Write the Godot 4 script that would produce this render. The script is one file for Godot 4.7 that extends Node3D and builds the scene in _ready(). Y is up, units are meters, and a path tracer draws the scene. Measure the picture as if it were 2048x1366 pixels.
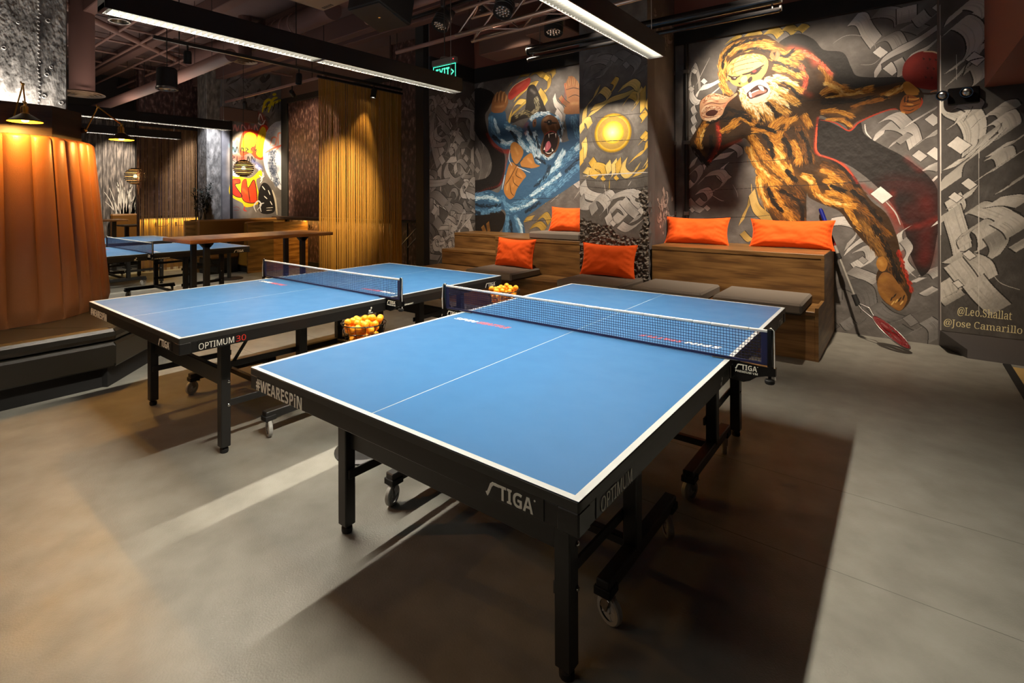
extends Node3D

var M := {}
var taken := {}
var rng := RandomNumberGenerator.new()
const WALL := -4.42          # the mural wall

func _ready() -> void:
	rng.seed = 77
	camera_and_air()
	make_materials()
	room()
	bleachers()
	murals()
	tables()
	baskets()
	booth()
	far_side()
	ceiling_things()
	lamps()
	small_things()

func camera_and_air() -> void:
	var cam := Camera3D.new()
	cam.name = "camera"
	cam.projection = Camera3D.PROJECTION_FRUSTUM
	cam.near = 0.05
	cam.far = 60.0
	var f := 1038.87                                   # focal length in pixels of the 2048 x 1366 frame
	cam.size = 1366.0 / f * cam.near
	cam.frustum_offset = Vector2((1024.0 - 940.61) / f, (396.8 - 683.0) / f) * cam.near
	var b := Basis(Vector3.UP, PI / 2.0 - 0.876) * Basis(Vector3.BACK, -0.004)
	cam.transform = Transform3D(b, Vector3(1.340, 1.463, 2.450))
	add_child(cam)
	cam.current = true
	var env := Environment.new()
	env.background_mode = Environment.BG_COLOR
	env.background_color = Color(0.0, 0.0, 0.0)
	env.tonemap_mode = Environment.TONE_MAPPER_LINEAR
	env.tonemap_exposure = 1.0
	env.sdfgi_enabled = true
	env.ssao_enabled = true
	env.ssil_enabled = true
	var we := WorldEnvironment.new()
	we.name = "air"
	we.environment = env
	add_child(we)
	# the house lights behind the camera, on the part of the ceiling that the frame leaves out
	area_light(Vector3(-1.2, 4.2, 5.2), Vector2(3.2, 0.6), Color(1.0, 0.95, 0.88), 4.2)
	area_light(Vector3(-7.5, 4.2, 3.4), Vector2(2.0, 1.2), Color(1.0, 0.93, 0.84), 6.0)
	spot_light(Vector3(-4.6, 3.9, 4.6), Vector3(-2.4, 0.0, 3.1), Color(1.0, 0.66, 0.34), 5.0, 26.0, 0.25)

# ---------------------------------------------------------------- nodes

func numbered(called: String) -> String:
	if not taken.has(called):
		taken[called] = 0
		return called
	taken[called] += 1
	return "%s_%03d" % [called, taken[called]]

func tag(o: Node3D, label: String, category: String, group := "") -> Node3D:
	o.set_meta("label", label)
	o.set_meta("category", category)
	if group:
		o.set_meta("group", group)
	return o

func thing(called: String, label: String, category: String, at := Vector3.ZERO, turn := 0.0, group := "") -> Node3D:
	var o := Node3D.new()
	o.name = numbered(called)
	o.position = at
	o.rotation.y = turn
	tag(o, label, category, group)
	add_child(o)
	return o

func struct(called: String, m: Mesh, material: Material, label := "") -> MeshInstance3D:
	var o := part(null, called, m, material)
	o.set_meta("kind", "structure")
	if label:
		o.set_meta("label", label)
	return o

func part(parent: Node3D, called: String, m: Mesh, material: Material, at := Vector3.ZERO, basis := Basis()) -> MeshInstance3D:
	var o := MeshInstance3D.new()
	o.mesh = m
	o.material_override = material
	o.cast_shadow = GeometryInstance3D.SHADOW_CASTING_SETTING_ON
	o.transform = Transform3D(basis, at)
	if parent:
		o.name = called
		var n := 0
		while parent.has_node(NodePath(str(o.name))):
			n += 1
			o.name = "%s_%03d" % [called, n]
		parent.add_child(o)
	else:
		o.name = numbered(called)
		add_child(o)
	return o

func single(called: String, label: String, category: String, m: Mesh, material: Material, at := Vector3.ZERO, basis := Basis(), group := "") -> MeshInstance3D:
	var o := part(null, called, m, material, at, basis)
	tag(o, label, category, group)
	return o

func area_light(at: Vector3, size: Vector2, col: Color, energy: float, parent: Node3D = null, towards := Vector3.DOWN) -> AreaLight3D:
	var l := AreaLight3D.new()
	l.name = "glow"
	l.area_size = size
	l.light_color = col
	l.light_energy = energy
	l.shadow_enabled = true
	l.set("area_range", 14.0)
	if parent:
		parent.add_child(l)
	else:
		l.name = numbered("house_light_source")
		add_child(l)
	var up := Vector3.FORWARD if absf(towards.y) > 0.9 else Vector3.UP
	l.transform = Transform3D(Basis.looking_at(towards, up), at)
	return l

func spot_light(at: Vector3, target: Vector3, col: Color, energy: float, angle: float, soft := 0.3, size := 0.06, parent: Node3D = null) -> SpotLight3D:
	var l := SpotLight3D.new()
	l.name = "beam"
	l.light_color = col
	l.light_energy = energy
	l.spot_angle = angle
	l.spot_angle_attenuation = soft
	l.spot_range = 14.0
	l.spot_attenuation = 2.0
	l.light_size = size
	l.shadow_enabled = true
	if parent:
		parent.add_child(l)
	else:
		l.name = numbered("spot_source")
		add_child(l)
	var d := (target - at).normalized()
	l.transform = Transform3D(Basis.looking_at(d, Vector3.RIGHT if absf(d.y) > 0.95 else Vector3.UP), at)
	return l

func omni_light(at: Vector3, col: Color, energy: float, size: float, parent: Node3D) -> OmniLight3D:
	var l := OmniLight3D.new()
	l.name = "glow"
	l.light_color = col
	l.light_energy = energy
	l.light_size = size
	l.omni_range = 14.0
	l.omni_attenuation = 2.0
	l.shadow_enabled = true
	l.position = at
	parent.add_child(l)
	return l

# ---------------------------------------------------------------- shapes

func begin() -> SurfaceTool:
	var st := SurfaceTool.new()
	st.begin(Mesh.PRIMITIVE_TRIANGLES)
	return st

func tri(st: SurfaceTool, a: Vector3, b: Vector3, c: Vector3, na: Vector3, nb: Vector3, nc: Vector3, ua := Vector2.ZERO, ub := Vector2.ZERO, uc := Vector2.ZERO) -> void:
	if (c - a).cross(b - a).dot(na + nb + nc) < 0.0:      # front faces run clockwise
		tri(st, a, c, b, na, nc, nb, ua, uc, ub)
		return
	st.set_normal(na); st.set_uv(ua); st.add_vertex(a)
	st.set_normal(nb); st.set_uv(ub); st.add_vertex(b)
	st.set_normal(nc); st.set_uv(uc); st.add_vertex(c)

func quad(st: SurfaceTool, a: Vector3, b: Vector3, c: Vector3, d: Vector3, n: Vector3, uv := [Vector2(0, 1), Vector2(1, 1), Vector2(1, 0), Vector2(0, 0)]) -> void:
	tri(st, a, b, c, n, n, n, uv[0], uv[1], uv[2])
	tri(st, a, c, d, n, n, n, uv[0], uv[2], uv[3])

func box(st: SurfaceTool, c: Vector3, s: Vector3, bev := 0.0, basis := Basis()) -> void:
	# a box of size s round c, its twelve edges chamfered by bev
	var h := s / 2.0
	var e := minf(bev, minf(h.x, minf(h.y, h.z)) * 0.98)
	var p := func(x: float, y: float, z: float) -> Vector3: return c + basis * Vector3(x, y, z)
	for k in 3:
		var i := (k + 1) % 3
		var j := (k + 2) % 3
		for sg: float in [-1.0, 1.0]:
			var q := []
			for uv: Vector2 in [Vector2(-1, -1), Vector2(1, -1), Vector2(1, 1), Vector2(-1, 1)]:
				var v := Vector3.ZERO
				v[k] = sg * h[k]
				v[i] = uv.x * (h[i] - e)
				v[j] = uv.y * (h[j] - e)
				q.append(c + basis * v)
			var n := Vector3.ZERO
			n[k] = sg
			quad(st, q[0], q[1], q[2], q[3], basis * n)
	if e <= 0.0:
		return
	for k in 3:
		var i := (k + 1) % 3
		var j := (k + 2) % 3
		for a: float in [-1.0, 1.0]:
			for b: float in [-1.0, 1.0]:
				var q := []
				for t: Vector2 in [Vector2(-1, 0), Vector2(1, 0), Vector2(1, 1), Vector2(-1, 1)]:
					var v := Vector3.ZERO
					v[k] = t.x * (h[k] - e)
					v[i] = a * (h[i] - (e if t.y > 0.5 else 0.0))
					v[j] = b * (h[j] - (0.0 if t.y > 0.5 else e))
					q.append(c + basis * v)
				var n := Vector3.ZERO
				n[i] = a
				n[j] = b
				quad(st, q[0], q[1], q[2], q[3], basis * n.normalized())
	for a: float in [-1.0, 1.0]:
		for b: float in [-1.0, 1.0]:
			for d: float in [-1.0, 1.0]:
				var n := basis * Vector3(a, b, d).normalized()
				tri(st, p.call(a * h.x, b * (h.y - e), d * (h.z - e)), p.call(a * (h.x - e), b * h.y, d * (h.z - e)), p.call(a * (h.x - e), b * (h.y - e), d * h.z), n, n, n)

func box_mesh(s: Vector3, bev := 0.0, c := Vector3.ZERO) -> ArrayMesh:
	var st := begin()
	box(st, c, s, bev)
	return st.commit()

func span_box(a: Vector3, b: Vector3, bev := 0.0) -> ArrayMesh:
	var st := begin()
	box(st, (a + b) / 2.0, (b - a).abs(), bev)
	return st.commit()

func bar(st: SurfaceTool, a: Vector3, b: Vector3, w: float, h: float, bev := 0.0, up := Vector3.UP) -> void:
	var d := (b - a)
	var z := d.normalized()
	if absf(z.dot(up)) > 0.98:
		up = Vector3.RIGHT
	var x := up.cross(z).normalized()
	box(st, (a + b) / 2.0, Vector3(w, h, d.length()), bev, Basis(x, z.cross(x), z))

func bar_mesh(a: Vector3, b: Vector3, w: float, h: float, bev := 0.0, up := Vector3.UP) -> ArrayMesh:
	var st := begin()
	bar(st, a, b, w, h, bev, up)
	return st.commit()

func tube(st: SurfaceTool, pts: Array, r: Variant, sides := 8, caps := true) -> void:
	# a round tube along pts; r is one radius or one for each point
	var rings := []
	var x := Vector3.ZERO
	for i in pts.size():
		var d: Vector3 = (pts[mini(i + 1, pts.size() - 1)] - pts[maxi(i - 1, 0)]).normalized()
		if i == 0:
			x = d.cross(Vector3.UP if absf(d.y) < 0.9 else Vector3.RIGHT).normalized()
		x = (x - d * x.dot(d)).normalized()
		var y := d.cross(x)
		var rr: float = r[i] if r is Array else r
		var ring := []
		for k in sides + 1:
			var n := x * cos(TAU * k / sides) + y * sin(TAU * k / sides)
			ring.append([pts[i] + n * rr, n])
		rings.append(ring)
	for i in pts.size() - 1:
		for k in sides:
			var a: Array = rings[i][k]
			var b: Array = rings[i][k + 1]
			var c: Array = rings[i + 1][k + 1]
			var e: Array = rings[i + 1][k]
			tri(st, a[0], b[0], c[0], a[1], b[1], c[1])
			tri(st, a[0], c[0], e[0], a[1], c[1], e[1])
	if caps:
		for i: int in [0, pts.size() - 1]:
			var n: Vector3 = (pts[0] - pts[1]).normalized() if i == 0 else (pts[i] - pts[i - 1]).normalized()
			for k in sides:
				tri(st, pts[i], rings[i][k][0], rings[i][k + 1][0], n, n, n)

func tube_mesh(pts: Array, r: Variant, sides := 8, caps := true) -> ArrayMesh:
	var st := begin()
	tube(st, pts, r, sides, caps)
	return st.commit()

func lathe(st: SurfaceTool, profile: Array, at := Vector3.ZERO, sides := 20, basis := Basis()) -> void:
	# profile: Vector2(radius, height), from the bottom up on the outside
	for i in profile.size() - 1:
		var p: Vector2 = profile[i]
		var q: Vector2 = profile[i + 1]
		if p.distance_to(q) < 1e-6:
			continue
		var t := (q - p).normalized()
		for k in sides:
			var a0 := TAU * k / sides
			var a1 := TAU * (k + 1) / sides
			var d0 := Vector3(cos(a0), 0, sin(a0))
			var d1 := Vector3(cos(a1), 0, sin(a1))
			var n0 := basis * (d0 * t.y + Vector3.DOWN * t.x)
			var n1 := basis * (d1 * t.y + Vector3.DOWN * t.x)
			var a := at + basis * (d0 * p.x + Vector3.UP * p.y)
			var b := at + basis * (d1 * p.x + Vector3.UP * p.y)
			var c := at + basis * (d1 * q.x + Vector3.UP * q.y)
			var d := at + basis * (d0 * q.x + Vector3.UP * q.y)
			if p.x > 1e-6:
				tri(st, a, b, c, n0, n1, n1)
			if q.x > 1e-6:
				tri(st, a, c, d, n0, n1, n0)

func lathe_mesh(profile: Array, sides := 20) -> ArrayMesh:
	var st := begin()
	lathe(st, profile, Vector3.ZERO, sides)
	return st.commit()

func prism(st: SurfaceTool, poly: PackedVector2Array, z0: float, z1: float, at := Vector3.ZERO, basis := Basis()) -> void:
	# a flat outline in x and y, drawn out from z0 to z1
	var idx := Geometry2D.triangulate_polygon(poly)
	for i in range(0, idx.size(), 3):
		for z: float in [z0, z1]:
			var n := basis * Vector3(0, 0, 1.0 if z == maxf(z0, z1) else -1.0)
			var v := []
			for k in 3:
				var p := poly[idx[i + k]]
				v.append(at + basis * Vector3(p.x, p.y, z))
			tri(st, v[0], v[1], v[2], n, n, n)
	var area := 0.0
	for i in poly.size():
		area += poly[i].cross(poly[(i + 1) % poly.size()])
	var turn := -1.0 if area > 0.0 else 1.0
	for i in poly.size():
		var p := poly[i]
		var q := poly[(i + 1) % poly.size()]
		var d := (q - p).normalized()
		var n := basis * Vector3(-d.y, d.x, 0) * turn
		quad(st, at + basis * Vector3(p.x, p.y, z0), at + basis * Vector3(q.x, q.y, z0), at + basis * Vector3(q.x, q.y, z1), at + basis * Vector3(p.x, p.y, z1), n)

func prism_mesh(poly: PackedVector2Array, z0: float, z1: float) -> ArrayMesh:
	var st := begin()
	prism(st, poly, z0, z1)
	return st.commit()

func sheet(st: SurfaceTool, nu: int, nv: int, f: Callable, outward: Vector3) -> void:
	# a smooth grid of points f(u, v) with u and v from 0 to 1, facing outward
	var p := []
	for j in nv + 1:
		for i in nu + 1:
			p.append(f.call(float(i) / nu, float(j) / nv))
	var nrm := []
	for j in nv + 1:
		for i in nu + 1:
			var du: Vector3 = p[j * (nu + 1) + mini(i + 1, nu)] - p[j * (nu + 1) + maxi(i - 1, 0)]
			var dv: Vector3 = p[mini(j + 1, nv) * (nu + 1) + i] - p[maxi(j - 1, 0) * (nu + 1) + i]
			nrm.append(du.cross(dv).normalized())
	var mid: Vector3 = nrm[(nv / 2) * (nu + 1) + nu / 2]
	var sg := 1.0 if mid.dot(outward) >= 0.0 else -1.0
	for j in nv:
		for i in nu:
			var k := [j * (nu + 1) + i, j * (nu + 1) + i + 1, (j + 1) * (nu + 1) + i + 1, (j + 1) * (nu + 1) + i]
			var u := [Vector2(float(i) / nu, 1.0 - float(j) / nv), Vector2(float(i + 1) / nu, 1.0 - float(j) / nv), Vector2(float(i + 1) / nu, 1.0 - float(j + 1) / nv), Vector2(float(i) / nu, 1.0 - float(j + 1) / nv)]
			for t: Array in [[0, 1, 2], [0, 2, 3]]:
				var n := []
				for q: int in t:
					var v: Vector3 = nrm[k[q]] * sg
					n.append(v if v.length() > 0.5 else outward)
				tri(st, p[k[t[0]]], p[k[t[1]]], p[k[t[2]]], n[0], n[1], n[2], u[t[0]], u[t[1]], u[t[2]])

func lettering(parent: Node3D, text: String, at: Vector3, basis: Basis, height: float, width: float, material: Material, bold := true, slant := 0.0, serif := false) -> MeshInstance3D:
	# at: the lower left corner of the writing; height and width: what it fills
	var f := SystemFont.new()
	f.font_names = PackedStringArray(["Droid Serif" if serif else "Droid Sans"])
	f.font_weight = 700 if bold else 400
	var t := TextMesh.new()
	t.text = text
	t.font = f
	t.font_size = 32
	t.pixel_size = 0.01
	t.depth = 0.02
	t.curve_step = 1.5
	t.horizontal_alignment = HORIZONTAL_ALIGNMENT_LEFT
	var bb := t.get_aabb()
	var sx := width / maxf(bb.size.x, 1e-4)
	var sy := height / maxf(bb.size.y, 1e-4)
	var src := t.get_mesh_arrays()
	var v: PackedVector3Array = src[Mesh.ARRAY_VERTEX]
	var idx: PackedInt32Array = src[Mesh.ARRAY_INDEX]
	var st := begin()
	var out := []
	for p in v:
		var x := (p.x - bb.position.x) * sx
		var y := (p.y - bb.position.y) * sy
		out.append(Vector3(x + y * slant, y, (p.z - bb.position.z) * 0.04))
	for i in range(0, idx.size(), 3):
		var a: Vector3 = out[idx[i]]
		var b: Vector3 = out[idx[i + 1]]
		var c: Vector3 = out[idx[i + 2]]
		var n := (c - a).cross(b - a).normalized()
		if n.length() > 0.5:
			tri(st, a, b, c, n, n, n)
	return part(parent, "lettering", st.commit(), material, at, basis)

# ---------------------------------------------------------------- materials

func mat(key: String, col: Color, rough := 0.6, metal := 0.0, spec := 0.5) -> StandardMaterial3D:
	var m := StandardMaterial3D.new()
	m.resource_name = key
	m.albedo_color = col
	m.roughness = rough
	m.metallic = metal
	m.metallic_specular = spec
	M[key] = m
	return m

func noise_tex(ramp: Array, freq: float, octaves := 4, size := 512, normal := false, bump := 4.0, kind := FastNoiseLite.TYPE_SIMPLEX_SMOOTH, sd := 1) -> NoiseTexture2D:
	var n := FastNoiseLite.new()
	n.noise_type = kind
	n.seed = sd
	n.frequency = freq
	n.fractal_octaves = octaves
	var t := NoiseTexture2D.new()
	t.width = size
	t.height = size
	t.seamless = true
	t.noise = n
	t.as_normal_map = normal
	t.bump_strength = bump
	if ramp:
		var g := Gradient.new()
		var offs := PackedFloat32Array()
		var cols := PackedColorArray()
		for e: Array in ramp:
			offs.append(e[0])
			cols.append(e[1])
		g.offsets = offs
		g.colors = cols
		t.color_ramp = g
	return t

func triplanar(m: StandardMaterial3D, scale: float, stretch := Vector3.ONE) -> void:
	m.uv1_triplanar = true
	m.uv1_world_triplanar = true
	m.uv1_scale = stretch * scale

func glow(key: String, col: Color, energy: float) -> StandardMaterial3D:
	var m := mat(key, Color(0.9, 0.9, 0.9), 0.5)
	m.emission_enabled = true
	m.emission = col
	m.emission_energy_multiplier = energy
	return m

func wood(key: String, dark: Color, mid: Color, light: Color, rough: float, sd: int) -> StandardMaterial3D:
	# long grain along u with fine pores
	var w := 512
	var h := 512
	var big := FastNoiseLite.new()
	big.seed = sd
	big.frequency = 0.012
	big.fractal_octaves = 3
	var fine := FastNoiseLite.new()
	fine.seed = sd + 5
	fine.frequency = 0.05
	fine.fractal_octaves = 3
	var im := Image.create(w, h, false, Image.FORMAT_RGB8)
	for y in h:
		for x in w:
			# both ends of the picture meet
			var s := float(x) / w
			var a := big.get_noise_2d(x * 0.22, y * 1.6) * (1.0 - s) + big.get_noise_2d((x - w) * 0.22, y * 1.6) * s
			var b := fine.get_noise_2d(x * 0.1, y * 3.0) * (1.0 - s) + fine.get_noise_2d((x - w) * 0.1, y * 3.0) * s
			var t := clampf(0.5 + a * 0.9 + b * 0.45, 0.0, 1.0)
			im.set_pixel(x, y, dark.lerp(mid, t * 2.0) if t < 0.5 else mid.lerp(light, t * 2.0 - 1.0))
	var m := mat(key, Color.WHITE, rough)
	m.albedo_texture = ImageTexture.create_from_image(im)
	triplanar(m, 1.1)
	return m

func make_materials() -> void:
	mat("black_metal", Color(0.115, 0.112, 0.108), 0.42, 0.0, 0.5)
	mat("black_matt", Color(0.075, 0.073, 0.072), 0.75)
	mat("black_gloss", Color(0.06, 0.06, 0.065), 0.22)
	mat("rim_black", Color(0.20, 0.20, 0.19), 0.45)
	mat("table_blue", Color(0.205, 0.40, 0.585), 0.5, 0.0, 0.4)
	M.table_blue.roughness_texture = noise_tex([[0.0, Color(0.85, 0.85, 0.85)], [1.0, Color(1, 1, 1)]], 0.03, 3, 256)
	mat("line_white", Color(0.70, 0.72, 0.72), 0.5)
	mat("print_white", Color(0.95, 0.94, 0.89), 0.6)
	mat("print_red", Color(0.80, 0.20, 0.15), 0.6)
	mat("print_coral", Color(0.86, 0.30, 0.27), 0.6)
	mat("chrome", Color(0.75, 0.75, 0.74), 0.22, 1.0)
	mat("steel", Color(0.55, 0.55, 0.54), 0.35, 1.0)
	mat("aluminium", Color(0.66, 0.65, 0.62), 0.38, 0.35)
	mat("truss_metal", Color(0.72, 0.66, 0.62), 0.4, 1.0)
	mat("brass", Color(0.72, 0.52, 0.22), 0.28, 1.0)
	mat("brass_dark", Color(0.30, 0.24, 0.13), 0.4, 1.0)
	mat("brass_inside", Color(0.95, 0.70, 0.22), 0.3, 0.6)
	mat("wheel_grey", Color(0.62, 0.62, 0.60), 0.5)
	mat("wheel_hub", Color(0.70, 0.70, 0.68), 0.45)
	mat("net_blue", Color(0.055, 0.085, 0.27), 0.7)
	mat("tape_white", Color(0.88, 0.88, 0.86), 0.6)
	mat("ball_orange", Color(1.0, 0.66, 0.10), 0.45)
	M.ball_orange.backlight_enabled = true
	M.ball_orange.backlight = Color(0.5, 0.30, 0.04)
	var fl := mat("floor", Color.WHITE, 0.48, 0.0, 0.5)
	fl.albedo_texture = noise_tex([[0.0, Color(0.45, 0.445, 0.415)], [0.5, Color(0.49, 0.485, 0.455)], [1.0, Color(0.525, 0.52, 0.49)]], 0.012, 5, 512)
	fl.roughness_texture = noise_tex([[0.0, Color(0.7, 0.7, 0.7)], [1.0, Color(1, 1, 1)]], 0.01, 4, 512, false, 4.0, FastNoiseLite.TYPE_SIMPLEX_SMOOTH, 4)
	fl.normal_enabled = true
	fl.normal_texture = noise_tex([], 0.35, 2, 512, true, 1.2)
	fl.normal_scale = 0.25
	triplanar(fl, 0.7)
	mat("seam", Color(0.36, 0.35, 0.33), 0.7)
	mat("ceiling_brown", Color(0.36, 0.285, 0.275), 0.9)
	mat("beam_brown", Color(0.36, 0.255, 0.235), 0.85)
	mat("pipe_brown", Color(0.50, 0.38, 0.35), 0.6)
	mat("duct_brown", Color(0.40, 0.30, 0.26), 0.7)
	mat("soffit_rust", Color(0.50, 0.29, 0.235), 0.75)
	mat("wall_dark", Color(0.16, 0.14, 0.135), 0.85)
	mat("wall_grey", Color(0.36, 0.345, 0.345), 0.8)
	var ru := mat("rusty", Color.WHITE, 0.6)
	ru.albedo_texture = noise_tex([[0.0, Color(0.15, 0.09, 0.09)], [0.42, Color(0.26, 0.17, 0.16)], [0.62, Color(0.33, 0.225, 0.21)], [0.8, Color(0.50, 0.40, 0.37)]], 0.03, 5, 512, false, 4.0, FastNoiseLite.TYPE_SIMPLEX_SMOOTH, 9)
	triplanar(ru, 0.45, Vector3(1.6, 0.8, 1.6))
	var co := mat("concrete", Color.WHITE, 0.62, 0.0, 0.5)
	co.albedo_texture = noise_tex([[0.0, Color(0.25, 0.235, 0.22)], [0.45, Color(0.40, 0.385, 0.365)], [0.75, Color(0.50, 0.48, 0.455)], [1.0, Color(0.62, 0.60, 0.58)]], 0.02, 5, 512, false, 4.0, FastNoiseLite.TYPE_SIMPLEX_SMOOTH, 21)
	co.normal_enabled = true
	co.normal_texture = noise_tex([], 0.06, 5, 512, true, 2.2, FastNoiseLite.TYPE_SIMPLEX_SMOOTH, 22)
	co.normal_scale = 0.5
	triplanar(co, 0.8, Vector3(1.0, 0.45, 1.0))
	var bw := mat("barn_grey", Color.WHITE, 0.85)
	bw.albedo_texture = noise_tex([[0.0, Color(0.18, 0.165, 0.165)], [0.4, Color(0.33, 0.32, 0.32)], [0.7, Color(0.50, 0.48, 0.47)], [1.0, Color(0.62, 0.57, 0.53)]], 0.03, 5, 512, false, 4.0, FastNoiseLite.TYPE_SIMPLEX_SMOOTH, 31)
	triplanar(bw, 0.55, Vector3(2.2, 0.35, 2.2))
	wood("oak_dark", Color(0.36, 0.25, 0.13), Color(0.49, 0.36, 0.20), Color(0.58, 0.44, 0.26), 0.42, 3)
	wood("oak_light", Color(0.42, 0.26, 0.12), Color(0.60, 0.41, 0.21), Color(0.72, 0.53, 0.31), 0.4, 11)
	wood("walnut", Color(0.13, 0.085, 0.055), Color(0.21, 0.145, 0.10), Color(0.28, 0.20, 0.14), 0.5, 17)
	var tan_ := mat("tan_leather", Color(0.52, 0.325, 0.18), 0.42, 0.0, 0.5)
	tan_.normal_enabled = true
	tan_.normal_texture = noise_tex([], 0.12, 3, 512, true, 3.0, FastNoiseLite.TYPE_CELLULAR, 5)
	tan_.normal_scale = 0.35
	triplanar(tan_, 2.5)
	var blk := mat("black_leather", Color(0.135, 0.125, 0.105), 0.36, 0.0, 0.5)
	blk.normal_enabled = true
	blk.normal_texture = tan_.normal_texture
	blk.normal_scale = 0.3
	triplanar(blk, 2.5)
	mat("camel_leather", Color(0.44, 0.30, 0.12), 0.45)
	mat("yellow_leather", Color(0.58, 0.43, 0.16), 0.5)
	var cu := mat("orange_cloth", Color(1.0, 0.37, 0.03), 0.85)
	cu.rim_enabled = true
	cu.rim = 0.3
	cu.normal_enabled = true
	cu.normal_texture = noise_tex([], 0.4, 2, 256, true, 2.0)
	cu.normal_scale = 0.25
	triplanar(cu, 4.0)
	var gc := mat("grey_cloth", Color(0.52, 0.49, 0.455), 0.9)
	gc.albedo_texture = noise_tex([[0.0, Color(0.8, 0.8, 0.8)], [1.0, Color(1, 1, 1)]], 0.4, 2, 256)
	triplanar(gc, 3.0)
	mat("gold_cord", Color(0.74, 0.54, 0.20), 0.5, 0.25)
	mat("bronze_cord", Color(0.55, 0.40, 0.25), 0.5, 0.25)
	mat("leaf_green", Color(0.05, 0.11, 0.055), 0.5)
	mat("soil", Color(0.08, 0.06, 0.05), 0.95)
	mat("blue_plastic", Color(0.03, 0.10, 0.48), 0.35)
	mat("red_plastic", Color(0.42, 0.03, 0.045), 0.45)
	mat("tan_paint", Color(0.45, 0.37, 0.29), 0.6)
	mat("sign_grey", Color(0.38, 0.35, 0.33), 0.5)
	mat("screen_grey", Color(0.11, 0.115, 0.12), 0.6)
	mat("rug_straw", Color(0.66, 0.55, 0.33), 0.95)
	mat("blade", Color(0.42, 0.42, 0.41), 0.3, 1.0)
	mat("louvre", Color(0.80, 0.80, 0.78), 0.25, 0.9)
	glow("tube_glow", Color(1.0, 0.965, 0.90), 9.0)
	glow("uplight_glow", Color(1.0, 0.93, 0.85), 1.5)
	glow("bulb_glow", Color(1.0, 0.80, 0.45), 22.0)
	glow("spot_glow", Color(1.0, 0.93, 0.82), 14.0)
	glow("exit_glow", Color(0.02, 0.90, 0.72), 1.3)
	mat("exit_green", Color(0.0, 0.16, 0.12), 0.25)
	glow("led_red", Color(1.0, 0.05, 0.05), 3.0)
	glow("cove_glow", Color(1.0, 0.97, 0.94), 5.0)
	glow("ledge_glow", Color(1.0, 0.82, 0.42), 2.2)

# ---------------------------------------------------------------- the room

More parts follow.
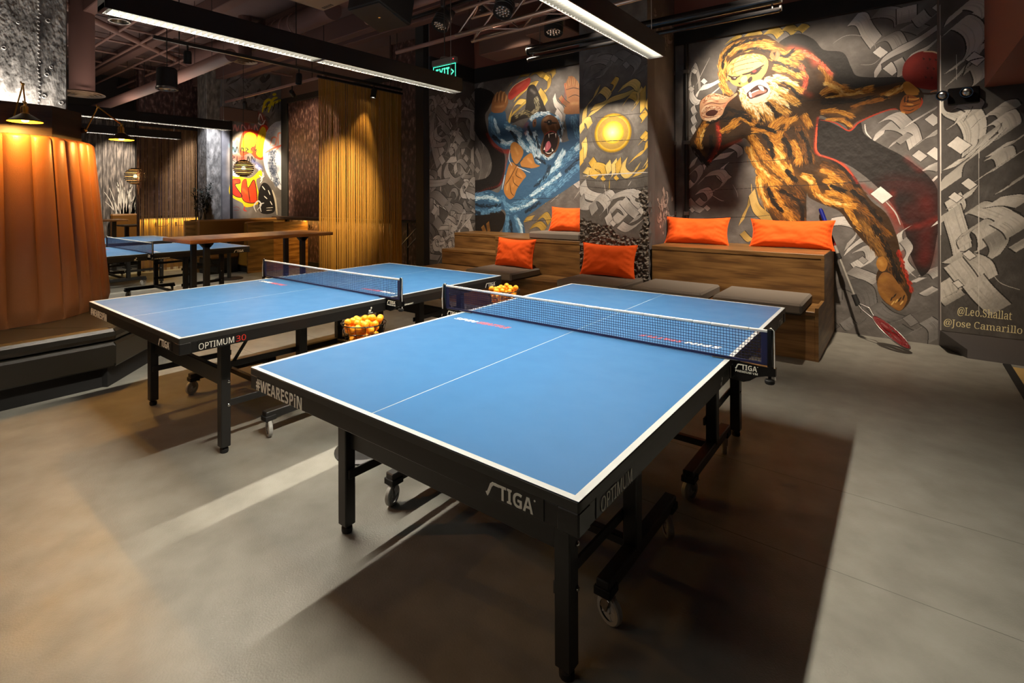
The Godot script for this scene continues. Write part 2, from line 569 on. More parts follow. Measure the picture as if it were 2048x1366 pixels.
func room() -> void:
	var fl := struct("floor", span_box(Vector3(-15.0, -0.2, -5.0), Vector3(4.6, 0.0, 7.0)), M.floor, "smooth grey-brown sheet floor with faint joints")
	for z: float in [-0.71, -0.02]:
		part(fl, "floor_joint", span_box(Vector3(-15.0, 0.0, z - 0.0012), Vector3(4.5, 0.0006, z + 0.0012)), M.seam)
	struct("ceiling", span_box(Vector3(-15.2, 4.3, -5.0), Vector3(4.8, 4.5, 7.2)), M.ceiling_brown, "dark brown open ceiling")
	struct("wall_back", span_box(Vector3(-5.3, 0.0, WALL - 0.25), Vector3(4.6, 4.3, WALL)), M.wall_grey, "painted concrete wall behind the bleachers")
	struct("wall_left", span_box(Vector3(-15.2, 0.0, -5.0), Vector3(-15.0, 4.3, 7.0)), M.wall_dark)
	struct("wall_right", span_box(Vector3(4.5, 0.0, -4.7), Vector3(4.7, 4.3, 7.0)), M.wall_dark)
	struct("wall_front", span_box(Vector3(-15.0, 0.0, 7.0), Vector3(4.6, 4.3, 7.2)), M.wall_dark)
	# brown plaster above the painted part, with a black band under it
	struct("trim_1", span_box(Vector3(-4.28, 3.42, WALL), Vector3(1.64, 3.66, WALL + 0.05), 0.004), M.black_matt)
	struct("trim_2", span_box(Vector3(-4.28, 3.66, WALL), Vector3(1.64, 4.3, WALL + 0.035)), M.soffit_rust)
	# the panel wall that closes the bleachers on the left, painted on its right face
	struct("wall_panel", span_box(Vector3(-4.40, 0.0, WALL), Vector3(-4.28, 4.3, -3.31)), M.wall_grey, "narrow grey wall end painted with lettering strokes")
	struct("trim_3", span_box(Vector3(-4.46, 0.0, -3.31), Vector3(-4.285, 4.3, -3.19), 0.004), M.black_matt)
	struct("trim_4", span_box(Vector3(-4.28, 3.42, WALL), Vector3(-4.245, 3.66, -3.31), 0.004), M.black_matt)
	struct("trim_5", span_box(Vector3(-4.28, 3.66, WALL), Vector3(-4.262, 4.3, -3.31)), M.beam_brown)
	# the rusty wall further left
	struct("wall_far", span_box(Vector3(-9.7, 0.0, -4.2), Vector3(-4.40, 4.3, -4.0)), M.rusty, "mottled rust-brown wall beyond the cord curtain")
	struct("wall_graffiti", span_box(Vector3(-9.95, 0.0, -4.2), Vector3(-9.7, 4.3, -2.62)), M.wall_grey, "wall covered in bright spray paint")
	# the concrete column block that stands proud at the right edge
	var col := prism_mesh(PackedVector2Array([Vector2(1.60, -4.42), Vector2(1.60, -4.03), Vector2(4.5, -4.03), Vector2(4.5, -4.42)]), 0.0, 4.3)
	var st := begin()
	var fc := [Vector3(1.605, 0.0, -4.43), Vector3(1.781, 0.0, -4.03), Vector3(1.781, 0.079, -4.03), Vector3(1.600, 0.224, -4.03)]
	# front in two pieces, so that the lower left corner stays chamfered
	quad(st, Vector3(1.781, 0, -4.03), Vector3(4.5, 0, -4.03), Vector3(4.5, 0.224, -4.03), Vector3(1.781, 0.224, -4.03), Vector3.BACK)
	tri(st, Vector3(1.781, 0.079, -4.03), Vector3(1.781, 0.224, -4.03), Vector3(1.60, 0.224, -4.03), Vector3.BACK, Vector3.BACK, Vector3.BACK)
	quad(st, Vector3(1.60, 0.224, -4.03), Vector3(4.5, 0.224, -4.03), Vector3(4.5, 4.3, -4.03), Vector3(1.60, 4.3, -4.03), Vector3.BACK)
	quad(st, Vector3(1.60, 0.224, -4.42), Vector3(1.60, 0.224, -4.03), Vector3(1.60, 4.3, -4.03), Vector3(1.60, 4.3, -4.42), Vector3.LEFT)
	var cn: Vector3 = (fc[1] - fc[0]).cross(fc[3] - fc[0]).normalized()
	if cn.z < 0.0:
		cn = -cn
	quad(st, fc[0], fc[1], fc[2], fc[3], cn)
	tri(st, fc[0], fc[3], Vector3(1.60, 0.224, -4.42), Vector3.LEFT, Vector3.LEFT, Vector3.LEFT)
	struct("wall_column", st.commit(), M.wall_grey, "concrete wall block at the right, painted with pale lettering strokes")
	# the rust-coloured soffit above it
	struct("ceiling_soffit", span_box(Vector3(1.899, 2.431, -4.03), Vector3(4.5, 4.3, 1.2)), M.soffit_rust, "rust-brown dropped soffit in the upper right corner")
	# beams across the ceiling
	for b: Array in [[-1.85, 0.22], [-2.60, 0.30], [-3.10, 0.20], [-0.9, 0.2], [0.3, 0.26], [1.7, 0.26], [3.2, 0.26]]:
		struct("ceiling_beam", span_box(Vector3(-15.0, 4.3 - b[1], b[0] - 0.08), Vector3(4.5, 4.3, b[0] + 0.08), 0.01), M.beam_brown)
	# the painted concrete pillar of the bleachers is built with the murals


# ---------------------------------------------------------------- bleachers, seat pads and cushions

func bleachers() -> void:
	var b := thing("bleacher", "stepped oak bleacher seating built along the painted wall", "seating", Vector3(-1.76, 0, -3.7))
	var o := -b.position
	var x0 := -4.275
	var x1 := 0.735
	part(b, "front_panel", span_box(Vector3(x0, 0.0, -3.09), Vector3(x1, 0.40, -3.05), 0.003), M.oak_dark, o)
	part(b, "lower_seat", span_box(Vector3(x0, 0.40, -3.54), Vector3(x1, 0.44, -3.045), 0.004), M.oak_dark, o)
	part(b, "upper_riser", span_box(Vector3(-3.17, 0.44, -3.56), Vector3(-1.80, 0.865, -3.52), 0.003), M.oak_dark, o)
	part(b, "upper_riser", span_box(Vector3(-0.90, 0.44, -3.56), Vector3(x1, 0.865, -3.52), 0.003), M.oak_dark, o)
	part(b, "upper_seat", span_box(Vector3(-3.17, 0.865, WALL + 0.003), Vector3(-1.80, 0.91, -3.515), 0.004), M.oak_dark, o)
	part(b, "upper_seat", span_box(Vector3(-0.90, 0.865, WALL + 0.003), Vector3(x1 + 0.025, 0.91, -3.515), 0.004), M.oak_dark, o)
	part(b, "upper_seat", span_box(Vector3(x0, 0.865, WALL + 0.003), Vector3(-3.17, 0.91, -3.875), 0.004), M.oak_dark, o)
	part(b, "step_riser", span_box(Vector3(x0, 0.67, -3.92), Vector3(-3.17, 0.865, -3.88), 0.003), M.oak_dark, o)
	part(b, "step_tread", span_box(Vector3(x0, 0.63, -3.92), Vector3(-3.17, 0.67, -3.575), 0.004), M.oak_dark, o)
	part(b, "step_riser", span_box(Vector3(x0, 0.44, -3.62), Vector3(-3.17, 0.63, -3.58), 0.003), M.oak_dark, o)
	part(b, "step_cheek", span_box(Vector3(-3.17, 0.44, -4.0), Vector3(-3.14, 0.865, -3.56), 0.003), M.oak_dark, o)
	var poly := PackedVector2Array([Vector2(-3.09 + 0.04, 0.0), Vector2(-3.05, 0.474), Vector2(-3.50, 0.474), Vector2(-3.50, 0.885), Vector2(WALL + 0.004, 0.885), Vector2(WALL + 0.004, 0.0)])
	var sp := begin()
	prism(sp, poly, 0.0, 0.026, Vector3(x1, 0, 0), Basis(Vector3(0, 0, 1), Vector3(0, 1, 0), Vector3(1, 0, 0)))
	part(b, "side_panel", sp.commit(), M.oak_dark, o)
	# seat pads: [x from, x to, back z, top y of the wood, turn, label]
	var pads := [
		[-0.06, 0.665, -3.50, 0.44, 0.0, "grey felt seat pad at the right end of the lower bench"],
		[-0.865, -0.16, -3.50, 0.44, 0.0, "grey felt seat pad second from the right end of the lower bench"],
		[-1.70, -0.95, -3.40, 0.44, 0.0, "grey felt seat pad under the orange cushion that leans on the rough pillar"],
		[-3.10, -2.36, -3.44, 0.44, 0.0, "grey felt seat pad on the lower bench left of the pillar, by the steps"],
		[-2.60, -1.83, -4.02, 0.91, 0.0, "grey felt seat pad on the upper bench left of the pillar"]]
	for p: Array in pads:
		var w: float = p[1] - p[0]
		var d := 0.68 if p[3] < 0.8 else 0.50
		var st := begin()
		box(st, Vector3(0, 0.0475, 0), Vector3(w, 0.095, d), 0.018)
		var t := thing("seat_pad", p[5], "seat pad", Vector3((p[0] + p[1]) / 2.0, p[3], p[2] + d / 2.0), p[4], "grey seat pads on the bleachers")
		part(t, "pad", st.commit(), M.grey_cloth)
		part(t, "piping", box_mesh(Vector3(w - 0.014, 0.006, d - 0.014), 0.002), M.black_matt, Vector3(0, 0.003, 0))
	# cushions: centre of the lower edge, width, height, turn, lean, wood or pad height, label
	cushion(Vector3(1.0, 0.0, 0.0) * 0.395 + Vector3(0, 0.912, -4.10), 0.80, 0.33, 0.0, 0.30, "wide orange cushion on the upper bench, nearest the ball retriever")
	cushion(Vector3(-0.56, 0.912, -4.02), 0.72, 0.34, 0.08, 0.30, "orange cushion on the upper bench just right of the pillar")
	cushion(Vector3(-1.36, 0.537, -3.30), 0.70, 0.40, -0.02, 0.22, "orange cushion on the lower bench leaning on the rough pillar")
	cushion(Vector3(-2.72, 0.537, -3.32), 0.68, 0.40, -0.12, 0.20, "orange cushion on the lower bench left of the pillar, by the steps")
	cushion(Vector3(-2.18, 1.007, -3.86), 0.60, 0.36, 0.05, 0.30, "orange cushion on the upper bench half hidden by the pillar")

func cushion(at: Vector3, w: float, h: float, turn: float, lean: float, label: String) -> void:
	var t := thing("cushion", label, "cushion", at, turn, "orange cushions on the bleachers")
	var tilt := Basis(Vector3.RIGHT, -lean)
	var wob := FastNoiseLite.new()
	wob.seed = int(absf(at.x) * 100.0)
	wob.frequency = 2.6
	var shape := func(u: float, v: float, side: float) -> Vector3:
		var x := u * 2.0 - 1.0
		var y := v * 2.0 - 1.0
		var edge := maxf(absf(x), absf(y))
		# the sides draw in between the four pointed corners
		var px := x * (1.0 - 0.085 * (1.0 - y * y)) * w / 2.0
		var py := y * (1.0 - 0.13 * (1.0 - x * x)) * h / 2.0
		var plump := pow(maxf(0.0, (1.0 - x * x * x * x) * (1.0 - y * y * y * y)), 0.55)
		var fold := wob.get_noise_2d(x * 0.6, y * 0.6) * 0.018 * plump + sin((absf(x) * 1.2 + y * 1.3) * 15.0 + at.x * 9.0) * 0.007 * smoothstep(0.5, 0.95, absf(x)) * (1.0 - smoothstep(0.93, 1.0, edge))
		return tilt * Vector3(px, py + h / 2.0 - 0.012, side * (plump * 0.088 + fold))
	var st := begin()
	for side: float in [-1.0, 1.0]:
		sheet(st, 34, 22, func(u: float, v: float) -> Vector3: return shape.call(u, v, side), Vector3(0, 0, side))
	part(t, "cover", st.commit(), M.orange_cloth)
	var rim := []
	for k in 65:
		var a := k / 16.0
		var uv := Vector2(a, 0) if a <= 1.0 else (Vector2(1, a - 1.0) if a <= 2.0 else (Vector2(3.0 - a, 1) if a <= 3.0 else Vector2(0, 4.0 - a)))
		rim.append(shape.call(uv.x, uv.y, 1.0))
	part(t, "seam_piping", tube_mesh(rim, 0.004, 6, false), M.orange_cloth)

# ---------------------------------------------------------------- table tennis tables

func tables() -> void:
	var t := make_table("blue table tennis table nearest the camera, in front of the other tables")
	var u := copy_of(t, Vector3(-2.231, 0, 0.01), "blue table tennis table second from the camera, beside the leather booth")
	copy_of(t, Vector3(-6.98, 0, -0.06), "blue table tennis table behind the wooden bar counter")
	copy_of(t, Vector3(-9.2, 0, -0.03), "blue table tennis table farthest away, by the far cord curtain")
	# the prints on the long side differ between the two near tables
	var side := Basis(Vector3.UP, PI / 2.0)
	lettering(t, "OPTIMUM", Vector3(0.7635, 0.683, 1.258), side, 0.037, 0.19, M.print_white, false)
	lettering(u, "OPTIMUM", Vector3(0.7635, 0.683, 1.275), side, 0.032, 0.185, M.print_white, false)
	lettering(u, "30", Vector3(0.7635, 0.683, 1.078), side, 0.032, 0.055, M.print_red, false)
	var n := make_net("blue net with white tape across the table nearest the camera")
	copy_net(n, Vector3(-2.231, 0.76, 0.01), "blue net with white tape across the table beside the leather booth")
	copy_net(n, Vector3(-6.98, 0.76, -0.06), "blue net with white tape on the table behind the wooden bar counter")

func copy_of(src: Node3D, at: Vector3, label: String) -> Node3D:
	var c: Node3D = src.duplicate()
	c.name = numbered(str(src.name))
	c.position = at
	c.set_meta("label", label)
	add_child(c)
	return c

func copy_net(src: Node3D, at: Vector3, label: String) -> void:
	copy_of(src, at, label)

func stiga(parent: Node3D, at: Vector3, basis: Basis, h: float, w: float) -> void:
	# the slanted S is drawn as a bent stroke, the other letters are type
	var s := PackedVector2Array([Vector2(0, 0), Vector2(0.10, -0.10), Vector2(0.25, 0.15), Vector2(0.45, 0.62), Vector2(0.60, 0.80), Vector2(1.1, 0.80), Vector2(1.15, 1.0), Vector2(0.50, 1.0), Vector2(0.32, 0.86), Vector2(0.14, 0.42), Vector2(0.05, 0.22), Vector2(-0.08, 0.16)])
	var p := PackedVector2Array()
	for v in s:
		p.append(Vector2(v.x * w * 0.25, v.y * h))
	part(parent, "lettering", prism_mesh(p, 0.0, 0.0006), M.print_white, at, basis)
	lettering(parent, "TIGA", at + basis * Vector3(w * 0.27, 0, 0), basis, h, w * 0.70, M.print_white)
	part(parent, "lettering", prism_mesh(circle(Vector2(w * 1.0, h * 0.96), h * 0.07, 10), 0.0, 0.0006), M.print_white, at, basis)

func circle(c: Vector2, r: float, n: int) -> PackedVector2Array:
	var p := PackedVector2Array()
	for k in n:
		p.append(c + Vector2(cos(TAU * k / n), sin(TAU * k / n)) * r)
	return p

func make_table(label: String) -> Node3D:
	var t := thing("table_tennis_table", label, "ping-pong table", Vector3.ZERO, 0.0, "blue table tennis tables")
	var W := 0.7625
	var L := 1.37
	for s: float in [1.0, -1.0]:
		# the board, its bevelled black rim and the frame under it
		part(t, "board", span_box(Vector3(-W + 0.002, 0.738, s * 0.003), Vector3(W - 0.002, 0.7596, s * (L - 0.002)), 0.001), M.table_blue)
		var rim := begin()
		box(rim, Vector3(W - 0.011, 0.744, s * L / 2.0), Vector3(0.022, 0.0312, L - 0.004), 0.004)
		box(rim, Vector3(-W + 0.011, 0.744, s * L / 2.0), Vector3(0.022, 0.0312, L - 0.004), 0.004)
		box(rim, Vector3(0, 0.744, s * (L - 0.011)), Vector3(2.0 * W, 0.0312, 0.022), 0.004)
		part(t, "rim", rim.commit(), M.rim_black)
		var fr := begin()
		box(fr, Vector3(W - 0.012, 0.702, s * L / 2.0), Vector3(0.018, 0.058, L - 0.010), 0.003)
		box(fr, Vector3(-W + 0.012, 0.702, s * L / 2.0), Vector3(0.018, 0.058, L - 0.010), 0.003)
		box(fr, Vector3(0, 0.702, s * (L - 0.012)), Vector3(2.0 * W - 0.01, 0.058, 0.018), 0.003)
		box(fr, Vector3(0, 0.702, s * 0.02), Vector3(2.0 * W - 0.05, 0.05, 0.02), 0.003)
		# the plates that carry the prints, and the corner caps
		box(fr, Vector3(0, 0.705, s * (L - 0.0025)), Vector3(2.0 * W - 0.19, 0.056, 0.004), 0.001)
		for sx: float in [-1.0, 1.0]:
			box(fr, Vector3(sx * (W - 0.0025), 0.705, s * (L / 2.0 + 0.01)), Vector3(0.004, 0.056, L - 0.20), 0.001)
			box(fr, Vector3(sx * (W - 0.030), 0.702, s * (L - 0.030)), Vector3(0.060, 0.060, 0.060), 0.004)
		part(t, "frame", fr.commit(), M.black_metal)
		# the white lines
		for sx: float in [-1.0, 1.0]:
			part(t, "side_line", span_box(Vector3(sx * (W - 0.0005), 0.7595, s * 0.004), Vector3(sx * (W - 0.0205), 0.7602, s * (L - 0.0005))), M.line_white)
		part(t, "end_line", span_box(Vector3(-W + 0.0206, 0.7595, s * (L - 0.0206)), Vector3(W - 0.0206, 0.7602, s * (L - 0.0005))), M.line_white)
		part(t, "centre_line", span_box(Vector3(-0.0016, 0.7595, s * 0.004), Vector3(0.0016, 0.7600, s * (L - 0.021))), M.line_white)
		# outer legs, one on each side
		for sx: float in [-1.0, 1.0]:
			var leg := part(t, "leg", span_box(Vector3(sx * 0.545 - 0.0275, 0.035, s * 1.045 - 0.0275), Vector3(sx * 0.545 + 0.0275, 0.68, s * 1.045 + 0.0275), 0.004), M.black_metal)
			part(leg, "foot", lathe_mesh([Vector2(0, 0), Vector2(0.021, 0), Vector2(0.024, 0.006), Vector2(0.024, 0.022), Vector2(0.013, 0.026), Vector2(0.013, 0.04)], 14), M.black_matt, Vector3(sx * 0.545, 0, s * 1.045))
			for y: float in [0.275, 0.41]:
				part(leg, "bolt", lathe_mesh([Vector2(0.009, 0), Vector2(0.009, 0.004), Vector2(0.006, 0.007), Vector2(0, 0.008)], 8), M.chrome, Vector3(sx * 0.5455 + sx * 0.0275, y, s * 1.03), Basis(Vector3.BACK, -sx * PI / 2.0))
			# the inner post on its roller beam
			part(t, "post", span_box(Vector3(sx * 0.545 - 0.0275, 0.14, s * 0.54 - 0.0275), Vector3(sx * 0.545 + 0.0275, 0.68, s * 0.54 + 0.0275), 0.004), M.black_metal)
			var beam := part(t, "roller_beam", span_box(Vector3(sx * 0.545 - 0.025, 0.105, s * 0.12), Vector3(sx * 0.545 + 0.025, 0.155, s * 0.80), 0.004), M.black_metal)
			part(beam, "end_cap", span_box(Vector3(sx * 0.545 - 0.031, 0.098, s * 0.735), Vector3(sx * 0.545 + 0.031, 0.128, s * 0.806), 0.003), M.black_matt)
			part(beam, "end_cap", span_box(Vector3(sx * 0.545 - 0.031, 0.098, s * 0.115), Vector3(sx * 0.545 + 0.031, 0.128, s * 0.185), 0.003), M.black_matt)
			for z: float in [0.77, 0.175]:
				caster(t, Vector3(sx * 0.545, 0, s * z), 0.5 * sx * s + z)
			# links between leg and post, and the folding stay
			part(t, "link_bar", bar_mesh(Vector3(sx * 0.512, 0.265, s * 1.06), Vector3(sx * 0.512, 0.255, s * 0.50), 0.010, 0.040, 0.002), M.black_metal)
			part(t, "link_bar", bar_mesh(Vector3(sx * 0.512, 0.49, s * 1.06), Vector3(sx * 0.512, 0.48, s * 0.50), 0.010, 0.034, 0.002), M.black_metal)
			part(t, "folding_stay", bar_mesh(Vector3(sx * 0.50, 0.45, s * 1.0), Vector3(sx * 0.50, 0.672, s * 0.84), 0.008, 0.020, 0.002), M.black_metal)
		part(t, "cross_bar", span_box(Vector3(-0.52, 0.372, s * 1.01), Vector3(0.52, 0.468, s * 1.045), 0.004), M.black_metal)
		part(t, "cross_bar", span_box(Vector3(-0.52, 0.60, s * 0.53), Vector3(0.52, 0.66, s * 0.56), 0.004), M.black_metal)
		part(t, "cross_bar", span_box(Vector3(-0.52, 0.115, s * 0.50), Vector3(0.52, 0.15, s * 0.535), 0.004), M.black_metal)
		part(t, "cross_bar", span_box(Vector3(-0.53, 0.655, s * 1.02), Vector3(0.53, 0.685, s * 1.06), 0.003), M.black_metal)
		# prints on the frame
		var face := Basis() if s > 0.0 else Basis(Vector3.UP, PI)
		lettering(t, "#WEARESPiN", face * Vector3(-0.715, 0.677, L + 0.0004), face, 0.050, 0.337, M.print_white)
		stiga(t, face * Vector3(0.492, 0.683, L), face, 0.037, 0.150)
		var side := Basis(Vector3.UP, -s * PI / 2.0)
		stiga(t, Vector3(-s * (W + 0.0003), 0.682, s * 1.13), side, 0.036, 0.145)
	var r := Basis(Vector3.UP, PI / 2.0)
	lettering(t, "MADE BY GERMANY", Vector3(0.7628, 0.680, -0.06), r, 0.011, 0.20, M.print_white, true, 0.2)
	part(t, "emblem", emblem(), M.print_white, Vector3(0.7628, 0.680, 0.165), r)
	# print on the board itself
	var flat := Basis(Vector3(1, 0, 0), Vector3(0, 0, -1), Vector3(0, 1, 0))
	for s: float in [1.0, -1.0]:
		var tb := Basis(Vector3.UP, 0.0 if s > 0.0 else PI) * flat
		var p := Vector3(-0.685 * s, 0.7594, 0.178 * s)
		lettering(t, "SPiN", p, tb, 0.042, 0.150, M.print_white, true, 0.25)
		lettering(t, "SEATTLE", p + tb * Vector3(0.170, 0, 0), tb, 0.042, 0.205, M.print_coral, true, 0.25)
	return t

func emblem() -> ArrayMesh:
	# a small player with a bat over a base line
	var st := begin()
	prism(st, circle(Vector2(0.028, 0.034), 0.007, 12), 0.0, 0.0006)
	prism(st, PackedVector2Array([Vector2(0.0, 0.0), Vector2(0.04, 0.0), Vector2(0.04, 0.004), Vector2(0.0, 0.004)]), 0.0, 0.0006)
	prism(st, PackedVector2Array([Vector2(0.006, 0.009), Vector2(0.024, 0.009), Vector2(0.028, 0.028), Vector2(0.020, 0.022), Vector2(0.010, 0.024), Vector2(0.004, 0.018)]), 0.0, 0.0006)
	return st.commit()

func caster(parent: Node3D, at: Vector3, turn: float) -> void:
	var b := Basis(Vector3.UP, turn)
	var c := begin()
	lathe(c, [Vector2(0.0, 0.088), Vector2(0.018, 0.088), Vector2(0.018, 0.104)], at, 12)
	for s: float in [-1.0, 1.0]:
		box(c, at + b * Vector3(s * 0.0165, 0.070, 0.008), Vector3(0.003, 0.045, 0.028), 0.001, b * Basis(Vector3.RIGHT, 0.35))
	box(c, at + b * Vector3(0, 0.093, 0.012), Vector3(0.036, 0.003, 0.034), 0.001, b)
	box(c, at + b * Vector3(0, 0.088, -0.034), Vector3(0.030, 0.005, 0.03), 0.002, b * Basis(Vector3.RIGHT, -0.4))
	var fork := part(parent, "caster_fork", c.commit(), M.steel)
	var w := begin()
	var wb := b * Basis(Vector3.BACK, PI / 2.0)
	lathe(w, [Vector2(0.034, -0.0125), Vector2(0.046, -0.0125), Vector2(0.050, -0.008), Vector2(0.050, 0.008), Vector2(0.046, 0.0125), Vector2(0.034, 0.0125)], at + b * Vector3(0, 0.050, 0.016), 24, wb)
	part(fork, "wheel_tyre", w.commit(), M.wheel_grey)
	var h := begin()
	lathe(h, [Vector2(0, -0.013), Vector2(0.010, -0.013), Vector2(0.013, -0.008), Vector2(0.034, -0.006), Vector2(0.034, 0.006), Vector2(0.013, 0.008), Vector2(0.010, 0.013), Vector2(0, 0.013)], at + b * Vector3(0, 0.050, 0.016), 18, wb)
	for k in 5:
		var a := TAU * k / 5.0
		box(h, at + b * Vector3(0, 0.050 + 0.022 * sin(a), 0.016 + 0.022 * cos(a)), Vector3(0.018, 0.006, 0.024), 0.001, b * Basis(Vector3.RIGHT, -a))
	part(fork, "wheel_hub", h.commit(), M.wheel_hub)

func make_net(label: String) -> Node3D:
	var t := thing("table_tennis_net", label, "net", Vector3(0, 0.76, 0), 0.0, "blue nets on the table tennis tables")
	var X := 0.915
	var sag := func(u: float) -> float: return -0.004 * (1.0 - (2.0 * u - 1.0) * (2.0 * u - 1.0))
	var st := begin()
	var nx := 150
	var wob := FastNoiseLite.new()
	wob.seed = 3
	wob.frequency = 1.0
	for i in nx + 1:
		var u := float(i) / nx
		var x := lerpf(-X + 0.012, X - 0.012, u)
		var sl := wob.get_noise_1d(u * 9.0) * 0.006
		bar(st, Vector3(x, 0.004, 0), Vector3(x + sl, 0.074, 0.001), 0.0020, 0.0014)
		bar(st, Vector3(x + sl, 0.074, 0.001), Vector3(x, 0.147 + sag.call(u), 0), 0.0020, 0.0014)
	for j in 11:
		var y := 0.010 + j * 0.0125
		for i in 24:
			var u0 := i / 24.0
			var u1 := (i + 1) / 24.0
			bar(st, Vector3(lerpf(-X, X, u0), y + wob.get_noise_2d(u0 * 7.0, j) * 0.003, 0), Vector3(lerpf(-X, X, u1), y + wob.get_noise_2d(u1 * 7.0, j) * 0.003, 0), 0.0014, 0.0020)
	var net := part(t, "netting", st.commit(), M.net_blue)
	net.set_meta("kind", "stuff")
	var tape := begin()
	for i in 24:
		var u0 := i / 24.0
		var u1 := (i + 1) / 24.0
		bar(tape, Vector3(lerpf(-X + 0.004, X - 0.004, u0), 0.1455 + sag.call(u0), 0), Vector3(lerpf(-X + 0.004, X - 0.004, u1), 0.1455 + sag.call(u1), 0), 0.009, 0.013, 0.003)
	part(t, "tape", tape.commit(), M.tape_white)
	part(t, "hem", span_box(Vector3(-X, 0.0025, -0.003), Vector3(X, 0.014, 0.003), 0.001), M.net_blue)
	for s: float in [-1.0, 1.0]:
		part(t, "end_band", span_box(Vector3(s * (X - 0.034), 0.004, -0.0035), Vector3(s * (X - 0.006), 0.140, 0.0035), 0.002), M.net_blue)
		part(t, "post", span_box(Vector3(s * X - 0.011, -0.015, -0.010), Vector3(s * X + 0.011, 0.158, 0.010), 0.005), M.black_gloss)
		# the clamp under the table edge, with an arched lower outline
		var o := PackedVector2Array([Vector2(0.70, -0.004), Vector2(0.768, -0.003), Vector2(0.935, -0.003), Vector2(0.935, -0.036), Vector2(0.90, -0.040), Vector2(0.865, -0.052), Vector2(0.84, -0.072), Vector2(0.815, -0.082), Vector2(0.768, -0.078), Vector2(0.768, -0.0035)])
		var p := PackedVector2Array()
		for v in o:
			p.append(Vector2(v.x * s, v.y + 0.0045 if v.x < 0.769 and v.y > -0.005 else v.y))
		var cl := part(t, "clamp", prism_mesh(p.slice(1, 9), -0.012, 0.012), M.black_gloss)
		part(cl, "clamp_jaw", span_box(Vector3(s * 0.69, 0.0006, -0.011), Vector3(s * 0.80, 0.0046, 0.011), 0.001), M.black_gloss)
		part(t, "screw_knob", lathe_mesh([Vector2(0, -0.072), Vector2(0.016, -0.072), Vector2(0.019, -0.067), Vector2(0.019, -0.058), Vector2(0.016, -0.054), Vector2(0.006, -0.052), Vector2(0.006, -0.036)], 14), M.black_matt, Vector3(s * 0.912, 0, 0))
		part(t, "cord", tube_mesh([Vector3(s * (X - 0.012), 0.146, 0), Vector3(s * (X + 0.002), 0.160, 0.0), Vector3(s * (X + 0.015), 0.150, 0.004), Vector3(s * (X + 0.017), 0.06, 0.010), Vector3(s * (X + 0.016), -0.02, 0.006), Vector3(s * (X + 0.020), -0.05, 0.010)], 0.0022, 6), M.tape_white)
		for f: float in [1.0, -1.0]:
			var fb := Basis() if f > 0.0 else Basis(Vector3.UP, PI)
			var x0 := 0.785 if s * f > 0.0 else -0.885
			stiga(t, fb * Vector3(x0, -0.030, 0.0122), fb, 0.022, 0.085)
			lettering(t, "PREMIUM VM", fb * Vector3(x0, -0.043, 0.0122), fb, 0.0085, 0.085, M.print_white)
	return t

# ---------------------------------------------------------------- ball baskets

func baskets() -> void:
	ball_basket(Vector3(-1.07, 0, 0.53), "wire basket full of orange balls on a stand between the two near tables", "orange balls in the basket nearest the camera", 7)
	ball_basket(Vector3(-1.07, 0, -0.845), "wire basket of orange balls seen above the net of the nearest table", "orange balls in the basket beyond the net", 8)

func ball_basket(at: Vector3, label: String, group: String, sd: int) -> void:
	var t := thing("ball_basket", label, "basket", at, 0.3, "wire ball baskets between the near tables")
	var R := 0.128
	var r0 := 0.095
	var yb := 0.605
	var yt := 0.745
	part(t, "stand_pole", tube_mesh([Vector3(0, 0.02, 0), Vector3(0, yb, 0)], 0.013, 12), M.black_metal)
	part(t, "stand_base", lathe_mesh([Vector2(0, 0), Vector2(0.17, 0), Vector2(0.17, 0.008), Vector2(0.14, 0.016), Vector2(0.02, 0.024), Vector2(0, 0.024)], 28), M.black_metal)
	for k in 4:
		var y := lerpf(yb, yt, k / 3.0)
		var r := lerpf(r0, R, k / 3.0)
		var ring := []
		for i in 37:
			ring.append(Vector3(cos(TAU * i / 36.0) * r, y, sin(TAU * i / 36.0) * r))
		part(t, "rim_wire" if k == 3 else "ring_wire", tube_mesh(ring, 0.0032 if k == 3 else 0.0018, 6, false), M.black_gloss)
	for i in 14:
		var a := TAU * i / 14.0
		part(t, "upright_wire", tube_mesh([Vector3(0, yb - 0.003, 0), Vector3(cos(a) * r0 * 0.8, yb - 0.002, sin(a) * r0 * 0.8), Vector3(cos(a) * r0, yb + 0.012, sin(a) * r0), Vector3(cos(a) * R, yt, sin(a) * R)], 0.0016, 5), M.black_gloss)
	# the balls are packed by dropping each on those below
	var g := RandomNumberGenerator.new()
	g.seed = sd
	var placed := []
	var br := 0.02
	var tries := 0
	while placed.size() < 62 and tries < 4000:
		tries += 1
		var a := g.randf() * TAU
		var best := Vector3(0, 99, 0)
		for k in 12:
			a = g.randf() * TAU
			var rad := sqrt(g.randf()) * (R - br - 0.004)
			var p := Vector2(cos(a), sin(a)) * rad
			var y := yb + br + maxf(0.0, (rad + br - r0 + 0.004)) / (R - r0) * (yt - yb)
			for q: Vector3 in placed:
				var d2 := (Vector2(q.x, q.z) - p).length_squared()
				if d2 < 4.0 * br * br:
					y = maxf(y, q.y + sqrt(4.0 * br * br - d2))
			if y < best.y:
				best = Vector3(p.x, y, p.y)
		if best.y < yt + 0.022:
			placed.append(best)
	var ball := SphereMesh.new()
	ball.radius = br * 0.992
	ball.height = br * 1.984
	ball.radial_segments = 24
	ball.rings = 12
	var turned := Basis(Vector3.UP, 0.3)
	for q: Vector3 in placed:
		if q.y < yb + 0.045 and Vector2(q.x, q.z).length() < 0.05:
			continue                                   # buried in the middle, never seen
		single("ball", "orange ball lying among others in the wire basket " + ("nearest the camera" if sd == 7 else "seen beyond the net"), "ball", ball, M.ball_orange, at + turned * q, Basis(), group)

# ---------------------------------------------------------------- the leather booth round the concrete column

